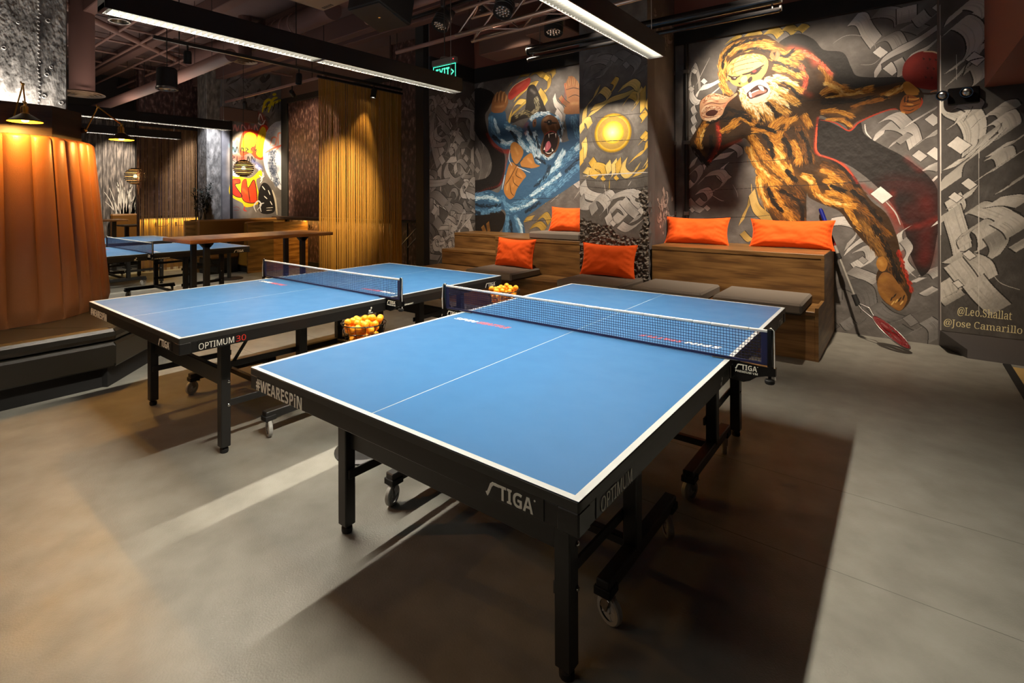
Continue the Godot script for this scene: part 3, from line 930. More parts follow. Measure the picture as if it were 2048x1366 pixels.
func booth() -> void:
	# the column itself
	var st := begin()
	box(st, Vector3(-4.95, 3.15, 1.85), Vector3(1.20, 2.3, 1.31), 0.012)
	var col := struct("column_concrete", st.commit(), M.concrete, "bare concrete column rising out of the leather booth")
	# a cast seam of small chips runs up its face
	var sm := begin()
	var g := RandomNumberGenerator.new()
	g.seed = 5
	for k in 60:
		var y := 2.25 + k * 0.034
		box(sm, Vector3(-4.350, y, 1.392 + g.randf_range(-0.008, 0.008)), Vector3(0.012, 0.022, 0.018), 0.005, Basis.from_euler(Vector3(g.randf(), g.randf(), g.randf()) * 0.9))
	part(col, "cast_seam", sm.commit(), M.concrete)
	for p: Array in [[3.02, 1.33, 0.022], [2.62, 1.31, 0.016], [2.55, 1.34, 0.02], [2.36, 1.36, 0.022], [2.32, 1.24, 0.022], [2.72, 1.62, 0.018], [2.95, 1.53, 0.014]]:
		part(col, "chip", lathe_mesh([Vector2(p[2], 0), Vector2(p[2] * 0.7, 0.006), Vector2(p[2] * 0.3, 0.003), Vector2(0, 0.003)], 8), M.concrete, Vector3(-4.349, p[0], p[1]), Basis(Vector3.BACK, -PI / 2.0))
	var b := thing("booth_sofa", "tall channel-tufted tan leather booth with a black leather seat, left foreground", "sofa", Vector3(-3.9, 0, 1.6))
	var o := -b.position
	# front run, from the corner towards and past the camera's left
	var prof := PackedVector2Array([Vector2(-4.20, 0.36), Vector2(-3.440, 0.36), Vector2(-3.424, 0.372), Vector2(-3.418, 0.395), Vector2(-3.422, 0.43), Vector2(-3.440, 0.452), Vector2(-3.475, 0.462), Vector2(-4.20, 0.470)])
	var low := PackedVector2Array([Vector2(-4.1, 0.155), Vector2(-3.426, 0.155), Vector2(-3.420, 0.165), Vector2(-3.419, 0.325), Vector2(-3.428, 0.345), Vector2(-3.45, 0.356), Vector2(-4.1, 0.356)])
	var plin := PackedVector2Array([Vector2(-4.1, 0.0), Vector2(-3.47, 0.0), Vector2(-3.47, 0.155), Vector2(-4.1, 0.155)])
	part(b, "seat_cushion", rounded_run(prof, 1.1, 3.6), M.black_leather, o)
	part(b, "seat_front", rounded_run(low, 1.1, 3.6), M.black_leather, o)
	part(b, "plinth", prism_mesh(plin, 1.13, 3.6), M.black_matt, o)
	# the chamfered run turns 45 degrees round the front corner
	var piv := Vector3(-3.42, 0, 1.1)
	var turn := Basis(Vector3.UP, PI / 4.0)
	for e: Array in [[prof, "seat_cushion", M.black_leather], [low, "seat_front", M.black_leather], [plin, "plinth", M.black_matt]]:
		var q := PackedVector2Array()
		for v: Vector2 in e[0]:
			q.append(v + Vector2(3.42, 0))
		var s2 := begin()
		prism(s2, q, -0.86, -0.003 if e[1] != "plinth" else 0.02, piv + o, turn)
		part(b, e[1], s2.commit(), e[2])
	# the tufted back: its foot line on the seat, channel by channel
	var foot := [Vector2(-3.97, 3.60), Vector2(-3.97, 3.36), Vector2(-3.97, 3.12), Vector2(-3.97, 2.88), Vector2(-3.97, 2.64), Vector2(-3.97, 2.40), Vector2(-3.97, 2.16), Vector2(-3.97, 1.91), Vector2(-3.975, 1.66), Vector2(-3.995, 1.462), Vector2(-4.05, 1.288), Vector2(-4.165, 1.155), Vector2(-4.287, 1.035), Vector2(-4.42, 0.925), Vector2(-4.58, 0.84), Vector2(-4.78, 0.79), Vector2(-5.0, 0.77)]
	for i in foot.size() - 1:
		var a: Vector2 = foot[i]
		var c: Vector2 = foot[i + 1]
		var na := nrm2(foot, i)
		var nc := nrm2(foot, i + 1)
		var f := func(u: float, v: float) -> Vector3:
			# v runs up the face, over the rolled top and down behind
			var p := a.lerp(c, u)
			var n := na.lerp(nc, u).normalized()
			var bulge := 0.036 * pow(maxf(0.0, sin(PI * u)), 0.55)
			var lean := 0.0
			var y := 0.0
			if v < 0.82:
				var t := v / 0.82
				y = 0.462 + t * 1.505
				lean = -0.13 * t
				bulge *= minf(1.0, t * 16.0) 
			else:
				var t := (v - 0.82) / 0.18 * PI
				y = 1.967 + sin(t) * 0.034
				lean = -0.13 - 0.045 * (1.0 - cos(t))
				bulge *= cos(t * 0.5) * 0.8 + 0.2
			var q := p + n * (bulge + lean)
			return Vector3(q.x, y, q.y)
		var sh := begin()
		sheet(sh, 12, 40, f, Vector3(na.x, 0.1, na.y))
		part(b, "back_channel", sh.commit(), M.tan_leather, o)
	# the wooden collar above the back, chamfered like the booth
	var t := thing("wooden_collar", "dark wood collar with a hidden light, between the booth back and the concrete column", "ledge", Vector3(-4.4, 2.03, 1.6))
	var band := PackedVector2Array([Vector2(-4.20, 3.6), Vector2(-4.20, 1.336), Vector2(-4.47, 1.066), Vector2(-5.6, 1.066), Vector2(-5.6, 1.09), Vector2(-4.482, 1.09), Vector2(-4.224, 1.346), Vector2(-4.224, 3.6)])
	var bs := begin()
	prism(bs, band, -2.262, -2.00, -t.position, Basis(Vector3(1, 0, 0), Vector3(0, 0, 1), Vector3(0, -1, 0)))
	part(t, "collar_board", bs.commit(), M.walnut)
	var shelf := PackedVector2Array([Vector2(-4.224, 3.6), Vector2(-4.224, 1.346), Vector2(-4.482, 1.09), Vector2(-5.5, 1.09), Vector2(-5.5, 1.196), Vector2(-4.35, 1.196), Vector2(-4.35, 3.6)])
	var ss := begin()
	prism(ss, shelf, -2.12, -2.10, -t.position, Basis(Vector3(1, 0, 0), Vector3(0, 0, 1), Vector3(0, -1, 0)))
	part(t, "cove_floor", ss.commit(), M.walnut)
	part(t, "led_strip", span_box(Vector3(-4.300, 2.121, 1.38), Vector3(-4.27, 2.127, 3.5)), M.cove_glow, -t.position)
	area_light(Vector3(-4.285, 2.132, 2.38) - t.position, Vector2(0.03, 2.0), Color(1.0, 0.97, 0.93), 10.0, t, Vector3.UP)
	# two brass sconces on the collar
	sconce("brass sconce with a cone shade on the wooden collar, leftmost, in front of the concrete", Vector3(-4.19, 2.10, 1.60), Vector3(-4.03, 2.385, 1.553), Vector3(-3.93, 2.075, 1.557), 0.112)
	sconce("brass sconce on a bent arm at the right end of the wooden collar", Vector3(-4.475, 2.105, 1.060), Vector3(-4.33, 2.315, 0.975), Vector3(-4.25, 2.02, 0.812), 0.100)

func nrm2(pts: Array, i: int) -> Vector2:
	var d: Vector2 = (pts[mini(i + 1, pts.size() - 1)] - pts[maxi(i - 1, 0)]).normalized()
	return Vector2(-d.y, d.x)

func rounded_run(prof: PackedVector2Array, z0: float, z1: float) -> ArrayMesh:
	var st := begin()
	prism(st, prof, z0 + 0.012, z1)
	# the end is upholstered too: a slightly smaller outline stands proud of the cut
	var mid := Vector2.ZERO
	for v in prof:
		mid += v / prof.size()
	var small := PackedVector2Array()
	for v in prof:
		small.append(mid + (v - mid) * Vector2(0.975, 0.86))
	prism(st, small, z0, z0 + 0.012)
	return st.commit()

func sconce(label: String, foot: Vector3, elbow: Vector3, shade: Vector3, r: float) -> void:
	var t := thing("wall_sconce", label, "lamp", foot)
	var e := elbow - foot
	var s := shade - foot
	var out := Vector3(s.x, 0, s.z).normalized()
	part(t, "mount", tube_mesh([Vector3.ZERO, out * 0.03], 0.028, 16), M.brass_dark)
	var top := s + Vector3(0, 0.145, 0)
	part(t, "lower_arm", tube_mesh([out * 0.03, e], 0.0055, 8), M.brass)
	part(t, "upper_arm", tube_mesh([e, top], 0.0055, 8), M.brass)
	var kn := begin()
	for p: Vector3 in [out * 0.03, e, top]:
		lathe(kn, [Vector2(0, -0.013), Vector2(0.011, -0.008), Vector2(0.011, 0.008), Vector2(0, 0.013)], p, 10, Basis(Vector3.RIGHT, PI / 2.0))
		box(kn, p + Vector3(0.012, 0.010, 0.014), Vector3(0.006, 0.020, 0.010), 0.002, Basis(Vector3.BACK, 0.5))
	part(t, "wing_knob", kn.commit(), M.brass)
	part(t, "socket", lathe_mesh([Vector2(0.028, 0.062), Vector2(0.028, 0.068), Vector2(0.017, 0.072), Vector2(0.017, 0.120), Vector2(0.010, 0.128), Vector2(0.008, 0.145), Vector2(0, 0.148)], 14), M.brass, s)
	var cg := begin()
	for k in 3:
		var a := TAU * k / 3.0
		tube(cg, [Vector3(cos(a) * 0.027, 0.066, sin(a) * 0.027), Vector3(cos(a) * 0.027, 0.115, sin(a) * 0.027), Vector3(cos(a) * 0.014, 0.128, sin(a) * 0.014)], 0.0025, 6)
	part(t, "yoke", cg.commit(), M.brass, s)
	var sh := part(t, "shade", lathe_mesh([Vector2(r, 0.0), Vector2(r, 0.006), Vector2(r * 0.93, 0.012), Vector2(0.030, 0.062), Vector2(0.020, 0.066)], 32), M.brass_dark, s)
	part(sh, "shade_lining", lathe_mesh([Vector2(0.018, 0.060), Vector2(0.027, 0.057), Vector2(r * 0.92, 0.009), Vector2(r * 0.99, 0.001)], 32), M.brass_inside)
	part(t, "bulb", lathe_mesh([Vector2(0, -0.004), Vector2(0.020, 0.002), Vector2(0.028, 0.020), Vector2(0.020, 0.040), Vector2(0.012, 0.054)], 16), M.bulb_glow, s)
	omni_light(s + Vector3(0, 0.018, 0), Color(1.0, 0.74, 0.38), 1.3, 0.022, t)

# ---------------------------------------------------------------- the far left of the hall

func far_side() -> void:
	# black frame on the rusty wall
	struct("trim_6", span_box(Vector3(-9.68, 0.0, -4.0), Vector3(-9.42, 3.77, -3.96), 0.004), M.black_matt)
	struct("trim_7", span_box(Vector3(-9.42, 3.64, -4.0), Vector3(-5.9, 3.77, -3.96), 0.004), M.black_matt)
	struct("baseboard_far", span_box(Vector3(-9.42, 0.0, -4.0), Vector3(-4.46, 0.10, -3.985), 0.003), M.black_matt)
	struct("trim_8", span_box(Vector3(-9.68, 3.77, -4.0), Vector3(-5.9, 4.3, -3.97)), M.duct_brown)
	# oak ledge with a strip light under it
	var l := thing("wall_ledge", "dark wood ledge with warm light under it on the rusty wall", "ledge", Vector3(-7.8, 1.04, -3.9))
	part(l, "board", span_box(Vector3(-9.68, 1.015, -3.99), Vector3(-5.95, 1.075, -3.72), 0.004), M.walnut, -l.position)
	part(l, "led_strip", span_box(Vector3(-9.3, 1.008, -3.90), Vector3(-6.1, 1.014, -3.88)), M.ledge_glow, -l.position)
	area_light(Vector3(0.1, -0.036, 0.01), Vector2(3.2, 0.03), Color(1.0, 0.80, 0.40), 2.2, l)
	for x: float in [-9.28, -8.6, -7.9, -7.2, -6.5]:
		var which: String = ["nearest the black frame", "second from the black frame", "third from the black frame", "fourth from the black frame", "last on the right"][taken.get("coat_hook", -1) + 1]
		var h := thing("coat_hook", "small brass coat hook under the lit ledge, " + which, "hook", Vector3(x, 0.86, -3.997), 0.0, "coat hooks under the ledge")
		part(h, "plate", box_mesh(Vector3(0.03, 0.09, 0.008), 0.002), M.brass_dark, Vector3(0, 0, 0.004))
		part(h, "hook", tube_mesh([Vector3(0, -0.02, 0.008), Vector3(0.04, -0.03, 0.05), Vector3(0.16, -0.03, 0.06), Vector3(0.20, 0.01, 0.06)], 0.008, 6), M.brass_dark)
	single("wall_outlet", "small black outlet plate on the lit rusty wall under the ledge", "outlet", box_mesh(Vector3(0.075, 0.12, 0.012), 0.003), M.black_gloss, Vector3(-9.2, 0.36, -3.994))
	# near cord curtain and the bar counter in front of it
	cord_curtain(Vector3(-5.2, 0, 0), -1.945, -3.585, 3.235, 118, M.gold_cord, "tall curtain of golden cords hanging between the bar and the rusty wall", 41)
	cord_curtain(Vector3(-10.3, 0, 0), -1.26, -2.55, 2.94, 74, M.bronze_cord, "far curtain of bronze cords beyond the last blue table", 43)
	bar_counter()
	# folding stand in the dark corner
	var f := thing("folding_stand", "black folding stand in the dark corner right of the golden curtain", "stand", Vector3(-5.0, 0, -3.75))
	part(f, "top", span_box(Vector3(-0.42, 1.05, -0.12), Vector3(0.25, 1.09, 0.14), 0.006), M.black_metal)
	for s: float in [-1.0, 1.0]:
		part(f, "leg", tube_mesh([Vector3(-0.36, 0.0, s * 0.11), Vector3(-0.36, 1.05, s * 0.11)], 0.016, 8), M.black_metal)
		part(f, "brace", tube_mesh([Vector3(-0.36, 0.60, s * 0.11), Vector3(0.20, 1.05, s * 0.11)], 0.013, 8), M.steel)
	part(f, "foot", span_box(Vector3(-0.42, 0.0, -0.13), Vector3(0.10, 0.03, 0.13), 0.004), M.black_metal)
	# concrete column, partition and barn wall at the far end
	struct("column_far", span_box(Vector3(-10.2, 0.0, -2.78), Vector3(-9.76, 4.3, -2.33), 0.01), M.concrete, "grey concrete column beside the spray-painted wall")
	struct("trim_9", span_box(Vector3(-9.80, 1.0, -2.84), Vector3(-9.69, 3.2, -2.78), 0.003), M.black_matt)
	struct("wall_partition", span_box(Vector3(-11.05, 0.0, -4.2), Vector3(-10.9, 4.3, -1.45)), M.rusty)
	struct("wall_barn", span_box(Vector3(-12.7, 0.0, -4.2), Vector3(-12.6, 4.3, 2.0)), M.wall_dark)
	var g := RandomNumberGenerator.new()
	g.seed = 12
	var barn := get_node("wall_barn")
	for k in 14:
		var z := -1.95 + k * 0.14
		part(barn, "plank", box_mesh(Vector3(0.024, 3.4, 0.134), 0.004), M.barn_grey, Vector3(-12.585 + g.randf_range(-0.004, 0.006), 1.7, z + 0.07))
	struct("trim_10", span_box(Vector3(-12.58, 0.0, -1.99), Vector3(-12.50, 3.4, -1.90), 0.004), M.black_matt)
	reeds(Vector3(-12.568, 1.06, -1.92))
	struct("ceiling_beam_far", span_box(Vector3(-9.9, 3.14, -3.40), Vector3(-9.66, 3.42, -2.60), 0.01), M.duct_brown)
	spot_light(Vector3(-11.3, 3.6, -1.5), Vector3(-12.6, 1.6, -1.55), Color(1.0, 0.90, 0.78), 14.0, 26.0, 0.5)
	spot_light(Vector3(-8.9, 3.5, -2.1), Vector3(-10.0, 2.1, -2.45), Color(0.93, 0.95, 1.0), 12.0, 24.0, 0.5)
	# ledge with hooks behind the far curtain
	var l2 := thing("wall_ledge", "far wood ledge seen through the bronze cords", "ledge", Vector3(-10.8, 1.08, -2.0))
	part(l2, "board", span_box(Vector3(-10.9, 1.07, -2.9), Vector3(-10.66, 1.13, -1.45), 0.004), M.walnut, -l2.position)
	part(l2, "wall_panel", span_box(Vector3(-10.9, 0.0, -2.9), Vector3(-10.885, 1.07, -1.45)), M.yellow_leather, -l2.position)
	part(l2, "led_strip", span_box(Vector3(-10.82, 1.062, -2.8), Vector3(-10.80, 1.069, -1.5)), M.ledge_glow, -l2.position)
	area_light(Vector3(-0.01, -0.022, -0.15), Vector2(0.03, 1.3), Color(1.0, 0.84, 0.50), 2.0, l2)
	for z: float in [-1.75, -2.15]:
		var h := thing("coat_hook", "dark coat hook seen through the bronze cords, " + ("left one" if z > -2.0 else "right one"), "hook", Vector3(-10.88, 0.93, z), PI / 2.0, "coat hooks behind the bronze cords")
		part(h, "plate", box_mesh(Vector3(0.03, 0.09, 0.008), 0.002), M.brass_dark)
		part(h, "hook", tube_mesh([Vector3(0, -0.02, 0.008), Vector3(0.04, -0.03, 0.05), Vector3(0.2, -0.03, 0.06), Vector3(0.24, 0.02, 0.06)], 0.010, 6), M.brass_dark)
	# banquettes
	var b := thing("banquette", "camel leather banquette with a wooden end panel, under the spray-painted wall", "sofa", Vector3(-9.2, 0, -2.9))
	var o := -b.position
	part(b, "back", span_box(Vector3(-9.62, 0.42, -3.95), Vector3(-9.46, 1.05, -2.03), 0.03), M.camel_leather, o)
	part(b, "back_base", span_box(Vector3(-9.64, 0.0, -3.95), Vector3(-9.50, 0.42, -2.03), 0.004), M.oak_dark, o)
	part(b, "end_panel", span_box(Vector3(-8.62, 0.0, -3.15), Vector3(-8.58, 1.01, -2.60), 0.004), M.oak_dark, o)
	part(b, "end_panel", span_box(Vector3(-8.62, 0.0, -3.95), Vector3(-8.585, 0.99, -3.15), 0.004), M.oak_light, o)
	part(b, "seat", span_box(Vector3(-9.46, 0.12, -3.1), Vector3(-8.62, 0.46, -2.62), 0.03), M.yellow_leather, o)
	part(b, "seat_back", span_box(Vector3(-9.46, 0.46, -3.15), Vector3(-8.62, 0.98, -2.95), 0.03), M.yellow_leather, o)
	part(b, "kick_board", span_box(Vector3(-9.42, 0.0, -3.1), Vector3(-8.62, 0.12, -2.66)), M.black_matt, o)
	part(b, "seat", span_box(Vector3(-9.46, 0.30, -2.62), Vector3(-8.95, 0.46, -2.03), 0.03), M.camel_leather, o)
	part(b, "kick_board", span_box(Vector3(-9.46, 0.0, -2.60), Vector3(-9.0, 0.30, -2.05)), M.black_matt, o)
	var b2 := thing("banquette", "camel leather banquette against the barn-board wall, far left", "sofa", Vector3(-12.2, 0, -1.5))
	part(b2, "back", span_box(Vector3(-12.5, 0.40, -2.4), Vector3(-12.36, 1.14, -1.36), 0.03), M.camel_leather, -b2.position)
	part(b2, "seat", span_box(Vector3(-12.36, 0.28, -2.4), Vector3(-11.85, 0.46, -1.36), 0.03), M.camel_leather, -b2.position)
	part(b2, "kick_board", span_box(Vector3(-12.4, 0.0, -2.4), Vector3(-11.9, 0.28, -1.38)), M.black_matt, -b2.position)
	small_table(Vector3(-11.2, 0, -0.78), 1.06, 0.62, 0.95, "tall oak table at the far left, beside the barn boards")
	small_table(Vector3(-11.35, 0, -1.55), 0.93, 0.55, 0.6, "small dark table in front of the far banquette")
	var pt := thing("pedestal_table", "dark pedestal table standing behind the blue table by the banquette", "table", Vector3(-8.2, 0, -2.05))
	part(pt, "top", span_box(Vector3(-0.3, 0.72, -0.3), Vector3(0.3, 0.75, 0.3), 0.004), M.walnut)
	part(pt, "column", lathe_mesh([Vector2(0.035, 0.02), Vector2(0.035, 0.72)], 14), M.black_metal)
	part(pt, "base", lathe_mesh([Vector2(0, 0), Vector2(0.24, 0), Vector2(0.24, 0.012), Vector2(0.03, 0.025), Vector2(0, 0.025)], 24), M.black_metal)
	plant(Vector3(-9.70, 0, -2.17))

func bar_counter() -> void:
	var t := thing("bar_counter", "long wooden bar counter on black steel legs beyond the second blue table", "counter", Vector3(-5.2, 0, -1.0))
	var o := -t.position
	part(t, "top", span_box(Vector3(-5.62, 0.956, -1.925), Vector3(-4.82, 1.0, -0.02), 0.004), M.oak_light, o)
	for p: Array in [[-4.90, -0.23], [-5.50, -0.33], [-4.90, -1.49], [-5.50, -1.60]]:
		var leg := part(t, "leg", span_box(Vector3(p[0] - 0.03, 0.01, p[1] - 0.03), Vector3(p[0] + 0.03, 0.956, p[1] + 0.03), 0.004), M.black_metal, o)
		part(leg, "bracket", prism_mesh(PackedVector2Array([Vector2(-0.07, 0.0), Vector2(0.07, 0.0), Vector2(0.07, -0.012), Vector2(0.034, -0.05), Vector2(-0.034, -0.05), Vector2(-0.07, -0.012)]), -0.03, 0.03), M.black_metal, Vector3(p[0], 0.954, p[1]), Basis(Vector3.UP, PI / 2.0))
		part(leg, "foot", span_box(Vector3(p[0] - 0.05, 0.0, p[1] - 0.05), Vector3(p[0] + 0.05, 0.012, p[1] + 0.05), 0.002), M.black_metal)

func small_table(at: Vector3, y: float, w: float, d: float, label: String) -> void:
	var t := thing("bar_table", label, "table", at)
	part(t, "top", span_box(Vector3(-w / 2, y - 0.035, -d / 2), Vector3(w / 2, y, d / 2), 0.004), M.oak_light if y > 1.0 else M.walnut)
	for s: float in [-1.0, 1.0]:
		part(t, "leg", span_box(Vector3(-0.035, 0.0, s * d * 0.32 - 0.035), Vector3(0.035, y - 0.035, s * d * 0.32 + 0.035), 0.003), M.black_metal)
		part(t, "foot", span_box(Vector3(-w * 0.4, 0.0, s * d * 0.32 - 0.03), Vector3(w * 0.4, 0.02, s * d * 0.32 + 0.03), 0.003), M.black_metal)

func cord_curtain(at: Vector3, z0: float, z1: float, top: float, n: int, m: Material, label: String, sd: int) -> void:
	var t := thing("cord_curtain", label, "curtain", Vector3(at.x, 0, (z0 + z1) / 2.0))
	var zc := (z0 + z1) / 2.0
	part(t, "rail", span_box(Vector3(-0.015, top - 0.005, z1 - zc - 0.02), Vector3(0.015, top + 0.03, z0 - zc + 0.02), 0.004), M.black_metal)
	part(t, "ceiling_rod", tube_mesh([Vector3(0, top + 0.02, z0 - zc - 0.1), Vector3(0, 4.3, z0 - zc - 0.1)], 0.006, 6), M.black_metal)
	part(t, "ceiling_rod", tube_mesh([Vector3(0, top + 0.02, z1 - zc + 0.1), Vector3(0, 4.3, z1 - zc + 0.1)], 0.006, 6), M.black_metal)
	var g := RandomNumberGenerator.new()
	g.seed = sd
	var shapes := []
	for k in 5:
		var pts := []
		var d1 := g.randf_range(-1, 1)
		for j in 9:
			var v := j / 8.0
			pts.append(Vector3(sin(v * 2.4 + d1 * 3.0) * 0.006 * sin(v * PI), top - 0.012 - v * (top - 0.03), cos(v * 2.0 + d1 * 5.0) * 0.007 * sin(v * PI)))
		shapes.append(tube_mesh(pts, 0.0058, 6))
	var hk := tube_mesh([Vector3(0, top - 0.002, 0), Vector3(0.006, top - 0.014, 0)], 0.004, 5)
	var z := 0.0
	for k in n:
		# the cords bunch here and part there
		var u := (k + 0.5) / n
		z = lerpf(z0, z1, u + 0.006 * sin(u * 61.0) + 0.004 * sin(u * 23.0)) - zc
		part(t, "cord", shapes[k % 5], m, Vector3(g.randf_range(-0.006, 0.006), 0, z))
		if k % 2 == 0:
			part(t, "curtain_hook", hk, M.chrome, Vector3(0, 0, z))

func reeds(at: Vector3) -> void:
	var t := thing("reed_painting", "white painted reeds spraying up the barn boards at the far left", "wall painting", at)
	var g := RandomNumberGenerator.new()
	g.seed = 90
	for k in 34:
		var z := g.randf_range(0.02, 0.46)
		var h := g.randf_range(0.35, 0.98) * (1.0 - absf(z - 0.22) * 0.8)
		var dx := (z - 0.24) * g.randf_range(0.2, 0.9) + g.randf_range(-0.12, 0.12)
		var pts := []
		var rad := []
		for j in 8:
			var v := j / 7.0
			pts.append(Vector3(0.002, h * v, z + dx * v * v))
			rad.append(lerpf(0.016, 0.004, v))
		part(t, "reed_stroke", ribbon_mesh(pts, rad), M.tape_white)

func ribbon_mesh(pts: Array, half: Array) -> ArrayMesh:
	# a flat painted stroke on a wall that faces +x
	var st := begin()
	for i in pts.size() - 1:
		var d: Vector3 = (pts[i + 1] - pts[i]).normalized()
		var n := d.cross(Vector3.RIGHT)
		quad(st, pts[i] - n * half[i], pts[i] + n * half[i], pts[i + 1] + n * half[i + 1], pts[i + 1] - n * half[i + 1], Vector3.RIGHT)
	return st.commit()

func plant(at: Vector3) -> void:
	var p := thing("planter_box", "low planter box behind the camel leather banquette back", "planter", at)
	part(p, "box", span_box(Vector3(-0.02, 0.0, -0.28), Vector3(0.055, 1.04, 0.30), 0.004), M.oak_dark)
	var t := thing("leafy_plant", "dark green bushy plant in front of the far concrete column", "plant", at + Vector3(0.02, 1.03, 0.0))
	var g := RandomNumberGenerator.new()
	g.seed = 71
	part(t, "soil", span_box(Vector3(-0.04, 0.0, -0.2), Vector3(0.035, 0.02, 0.2), 0.005), M.soil)
	for s in 11:
		var foot := Vector3(g.randf_range(-0.02, 0.02), 0.015, g.randf_range(-0.12, 0.12))
		var h := g.randf_range(0.42, 0.76)
		var tip := foot + Vector3(g.randf_range(0.0, 0.16), h, g.randf_range(-0.17, 0.17))
		var mid := (foot + tip) / 2.0 + Vector3(0, 0.05, 0)
		part(t, "stem", tube_mesh([foot, mid, tip], [0.007, 0.005, 0.003], 5), M.leaf_green)
		var lv := begin()
		for k in 40:
			var v := g.randf_range(0.22, 1.0)
			var c := foot.lerp(mid, v * 2.0) if v < 0.5 else mid.lerp(tip, v * 2.0 - 1.0)
			var a := g.randf() * TAU
			var d := Vector3(cos(a) * 0.9, g.randf_range(-0.1, 0.75), sin(a)).normalized()
			var ln := g.randf_range(0.06, 0.12)
			var sd := d.cross(Vector3.UP).normalized() * ln * 0.13
			var n := sd.cross(d).normalized()
			var e := c + d * ln
			var m2 := c + d * ln * 0.5 + n * ln * 0.05
			quad(lv, c, m2 + sd, e, m2 - sd, n)
		part(t, "leaves", lv.commit(), M.leaf_green)

# ---------------------------------------------------------------- under the ceiling

func ceiling_things() -> void:
	linear_light(-2.02, -1.395, 1.56, 2.5, 13.5, "long black louvred light bar hung above the table beside the booth", "louvred light bars above the tables", 2, 0.185)
	linear_light(-0.065, -1.405, 1.56, 2.5, 13.5, "long black louvred light bar hung above the nearest table", "louvred light bars above the tables", 2, 0.185)
	linear_light(-6.9, -1.46, 1.5, 2.56, 16.0, "black louvred light bar above the table behind the bar counter", "louvred light bars above the tables", 1, 0.0)
	linear_light(-9.0, -1.52, 1.4, 2.58, 16.0, "black louvred light bar above the farthest table", "louvred light bars above the tables", 1, 0.0)
	exit_sign()
	truss()
	# two parallel black tubes with a bright streak along the top of the wall
	for e: Array in [[3.305, 0.052, "black roller tube with a bright streak, upper of the pair below the brown wall top"], [3.195, 0.024, "thin black tube, lower of the pair below the brown wall top"]]:
		var t := thing("roller_tube", e[2], "tube", Vector3(-0.88, e[0], -3.0))
		part(t, "tube", tube_mesh([Vector3(-1.36, 0, 0), Vector3(1.36, -0.02, 0)], e[1], 20), M.black_gloss)
		for s: float in [-1.0, 1.0]:
			part(t, "end_cap", tube_mesh([Vector3(s * 1.36, -0.01, 0), Vector3(s * 1.375, -0.01, 0)], e[1] * 1.12, 16), M.black_metal)
			if e[1] > 0.03:
				part(t, "hanger", tube_mesh([Vector3(s * 1.2, 0, 0), Vector3(s * 1.2, 4.3 - e[0], 0)], 0.005, 6), M.steel)
			else:
				part(t, "hanger", tube_mesh([Vector3(s * 1.3, 0.0, 0), Vector3(s * 1.3, 0.11, 0)], 0.008, 6), M.steel)
	var d := thing("duct_box", "brown duct box hanging in front of the wall top, left of the black tubes", "duct", Vector3(-2.8, 3.7, -3.7))
	part(d, "casing", span_box(Vector3(-3.45, 3.56, -3.95), Vector3(-2.55, 3.86, -3.5), 0.012), M.duct_brown, -d.position)
	part(d, "casing", span_box(Vector3(-2.55, 3.64, -3.95), Vector3(-1.95, 3.92, -3.38), 0.012), M.duct_brown, -d.position)
	part(d, "strap", span_box(Vector3(-3.1, 3.86, -3.74), Vector3(-3.07, 4.3, -3.71)), M.beam_brown, -d.position)
	part(d, "strap", span_box(Vector3(-2.3, 3.92, -3.74), Vector3(-2.27, 4.3, -3.71)), M.beam_brown, -d.position)
	# loudspeakers and the projector
	var sp := thing("loudspeaker", "big black loudspeaker box hung tilted under the ceiling beams", "speaker", Vector3(-3.33, 3.78, -1.56), 0.12)
	var tilt := Basis(Vector3.RIGHT, -0.22)
	part(sp, "cabinet", box_mesh(Vector3(0.50, 0.44, 0.56), 0.012), M.black_matt, Vector3.ZERO, tilt)
	part(sp, "grille", box_mesh(Vector3(0.46, 0.012, 0.52), 0.004), M.screen_grey, tilt * Vector3(0, -0.226, 0), tilt)
	part(sp, "badge", box_mesh(Vector3(0.03, 0.004, 0.02), 0.001), M.chrome, tilt * Vector3(0.02, -0.234, 0.02), tilt)
	part(sp, "bracket", tube_mesh([Vector3(0, 0.2, 0), Vector3(0, 0.52, 0)], 0.02, 8), M.black_metal)
	var pj := thing("projector", "tan projector box fixed under the ceiling at the top edge", "projector", Vector3(-3.9, 3.9, -1.05))
	part(pj, "body", span_box(Vector3(-0.30, -0.10, -0.31), Vector3(0.30, 0.10, 0.35), 0.015), M.tan_paint)
	for k in 5:
		part(pj, "vent_slot", box_mesh(Vector3(0.02, 0.004, 0.05), 0.001), M.black_matt, Vector3(-0.2 + k * 0.04, -0.101, -0.24))
	part(pj, "ceiling_pole", tube_mesh([Vector3(0, 0.1, 0), Vector3(0, 0.4, 0)], 0.025, 10), M.black_metal)
	# lighting track over the bar, with spot heads
	var tr := thing("lighting_track", "black lighting track above the bar and the golden curtain", "lighting track", Vector3(-5.05, 3.27, -1.5))
	part(tr, "rail", span_box(Vector3(-0.02, -0.02, -1.95), Vector3(0.02, 0.02, 1.77), 0.003), M.black_metal)
	for z: float in [-1.7, 0.0, 1.5]:
		part(tr, "drop_rod", tube_mesh([Vector3(0, 0.02, z), Vector3(0, 1.03, z)], 0.007, 6), M.black_metal)
	for e: Array in [[-0.09, Vector3(-5.6, 0, -0.3), "can spotlight on the track above the bar's near end", 0.0], [-1.54, Vector3(-4.9, 0, -1.2), "can spotlight on the track at the left edge of the golden curtain", 0.0], [-2.86, Vector3(-5.15, 1.3, -2.5), "lit spotlight on the track in front of the golden curtain", 1.2]]:
		can_spot(Vector3(-5.05, 3.22, e[0]), e[1], e[2], e[3])
	var t2 := thing("lighting_track", "brown track with spotlights running in front of the spray-painted wall", "lighting track", Vector3(-8.2, 3.53, -2.7))
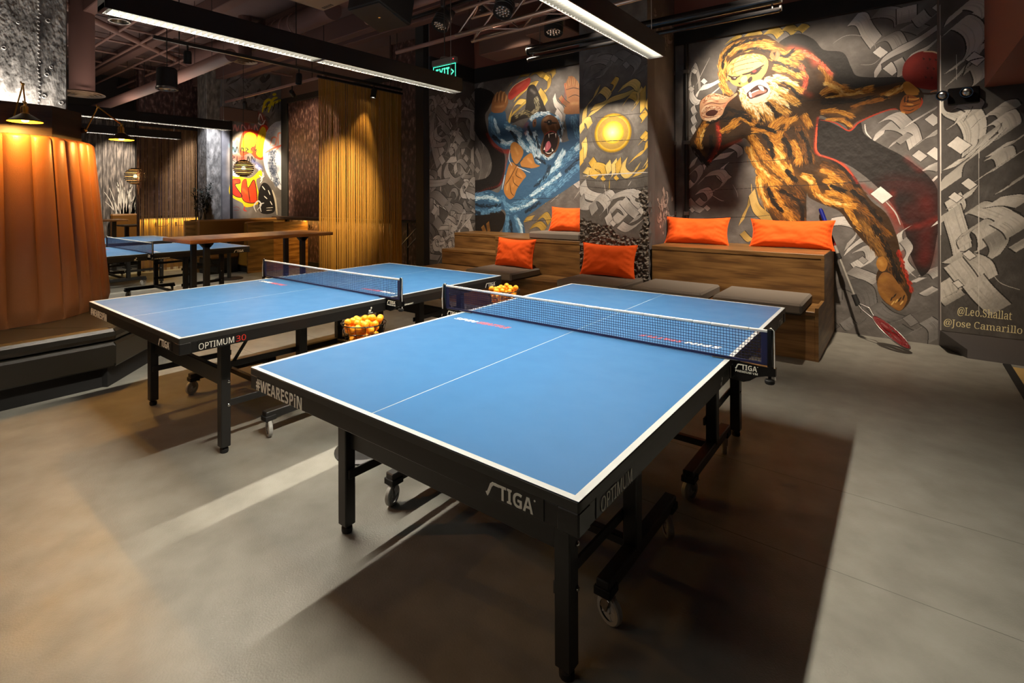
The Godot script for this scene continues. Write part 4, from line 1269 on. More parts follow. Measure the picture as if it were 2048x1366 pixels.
	part(t2, "rail", span_box(Vector3(-1.95, -0.02, -0.02), Vector3(2.1, 0.02, 0.02), 0.003), M.pipe_brown)
	for x: float in [-1.7, 1.7]:
		part(t2, "drop_rod", tube_mesh([Vector3(x, 0.02, 0), Vector3(x, 0.77, 0)], 0.007, 6), M.black_metal)
	can_spot(Vector3(-9.9, 3.46, -2.62), Vector3(-6.0, 1.3, -0.4), "bright spotlight facing the camera on the brown track, far left", 3.0)
	can_spot(Vector3(-8.83, 3.46, -2.68), Vector3(-9.7, 2.3, -3.35), "spotlight on the brown track aimed at the spray-painted wall", 17.0)
	can_spot(Vector3(-7.1, 3.46, -2.68), Vector3(-8.3, 2.9, -4.0), "spotlight on the brown track aimed at the rusty wall", 7.0)
	# cylinder pendants
	pendant(Vector3(-4.97, 2.70, 0.16), 0.105, 0.23, "black cylinder pendant hanging above the far end of the bar")
	pendant(Vector3(-5.30, 3.44, 0.52), 0.10, 0.20, "black cylinder downlight close to the ceiling, upper left")
	# striped ball pendants
	ball_pendant(Vector3(-7.3, 1.99, -1.88), 0.165, "round striped pendant lamp in front of the spray-painted wall", 1.2)
	ball_pendant(Vector3(-10.9, 1.95, -1.38), 0.20, "round striped pendant lamp half behind the bronze cords", 1.2)
	# air diffusers on round ducts
	diffuser(Vector3(-7.4, 2.92, 0.36), 0.27, "round white ceiling diffuser under a dark duct beside the concrete column")
	diffuser(Vector3(-6.52, 3.60, -1.52), 0.18, "small round ceiling diffuser above the black light bar")
	# pipes
	pipe([Vector3(-6.2, 4.12, 1.3), Vector3(-7.55, 4.12, 0.46), Vector3(-11.0, 4.12, -3.65)], 0.05, "brown pipe slanting across the ceiling above the far tables")
	pipe([Vector3(-11.5, 3.3, -0.76), Vector3(-7.3, 3.3, -0.755), Vector3(-5.3, 3.32, -0.72)], 0.085, "thick brown pipe under the ceiling behind the cylinder pendant")
	for k in 5:
		pipe([Vector3(-14.5, 4.12 - 0.02 * k, -0.3 - 0.42 * k), Vector3(-6.6, 4.12 - 0.02 * k, -0.3 - 0.42 * k)], 0.022, "thin brown conduit running across the far ceiling, %s from the camera" % ["nearest", "second", "third", "fourth", "farthest"][k], "ceiling conduits")
	for k in 4:
		pipe([Vector3(-8.2 - 0.9 * k, 4.2, 2.0), Vector3(-8.2 - 0.9 * k, 4.2, -3.9)], 0.02, "thin brown conduit running along the far ceiling, %s from the bar" % ["first", "second", "third", "fourth"][k], "ceiling conduits lengthwise")
	for k in 3:
		pipe([Vector3(-6.2 + 0.07 * k, 4.02, 2.2), Vector3(-8.0 + 0.07 * k, 4.02, 0.5)], 0.014, "thin slanting conduit by the concrete column, %s of three" % ["left one", "middle one", "right one"][k], "slanting conduits")
	pipe([Vector3(-4.4, 3.95, -2.2), Vector3(3.0, 3.95, -2.2)], 0.06, "brown pipe under the ceiling above the truss")
	pipe([Vector3(-4.4, 3.62, -2.75), Vector3(1.2, 3.62, -2.75)], 0.03, "black pipe behind the truss")
	# round air duct with ribs
	var rd := thing("round_duct", "dark ribbed round duct above the small diffuser", "duct", Vector3(-6.5, 3.9, -1.7))
	part(rd, "duct", tube_mesh([Vector3(-1.2, -0.1, 0.5), Vector3(-0.5, 0.02, 0.22), Vector3(0, 0.05, 0.05), Vector3(0.6, 0.08, 0.0), Vector3(2.0, 0.1, 0.0)], 0.15, 16), M.beam_brown)
	for k in 6:
		var ring := []
		for i in 21:
			ring.append(Vector3(0.1 + k * 0.22, 0.055 + cos(TAU * i / 20.0) * 0.155, sin(TAU * i / 20.0) * 0.155 + 0.03))
		part(rd, "rib", tube_mesh(ring, 0.01, 6, false), M.pipe_brown)

func linear_light(x: float, z0: float, z1: float, y: float, energy: float, label: String, group: String, runs: int, joint: float) -> void:
	var zc := (z0 + z1) / 2.0
	var t := thing("linear_light", label, "ceiling light", Vector3(x, y, zc), 0.0, group)
	var h := 0.135
	var w := 0.128
	var L := z1 - z0
	for s: float in [-1.0, 1.0]:
		part(t, "side", span_box(Vector3(s * (w / 2 - 0.0025) - 0.0025, 0, -L / 2), Vector3(s * (w / 2 - 0.0025) + 0.0025, h, L / 2), 0.001), M.black_metal)
		part(t, "end_plate", span_box(Vector3(-w / 2, 0, s * (L / 2 - 0.003) - 0.003), Vector3(w / 2, h, s * (L / 2 - 0.003) + 0.003), 0.001), M.black_metal)
		part(t, "suspension_wire", tube_mesh([Vector3(0, h, s * (L / 2 - 0.1)), Vector3(0, 4.3 - y, s * (L / 2 - 0.1))], 0.0028, 6), M.steel)
		part(t, "louvre_edge", span_box(Vector3(s * (w / 2 - 0.007) - 0.002, 0.0, -L / 2 + 0.006), Vector3(s * (w / 2 - 0.007) + 0.002, 0.003, L / 2 - 0.006)), M.louvre)
	part(t, "top_plate", span_box(Vector3(-w / 2, h - 0.004, -L / 2), Vector3(w / 2, h, L / 2), 0.001), M.black_metal)
	# a narrow opening on top lights the ceiling
	part(t, "top_diffuser", span_box(Vector3(-0.03, h, -L / 2 + 0.1), Vector3(0.03, h + 0.002, L / 2 - 0.1)), M.uplight_glow)
	area_light(Vector3(0, h + 0.006, 0), Vector2(0.05, L - 0.3), Color(1.0, 0.92, 0.84), energy * 0.12, t, Vector3.UP)
	var blade := box_mesh(Vector3(w - 0.014, 0.044, 0.0016))
	var from := -L / 2 + 0.01
	for r in runs:
		var to := (joint - zc) if r == 0 and runs == 2 else L / 2 - 0.01
		var a := from + 0.012
		var b := to - 0.012
		var m := (a + b) / 2.0
		part(t, "reflector", prism_mesh(PackedVector2Array([Vector2(-0.056, 0.03), Vector2(-0.040, 0.075), Vector2(-0.02, 0.098), Vector2(0.02, 0.098), Vector2(0.040, 0.075), Vector2(0.056, 0.03), Vector2(0.059, 0.03), Vector2(0.043, 0.078), Vector2(0.02, 0.102), Vector2(-0.02, 0.102), Vector2(-0.043, 0.078), Vector2(-0.059, 0.03)]), a, b), M.louvre)
		part(t, "tube_lamp", tube_mesh([Vector3(0, 0.075, a + 0.01), Vector3(0, 0.075, b - 0.01)], 0.013, 12), M.tube_glow)
		area_light(Vector3(0, 0.056, m), Vector2(0.05, b - a - 0.02), Color(1.0, 0.955, 0.88), energy, t)
		var n := int((b - a) / 0.034)
		for k in n:
			part(t, "louvre_blade", blade, M.blade, Vector3(0, 0.0245, lerpf(a, b, (k + 0.5) / n)))
		part(t, "joint_plate", span_box(Vector3(-w / 2 + 0.006, 0.0, to - 0.010), Vector3(w / 2 - 0.006, 0.030, to + 0.010)), M.black_metal)
		from = to

func exit_sign() -> void:
	var t := thing("exit_sign", "green lit exit sign on a thin rod, half hidden by the black light bar", "sign", Vector3(-2.75, 2.80, -2.0))
	part(t, "housing", span_box(Vector3(-0.18, 0.215, -0.03), Vector3(0.18, 0.285, 0.03), 0.004), M.sign_grey)
	part(t, "panel", span_box(Vector3(-0.178, 0.02, -0.004), Vector3(0.178, 0.215, 0.004), 0.001), M.exit_green)
	for e: Array in [[Vector3(-0.178, 0.204, 0.003), Vector3(0.178, 0.212, 0.006)], [Vector3(0.168, 0.02, 0.003), Vector3(0.176, 0.212, 0.006)], [Vector3(-0.178, 0.02, 0.003), Vector3(-0.170, 0.212, 0.006)]]:
		part(t, "lit_edge", span_box(e[0], e[1]), M.exit_glow)
	lettering(t, "EXIT", Vector3(-0.135, 0.055, 0.0045), Basis(), 0.125, 0.215, M.exit_glow)
	lettering(t, ">", Vector3(0.098, 0.075, 0.0045), Basis(), 0.09, 0.05, M.exit_glow)
	part(t, "test_lamp", span_box(Vector3(0.156, 0.25, 0.028), Vector3(0.166, 0.26, 0.032)), M.led_red)
	part(t, "canopy", lathe_mesh([Vector2(0.055, 0.285), Vector2(0.045, 0.305), Vector2(0.01, 0.315), Vector2(0, 0.315)], 14), M.sign_grey)
	part(t, "rod", tube_mesh([Vector3(0, 0.3, 0), Vector3(0, 1.5, 0)], 0.006, 6), M.black_metal)
	area_light(Vector3(0, 0.12, 0.02), Vector2(0.3, 0.15), Color(0.1, 1.0, 0.8), 0.01, t, Vector3.BACK)

func truss() -> void:
	var t := thing("lighting_truss", "pale metal box truss carrying the stage lights, top centre", "truss", Vector3(-0.9, 3.55, -2.35))
	var xa := -1.85
	var xb := 2.6
	for e: Array in [[-0.145, 0.15], [0.145, 0.15], [-0.145, -0.15], [0.145, -0.15]]:
		part(t, "chord", tube_mesh([Vector3(xa, e[0], e[1]), Vector3(xb, e[0], e[1])], 0.022, 12), M.truss_metal)
	var n := 12
	var step := (xb - xa) / n
	for k in n:
		var x := xa + k * step
		for e: Array in [[0, 0.15], [0, -0.15], [1, -0.145], [1, 0.145]]:
			var s := 1.0 if k % 2 == 0 else -1.0
			var p := Vector3(x + 0.02, s * -0.145, e[1]) if e[0] == 0 else Vector3(x + 0.02, e[1], s * -0.15)
			var q := Vector3(x + step - 0.02, s * 0.145, e[1]) if e[0] == 0 else Vector3(x + step - 0.02, e[1], s * 0.15)
			part(t, "lattice_bar", tube_mesh([p, q], 0.009, 8), M.truss_metal)
	for x: float in [-1.6, 1.4]:
		part(t, "hanger", tube_mesh([Vector3(x, 0.14, 0), Vector3(x, 0.75, 0)], 0.012, 8), M.steel)
	par_light(Vector3(-2.90, 3.62, -2.14), Vector3(-0.15, -1.0, 0.45), "black stage light with many small lenses at the left end of the truss")
	par_light(Vector3(-1.97, 3.56, -2.12), Vector3(0.05, -1.0, 0.55), "black stage light with many small lenses in the middle of the truss")
	par_light(Vector3(-1.72, 3.45, -2.72), Vector3(0.1, -1.0, 0.2), "small black stage light hanging behind the truss")

func par_light(at: Vector3, dir: Vector3, label: String) -> void:
	var t := thing("stage_light", label, "stage light", at)
	var d := dir.normalized()
	var x := d.cross(Vector3.RIGHT).normalized()
	var b := Basis(x.cross(-d).normalized(), -d, x)
	b = Basis(b.x.normalized(), b.y.normalized(), b.x.cross(b.y).normalized())
	part(t, "body", lathe_mesh([Vector2(0, -0.095), Vector2(0.098, -0.095), Vector2(0.105, -0.12), Vector2(0.108, -0.10), Vector2(0.105, 0.02), Vector2(0.085, 0.08), Vector2(0.05, 0.11), Vector2(0, 0.11)], 20), M.black_matt, Vector3.ZERO, b)
	for k in 3:
		part(t, "cooling_rib", lathe_mesh([Vector2(0.104, 0.0), Vector2(0.112, 0.004), Vector2(0.112, 0.010), Vector2(0.104, 0.014)], 20), M.black_metal, b * Vector3(0, -0.06 + k * 0.03, 0), b)
	var lens := lathe_mesh([Vector2(0, -0.012), Vector2(0.010, -0.009), Vector2(0.015, 0), Vector2(0.017, 0.004)], 12)
	for k in 18:
		var p := Vector2.ZERO if k == 0 else (Vector2.from_angle(TAU * k / 6.0) * 0.036 if k < 7 else Vector2.from_angle(TAU * k / 11.0) * 0.070)
		part(t, "lens", lens, M.chrome, b * Vector3(p.x, -0.097, p.y), b)
	part(t, "yoke", tube_mesh([b.x * 0.112, b.x * 0.12 + Vector3(0, 0.08, 0), Vector3(0, 0.17, 0), b.x * -0.12 + Vector3(0, 0.08, 0), b.x * -0.112], 0.010, 8), M.black_metal)
	part(t, "clamp", box_mesh(Vector3(0.05, 0.09, 0.04), 0.006), M.steel, Vector3(0, 0.19, 0))

func can_spot(at: Vector3, target: Vector3, label: String, energy: float) -> void:
	var t := thing("track_spotlight", label, "spotlight", at)
	var d := (target - at).normalized()
	var y := -d
	var x := y.cross(Vector3.UP if absf(y.y) < 0.95 else Vector3.RIGHT).normalized()
	var b := Basis(x, y, x.cross(y))
	var c := Vector3(0, -0.085, 0)
	part(t, "stem", tube_mesh([Vector3(0, 0.04, 0), c], 0.012, 8), M.black_metal)
	part(t, "can", lathe_mesh([Vector2(0.034, -0.085), Vector2(0.040, -0.09), Vector2(0.043, -0.085), Vector2(0.043, 0.03), Vector2(0.036, 0.055), Vector2(0, 0.055)], 18), M.black_matt, c, b)
	if energy > 0.0:
		part(t, "lamp_face", lathe_mesh([Vector2(0, -0.072), Vector2(0.037, -0.072), Vector2(0.037, -0.066), Vector2(0, -0.066)], 16), M.spot_glow, c, b)
		spot_light(c + d * 0.10, c + d * 3.0, Color(1.0, 0.88, 0.70), energy, 27.0, 0.45, 0.035, t)
	else:
		part(t, "lamp_face", lathe_mesh([Vector2(0, -0.072), Vector2(0.037, -0.072), Vector2(0.037, -0.066), Vector2(0, -0.066)], 16), M.chrome, c, b)

func pendant(at: Vector3, r: float, h: float, label: String) -> void:
	var t := thing("cylinder_pendant", label, "pendant lamp", at)
	part(t, "body", lathe_mesh([Vector2(r, 0.0), Vector2(r * 0.985, h * 0.92), Vector2(r * 0.8, h), Vector2(0, h)], 24), M.black_matt)
	part(t, "trim_ring", lathe_mesh([Vector2(r * 0.86, 0.004), Vector2(r * 0.9, -0.012), Vector2(r * 1.06, -0.012), Vector2(r * 1.08, 0.0), Vector2(r * 1.06, 0.016), Vector2(r, 0.016)], 24), M.steel)
	part(t, "reflector", lathe_mesh([Vector2(0, 0.05), Vector2(r * 0.5, 0.045), Vector2(r * 0.88, 0.0)], 20), M.louvre)
	part(t, "wire", tube_mesh([Vector3(0, h, 0), Vector3(0, 4.3 - at.y, 0)], 0.005, 6), M.black_metal)

func ball_pendant(at: Vector3, r: float, label: String, energy: float) -> void:
	var t := thing("ball_pendant", label, "pendant lamp", at)
	for k in 11:
		# stacked rings with gaps between them
		var a := lerpf(-1.18, 1.18, k / 10.0)
		var rr := r * cos(a)
		var y := r * 0.86 * sin(a)
		part(t, "ring", lathe_mesh([Vector2(rr - 0.012, y - 0.009), Vector2(rr, y - 0.009), Vector2(rr, y + 0.009), Vector2(rr - 0.012, y + 0.009), Vector2(rr - 0.012, y - 0.009)], 24), M.black_matt if k % 2 == 0 else M.tan_paint)
	for k in 4:
		var a := TAU * k / 4.0
		var pts := []
		for j in 9:
			var b := lerpf(-1.2, 1.2, j / 8.0)
			pts.append(Vector3(cos(a) * (r - 0.014) * cos(b), r * 0.86 * sin(b), sin(a) * (r - 0.014) * cos(b)))
		part(t, "rib", tube_mesh(pts, 0.003, 5), M.black_metal)
	part(t, "bulb", lathe_mesh([Vector2(0, -0.035), Vector2(0.025, -0.025), Vector2(0.035, 0), Vector2(0.025, 0.025), Vector2(0, 0.035)], 14), M.bulb_glow)
	omni_light(Vector3.ZERO, Color(1.0, 0.80, 0.48), energy * 0.3, 0.03, t)
	part(t, "cord", tube_mesh([Vector3(0, r * 0.8, 0), Vector3(0, 4.3 - at.y, 0)], 0.005, 6), M.black_metal)

func diffuser(at: Vector3, r: float, label: String) -> void:
	var t := thing("air_diffuser", label, "air vent", at)
	for k in 4:
		var q := r * (1.0 - 0.22 * k)
		part(t, "cone_ring", lathe_mesh([Vector2(q, 0.0), Vector2(q, 0.008), Vector2(q * 0.80, 0.035), Vector2(q * 0.80, 0.027), Vector2(q, 0.0)], 28), M.tan_paint, Vector3(0, -0.006 * k, 0))
	part(t, "duct_neck", lathe_mesh([Vector2(r * 0.55, 0.02), Vector2(r * 0.55, 4.3 - at.y), Vector2(0, 4.3 - at.y)], 20), M.beam_brown)

func pipe(pts: Array, r: float, label: String, group := "") -> void:
	var mid: Vector3 = pts[0]
	var local := []
	for p: Vector3 in pts:
		local.append(p - mid)
	var t := thing("ceiling_pipe", label, "pipe", mid, 0.0, group)
	part(t, "pipe", tube_mesh(local, r, 12), M.pipe_brown)
	for k in range(1, 4):
		var p: Vector3 = local[0].lerp(local[local.size() - 1], k / 4.0) if local.size() == 2 else local[1].lerp(local[2], (k - 0.5) / 3.5)
		part(t, "pipe_hanger", tube_mesh([p, Vector3(p.x, 4.3 - mid.y, p.z)], 0.004, 5), M.black_metal)

func lamps() -> void:
	# spotlights for the painted wall, on a track near the truss
	var tr := thing("lighting_track", "black lighting track behind the truss, in front of the painted wall", "lighting track", Vector3(-0.6, 3.93, -2.5))
	part(tr, "rail", span_box(Vector3(-3.2, -0.02, -0.02), Vector3(3.6, 0.02, 0.02), 0.003), M.black_metal)
	for x: float in [-2.5, 2.5]:
		part(tr, "drop_rod", tube_mesh([Vector3(x, 0.02, 0), Vector3(x, 0.37, 0)], 0.007, 6), M.black_metal)
	for e: Array in [[0.25, Vector3(-0.05, 2.75, WALL), 16.0, 22.0, "at the painted giant's face"], [-1.15, Vector3(-1.33, 2.25, -3.5), 12.0, 19.0, "at the painted gold sun"], [-2.6, Vector3(-2.8, 1.7, WALL), 18.0, 42.0, "at the painted ape"], [2.3, Vector3(1.9, 1.8, -4.03), 22.0, 42.0, "at the wall block at the right"], [-3.1, Vector3(-5.2, 1.55, -2.40), 42.0, 15.0, "at the golden curtain"], [0.7, Vector3(0.4, 1.4, WALL), 22.0, 42.0, "at the painted giant's legs"]]:
		var t := thing("track_spotlight", "black can spotlight behind the truss, aimed " + e[4], "spotlight", Vector3(e[0], 3.90, -2.5), 0.0, "spotlights for the painted wall")
		var c := Vector3(0, -0.085, 0)
		var d: Vector3 = (e[1] - t.position - c).normalized()
		var x := (-d).cross(Vector3.UP).normalized()
		var b := Basis(x, -d, x.cross(-d))
		part(t, "stem", tube_mesh([Vector3(0, 0.02, 0), c], 0.012, 8), M.black_metal)
		part(t, "can", lathe_mesh([Vector2(0.034, -0.085), Vector2(0.040, -0.09), Vector2(0.043, -0.085), Vector2(0.043, 0.03), Vector2(0.036, 0.055), Vector2(0, 0.055)], 18), M.black_matt, c, b)
		part(t, "lamp_face", lathe_mesh([Vector2(0, -0.072), Vector2(0.037, -0.072), Vector2(0.037, -0.066), Vector2(0, -0.066)], 16), M.spot_glow, c, b)
		spot_light(c + d * 0.10, c + d * 3.0, Color(1.0, 0.91, 0.80), e[2], e[3], 1.0, 0.035, t)

# ---------------------------------------------------------------- small things

func small_things() -> void:
	# vertical pipes on the wall right of the pillar
	for e: Array in [[-0.945, 0.030, "dark vertical pipe on the wall close to the pillar, left one"], [-0.773, 0.026, "dark vertical pipe on the wall, right one beside the painted giant"]]:
		var t := thing("wall_pipe", e[2], "pipe", Vector3(e[0], 0.912, WALL + 0.04))
		part(t, "pipe", tube_mesh([Vector3.ZERO, Vector3(0, 2.50, 0)], e[1], 14), M.black_metal)
		for y: float in [0.35, 1.25, 2.15]:
			part(t, "clamp", box_mesh(Vector3(e[1] * 2.6, 0.05, e[1] * 2.3), 0.006), M.steel, Vector3(0, y, 0))
	# ball retriever leaning in the corner
	var r := thing("ball_retriever", "ball retriever with a blue cap and red net, leaning beside the bleachers", "ball collector", Vector3(1.0, 0.0, -4.15))
	var foot := Vector3(0.10, 0.03, 0.10)
	var top := Vector3(0.642, 1.335, -4.365) - r.position
	var d := (top - foot).normalized()
	var ln := (top - foot).length()
	var at := func(v: float) -> Vector3: return foot + d * ln * v
	part(r, "pole", tube_mesh([at.call(0.30), at.call(0.90)], 0.011, 10), M.aluminium)
	part(r, "upper_tube", tube_mesh([at.call(0.62), at.call(0.91)], 0.016, 10), M.aluminium)
	part(r, "collar", tube_mesh([at.call(0.60), at.call(0.64)], 0.021, 10), M.black_matt)
	part(r, "cap", tube_mesh([at.call(0.895), at.call(0.985), at.call(1.0)], [0.021, 0.021, 0.014], 12), M.blue_plastic)
	part(r, "sticker", tube_mesh([at.call(0.70), at.call(0.78)], 0.0165, 10), M.red_plastic)
	part(r, "joint", tube_mesh([at.call(0.25), at.call(0.33)], 0.024, 10), M.black_matt)
	# the net bag lies out along the floor from the joint
	var j: Vector3 = at.call(0.27)
	var e2 := Vector3(0.36, 0.02, 0.27)
	var bag := begin()
	var hoop := []
	for k in 25:
		var a := TAU * k / 24.0
		hoop.append(e2.lerp(j, 0.30) + Vector3(0.5, -0.45, 0.35).normalized() * cos(a) * 0.20 + Vector3(0.4, 0.0, -0.55).normalized() * sin(a) * 0.085 + Vector3(0, 0.035, 0))
	part(r, "hoop", tube_mesh(hoop, 0.006, 6, false), M.steel)
	for k in 24:
		tube(bag, [hoop[k], hoop[(k + 7) % 24]], 0.0045, 5, false)
		tube(bag, [hoop[k], hoop[(k + 12) % 24]], 0.0045, 5, false)
	part(r, "net_bag", bag.commit(), M.red_plastic)
	part(r, "handle_wire", tube_mesh([j, j.lerp(hoop[12], 0.5) + Vector3(0.03, 0.02, 0), hoop[12]], 0.006, 6), M.steel)
	part(r, "handle_wire", tube_mesh([j, j.lerp(hoop[12], 0.5) + Vector3(-0.03, 0.0, 0.02), hoop[14]], 0.006, 6), M.steel)
	# emergency light on the wall block
	var m := thing("emergency_light", "black emergency light with two lamp heads on the painted wall block", "wall light", Vector3(1.74, 2.37, -4.03))
	part(m, "body", span_box(Vector3(-0.085, -0.075, 0.0), Vector3(0.125, 0.075, 0.06), 0.008), M.black_gloss)
	for e: Array in [[-0.12, 0.015], [0.04, 0.025]]:
		var bb := Basis(Vector3.RIGHT, PI / 2.0 + 0.25) * Basis(Vector3.BACK, 0.2)
		part(m, "lamp_head", lathe_mesh([Vector2(0, -0.03), Vector2(0.03, -0.03), Vector2(0.044, 0.01), Vector2(0.046, 0.03), Vector2(0.038, 0.03)], 18), M.black_gloss, Vector3(e[0], e[1], 0.085), bb)
		part(m, "lens", lathe_mesh([Vector2(0.036, 0.022), Vector2(0.02, 0.030), Vector2(0, 0.033)], 16), M.chrome, Vector3(e[0], e[1], 0.085), bb)
	# straw mat at the right edge
	var mt := thing("floor_mat", "straw-coloured floor mat with a dark edge at the right side of the frame", "mat", Vector3(2.6, 0, -2.6))
	part(mt, "mat", span_box(Vector3(-0.55, 0.0, -1.30), Vector3(1.0, 0.010, 1.3), 0.003), M.rug_straw)
	part(mt, "edge_strip", span_box(Vector3(-0.60, 0.0, -1.38), Vector3(-0.55, 0.012, 1.3), 0.002), M.black_matt)

# ---------------------------------------------------------------- the painter of the wall paintings
# Places are whole numbers, 5 mm each, from the lower left corner of the painted sheet.

class Pic:
	var im: Image
	var k: float              # pixels for one unit
	var s: float              # brush sizes are multiplied by this
	var g := RandomNumberGenerator.new()
	var dabs := {}
	var rows := {}
	var soft_dab := {}

	func _init(w_m: float, h_m: float, px_per_m: float, brush: float, ground: String, sd: int) -> void:
		im = Image.create(int(w_m * px_per_m), int(h_m * px_per_m), false, Image.FORMAT_RGBA8)
		im.fill(Color(ground))
		k = px_per_m / 200.0
		s = brush
		g.seed = sd

	func pt(x: float, y: float) -> Vector2:
		return Vector2(x * k, im.get_height() - y * k)

	func path(a: Array) -> PackedVector2Array:
		var p := PackedVector2Array()
		for i in range(0, a.size() - 1, 2):
			p.append(pt(a[i], a[i + 1]))
		return p

	func curve(p: PackedVector2Array, closed: bool, per: int) -> PackedVector2Array:
		var n := p.size()
		if n < 3:
			if n < 2:
				return p
			var two := PackedVector2Array()
			for j in per + 1:
				two.append(p[0].lerp(p[1], float(j) / per))
			return two
		var q := PackedVector2Array()
		for i in (n if closed else n - 1):
			var a := p[(i - 1 + n) % n] if closed else p[maxi(i - 1, 0)]
			var b := p[i]
			var c := p[(i + 1) % n]
			var d := p[(i + 2) % n] if closed else p[mini(i + 2, n - 1)]
			for j in per:
				q.append(b.cubic_interpolate(c, a, d, float(j) / per))
		if not closed:
			q.append(p[n - 1])
		return q

	func fill(p: PackedVector2Array, col: Color) -> void:
		var lo := INF
		var hi := -INF
		for v in p:
			lo = minf(lo, v.y)
			hi = maxf(hi, v.y)
		var w := im.get_width()
		var n := p.size()
		var row: Image
		if col.a < 0.995:
			var key := col.to_html()
			if not rows.has(key):
				var r := Image.create(w, 1, false, Image.FORMAT_RGBA8)
				r.fill(col)
				rows[key] = r
			row = rows[key]
		for y in range(maxi(int(ceil(lo - 0.5)), 0), mini(int(floor(hi - 0.5)), im.get_height() - 1) + 1):
			var yc := y + 0.5
			var xs := PackedFloat32Array()
			for i in n:
				var a := p[i]
				var b := p[(i + 1) % n]
				if (a.y <= yc) != (b.y <= yc):
					xs.append(a.x + (yc - a.y) / (b.y - a.y) * (b.x - a.x))
			xs.sort()
			for i in range(0, xs.size() - 1, 2):
				var x0 := maxi(int(round(xs[i])), 0)
				var x1 := mini(maxi(int(round(xs[i + 1])), x0 + 1), w)
				if x1 > x0:
					if row:
						im.blend_rect(row, Rect2i(0, 0, x1 - x0, 1), Vector2i(x0, y))
					else:
						im.fill_rect(Rect2i(x0, y, x1 - x0, 1), col)

	func shape(col: String, a: Array, smooth: bool, alpha: float) -> void:
		var c := Color(col)
		c.a = alpha
		var p := path(a)
		fill(curve(p, true, 5) if smooth and p.size() > 3 else p, c)

	func dab(col: Color, r: int) -> Image:
		var key := "%s %d" % [col.to_html(), r]
		if not dabs.has(key):
			var b := col.to_html()
			if not soft_dab.has(b):
				var m := Image.create(33, 33, false, Image.FORMAT_RGBA8)
				for y in 33:
					for x in 33:
						var d := Vector2(x - 16, y - 16).length() / 16.5
						m.set_pixel(x, y, Color(col, col.a * pow(maxf(0.0, 1.0 - d), 1.2)))
				soft_dab[b] = m
			var z: Image = soft_dab[b].duplicate()
			z.resize(r * 2, r * 2, Image.INTERPOLATE_BILINEAR)
			dabs[key] = z
		return dabs[key]

	func spray(col: String, r: float, alpha: float, a: Array) -> void:
		var c := Color(col)
		c.a = alpha
		var rr := maxi(int(r * s * k * 1.35), 2)
		var d := dab(c, rr)
		var p := curve(path(a), false, 6)
		var last := Vector2(-999, -999)
		for v in p:
			if v.distance_to(last) > rr * 0.45:
				last = v
				im.blend_rect(d, Rect2i(0, 0, rr * 2, rr * 2), Vector2i(v) - Vector2i(rr, rr))

	func fur(cols: String, width: float, n: int, length: float, a: Array) -> void:
		var p := curve(path(a), false, 8)
		var cs := cols.split(",")
		var m := p.size()
		for i in int(n * 1.7):
			var t := g.randi_range(0, m - 2)
			var d := (p[t + 1] - p[t]).normalized()
			var nn := Vector2(-d.y, d.x)
			# the tuft is full along the middle of the path and thins out to both sides
			var off := (g.randf() + g.randf() - 1.0) * width * s * k
			var o := p[t] + nn * off + d * g.randf_range(-2, 2)
			var ln := length * s * k * g.randf_range(0.55, 1.25)
			var bend := nn * g.randf_range(-0.28, 0.28) * ln
			var hw := g.randf_range(0.6, 1.5) * s * k
			var c := Color(cs[g.randi_range(0, cs.size() - 1)])
			c.a = [0.55, 0.75, 0.9][g.randi_range(0, 2)]
			var mid := o + d * ln * 0.5 + bend * 0.4
			var tip := o + d * ln + bend
			fill(PackedVector2Array([o - nn * hw * 0.4, mid - nn * hw, tip, mid + nn * hw, o + nn * hw * 0.4]), c)

	func line(col: String, w: float, a: Array) -> void:
		var p := curve(path(a), false, 7)
		var c := Color(col)
		var m := p.size()
		var l := PackedVector2Array()
		var r := PackedVector2Array()
		for i in m:
			var d := (p[mini(i + 1, m - 1)] - p[maxi(i - 1, 0)]).normalized()
			var nn := Vector2(-d.y, d.x) * maxf(w * s * k * 0.5 * sqrt(maxf(0.12, sin(PI * (i + 0.5) / m))), 0.6)
			l.append(p[i] + nn)
			r.append(p[i] - nn)
		r.reverse()
		l.append_array(r)
		fill(l, c)

	func nib(col: String, nx: float, ny: float, a: Array) -> void:
		# a broad flat nib held at one slant, a dark edge on either side, paint thinning along the stroke
		var p := curve(path(a), false, 8)
		var c := Color(col)
		var h := Vector2(nx, -ny) * 0.5 * s * k
		var dark := Color(0.10, 0.095, 0.09, 0.75)
		var e := h * (1.0 + 3.0 / maxf(h.length(), 1.0))
		for i in p.size() - 1:
			fill(PackedVector2Array([p[i] - e, p[i] + e, p[i + 1] + e, p[i + 1] - e]), dark)
		var base := g.randf_range(-0.08, 0.05)
		for i in p.size() - 1:
			var t := float(i) / p.size()
			var v := base + 0.10 * sin(t * 5.0 + nx)
			var cc := c.lightened(v) if v > 0.0 else c.darkened(-v * 1.6)
			fill(PackedVector2Array([p[i] - h, p[i] + h, p[i + 1] + h, p[i + 1] - h]), cc)
		# dry bristle streaks
		for b in 5:
			var f := g.randf_range(-0.9, 0.9)
			var w := h * 0.05
			var cc := c.darkened(g.randf_range(0.08, 0.25))
			cc.a = 0.5
			for i in range(p.size() / 4, p.size() - 1):
				fill(PackedVector2Array([p[i] + h * f - w, p[i] + h * f + w, p[i + 1] + h * f + w, p[i + 1] + h * f - w]), cc)

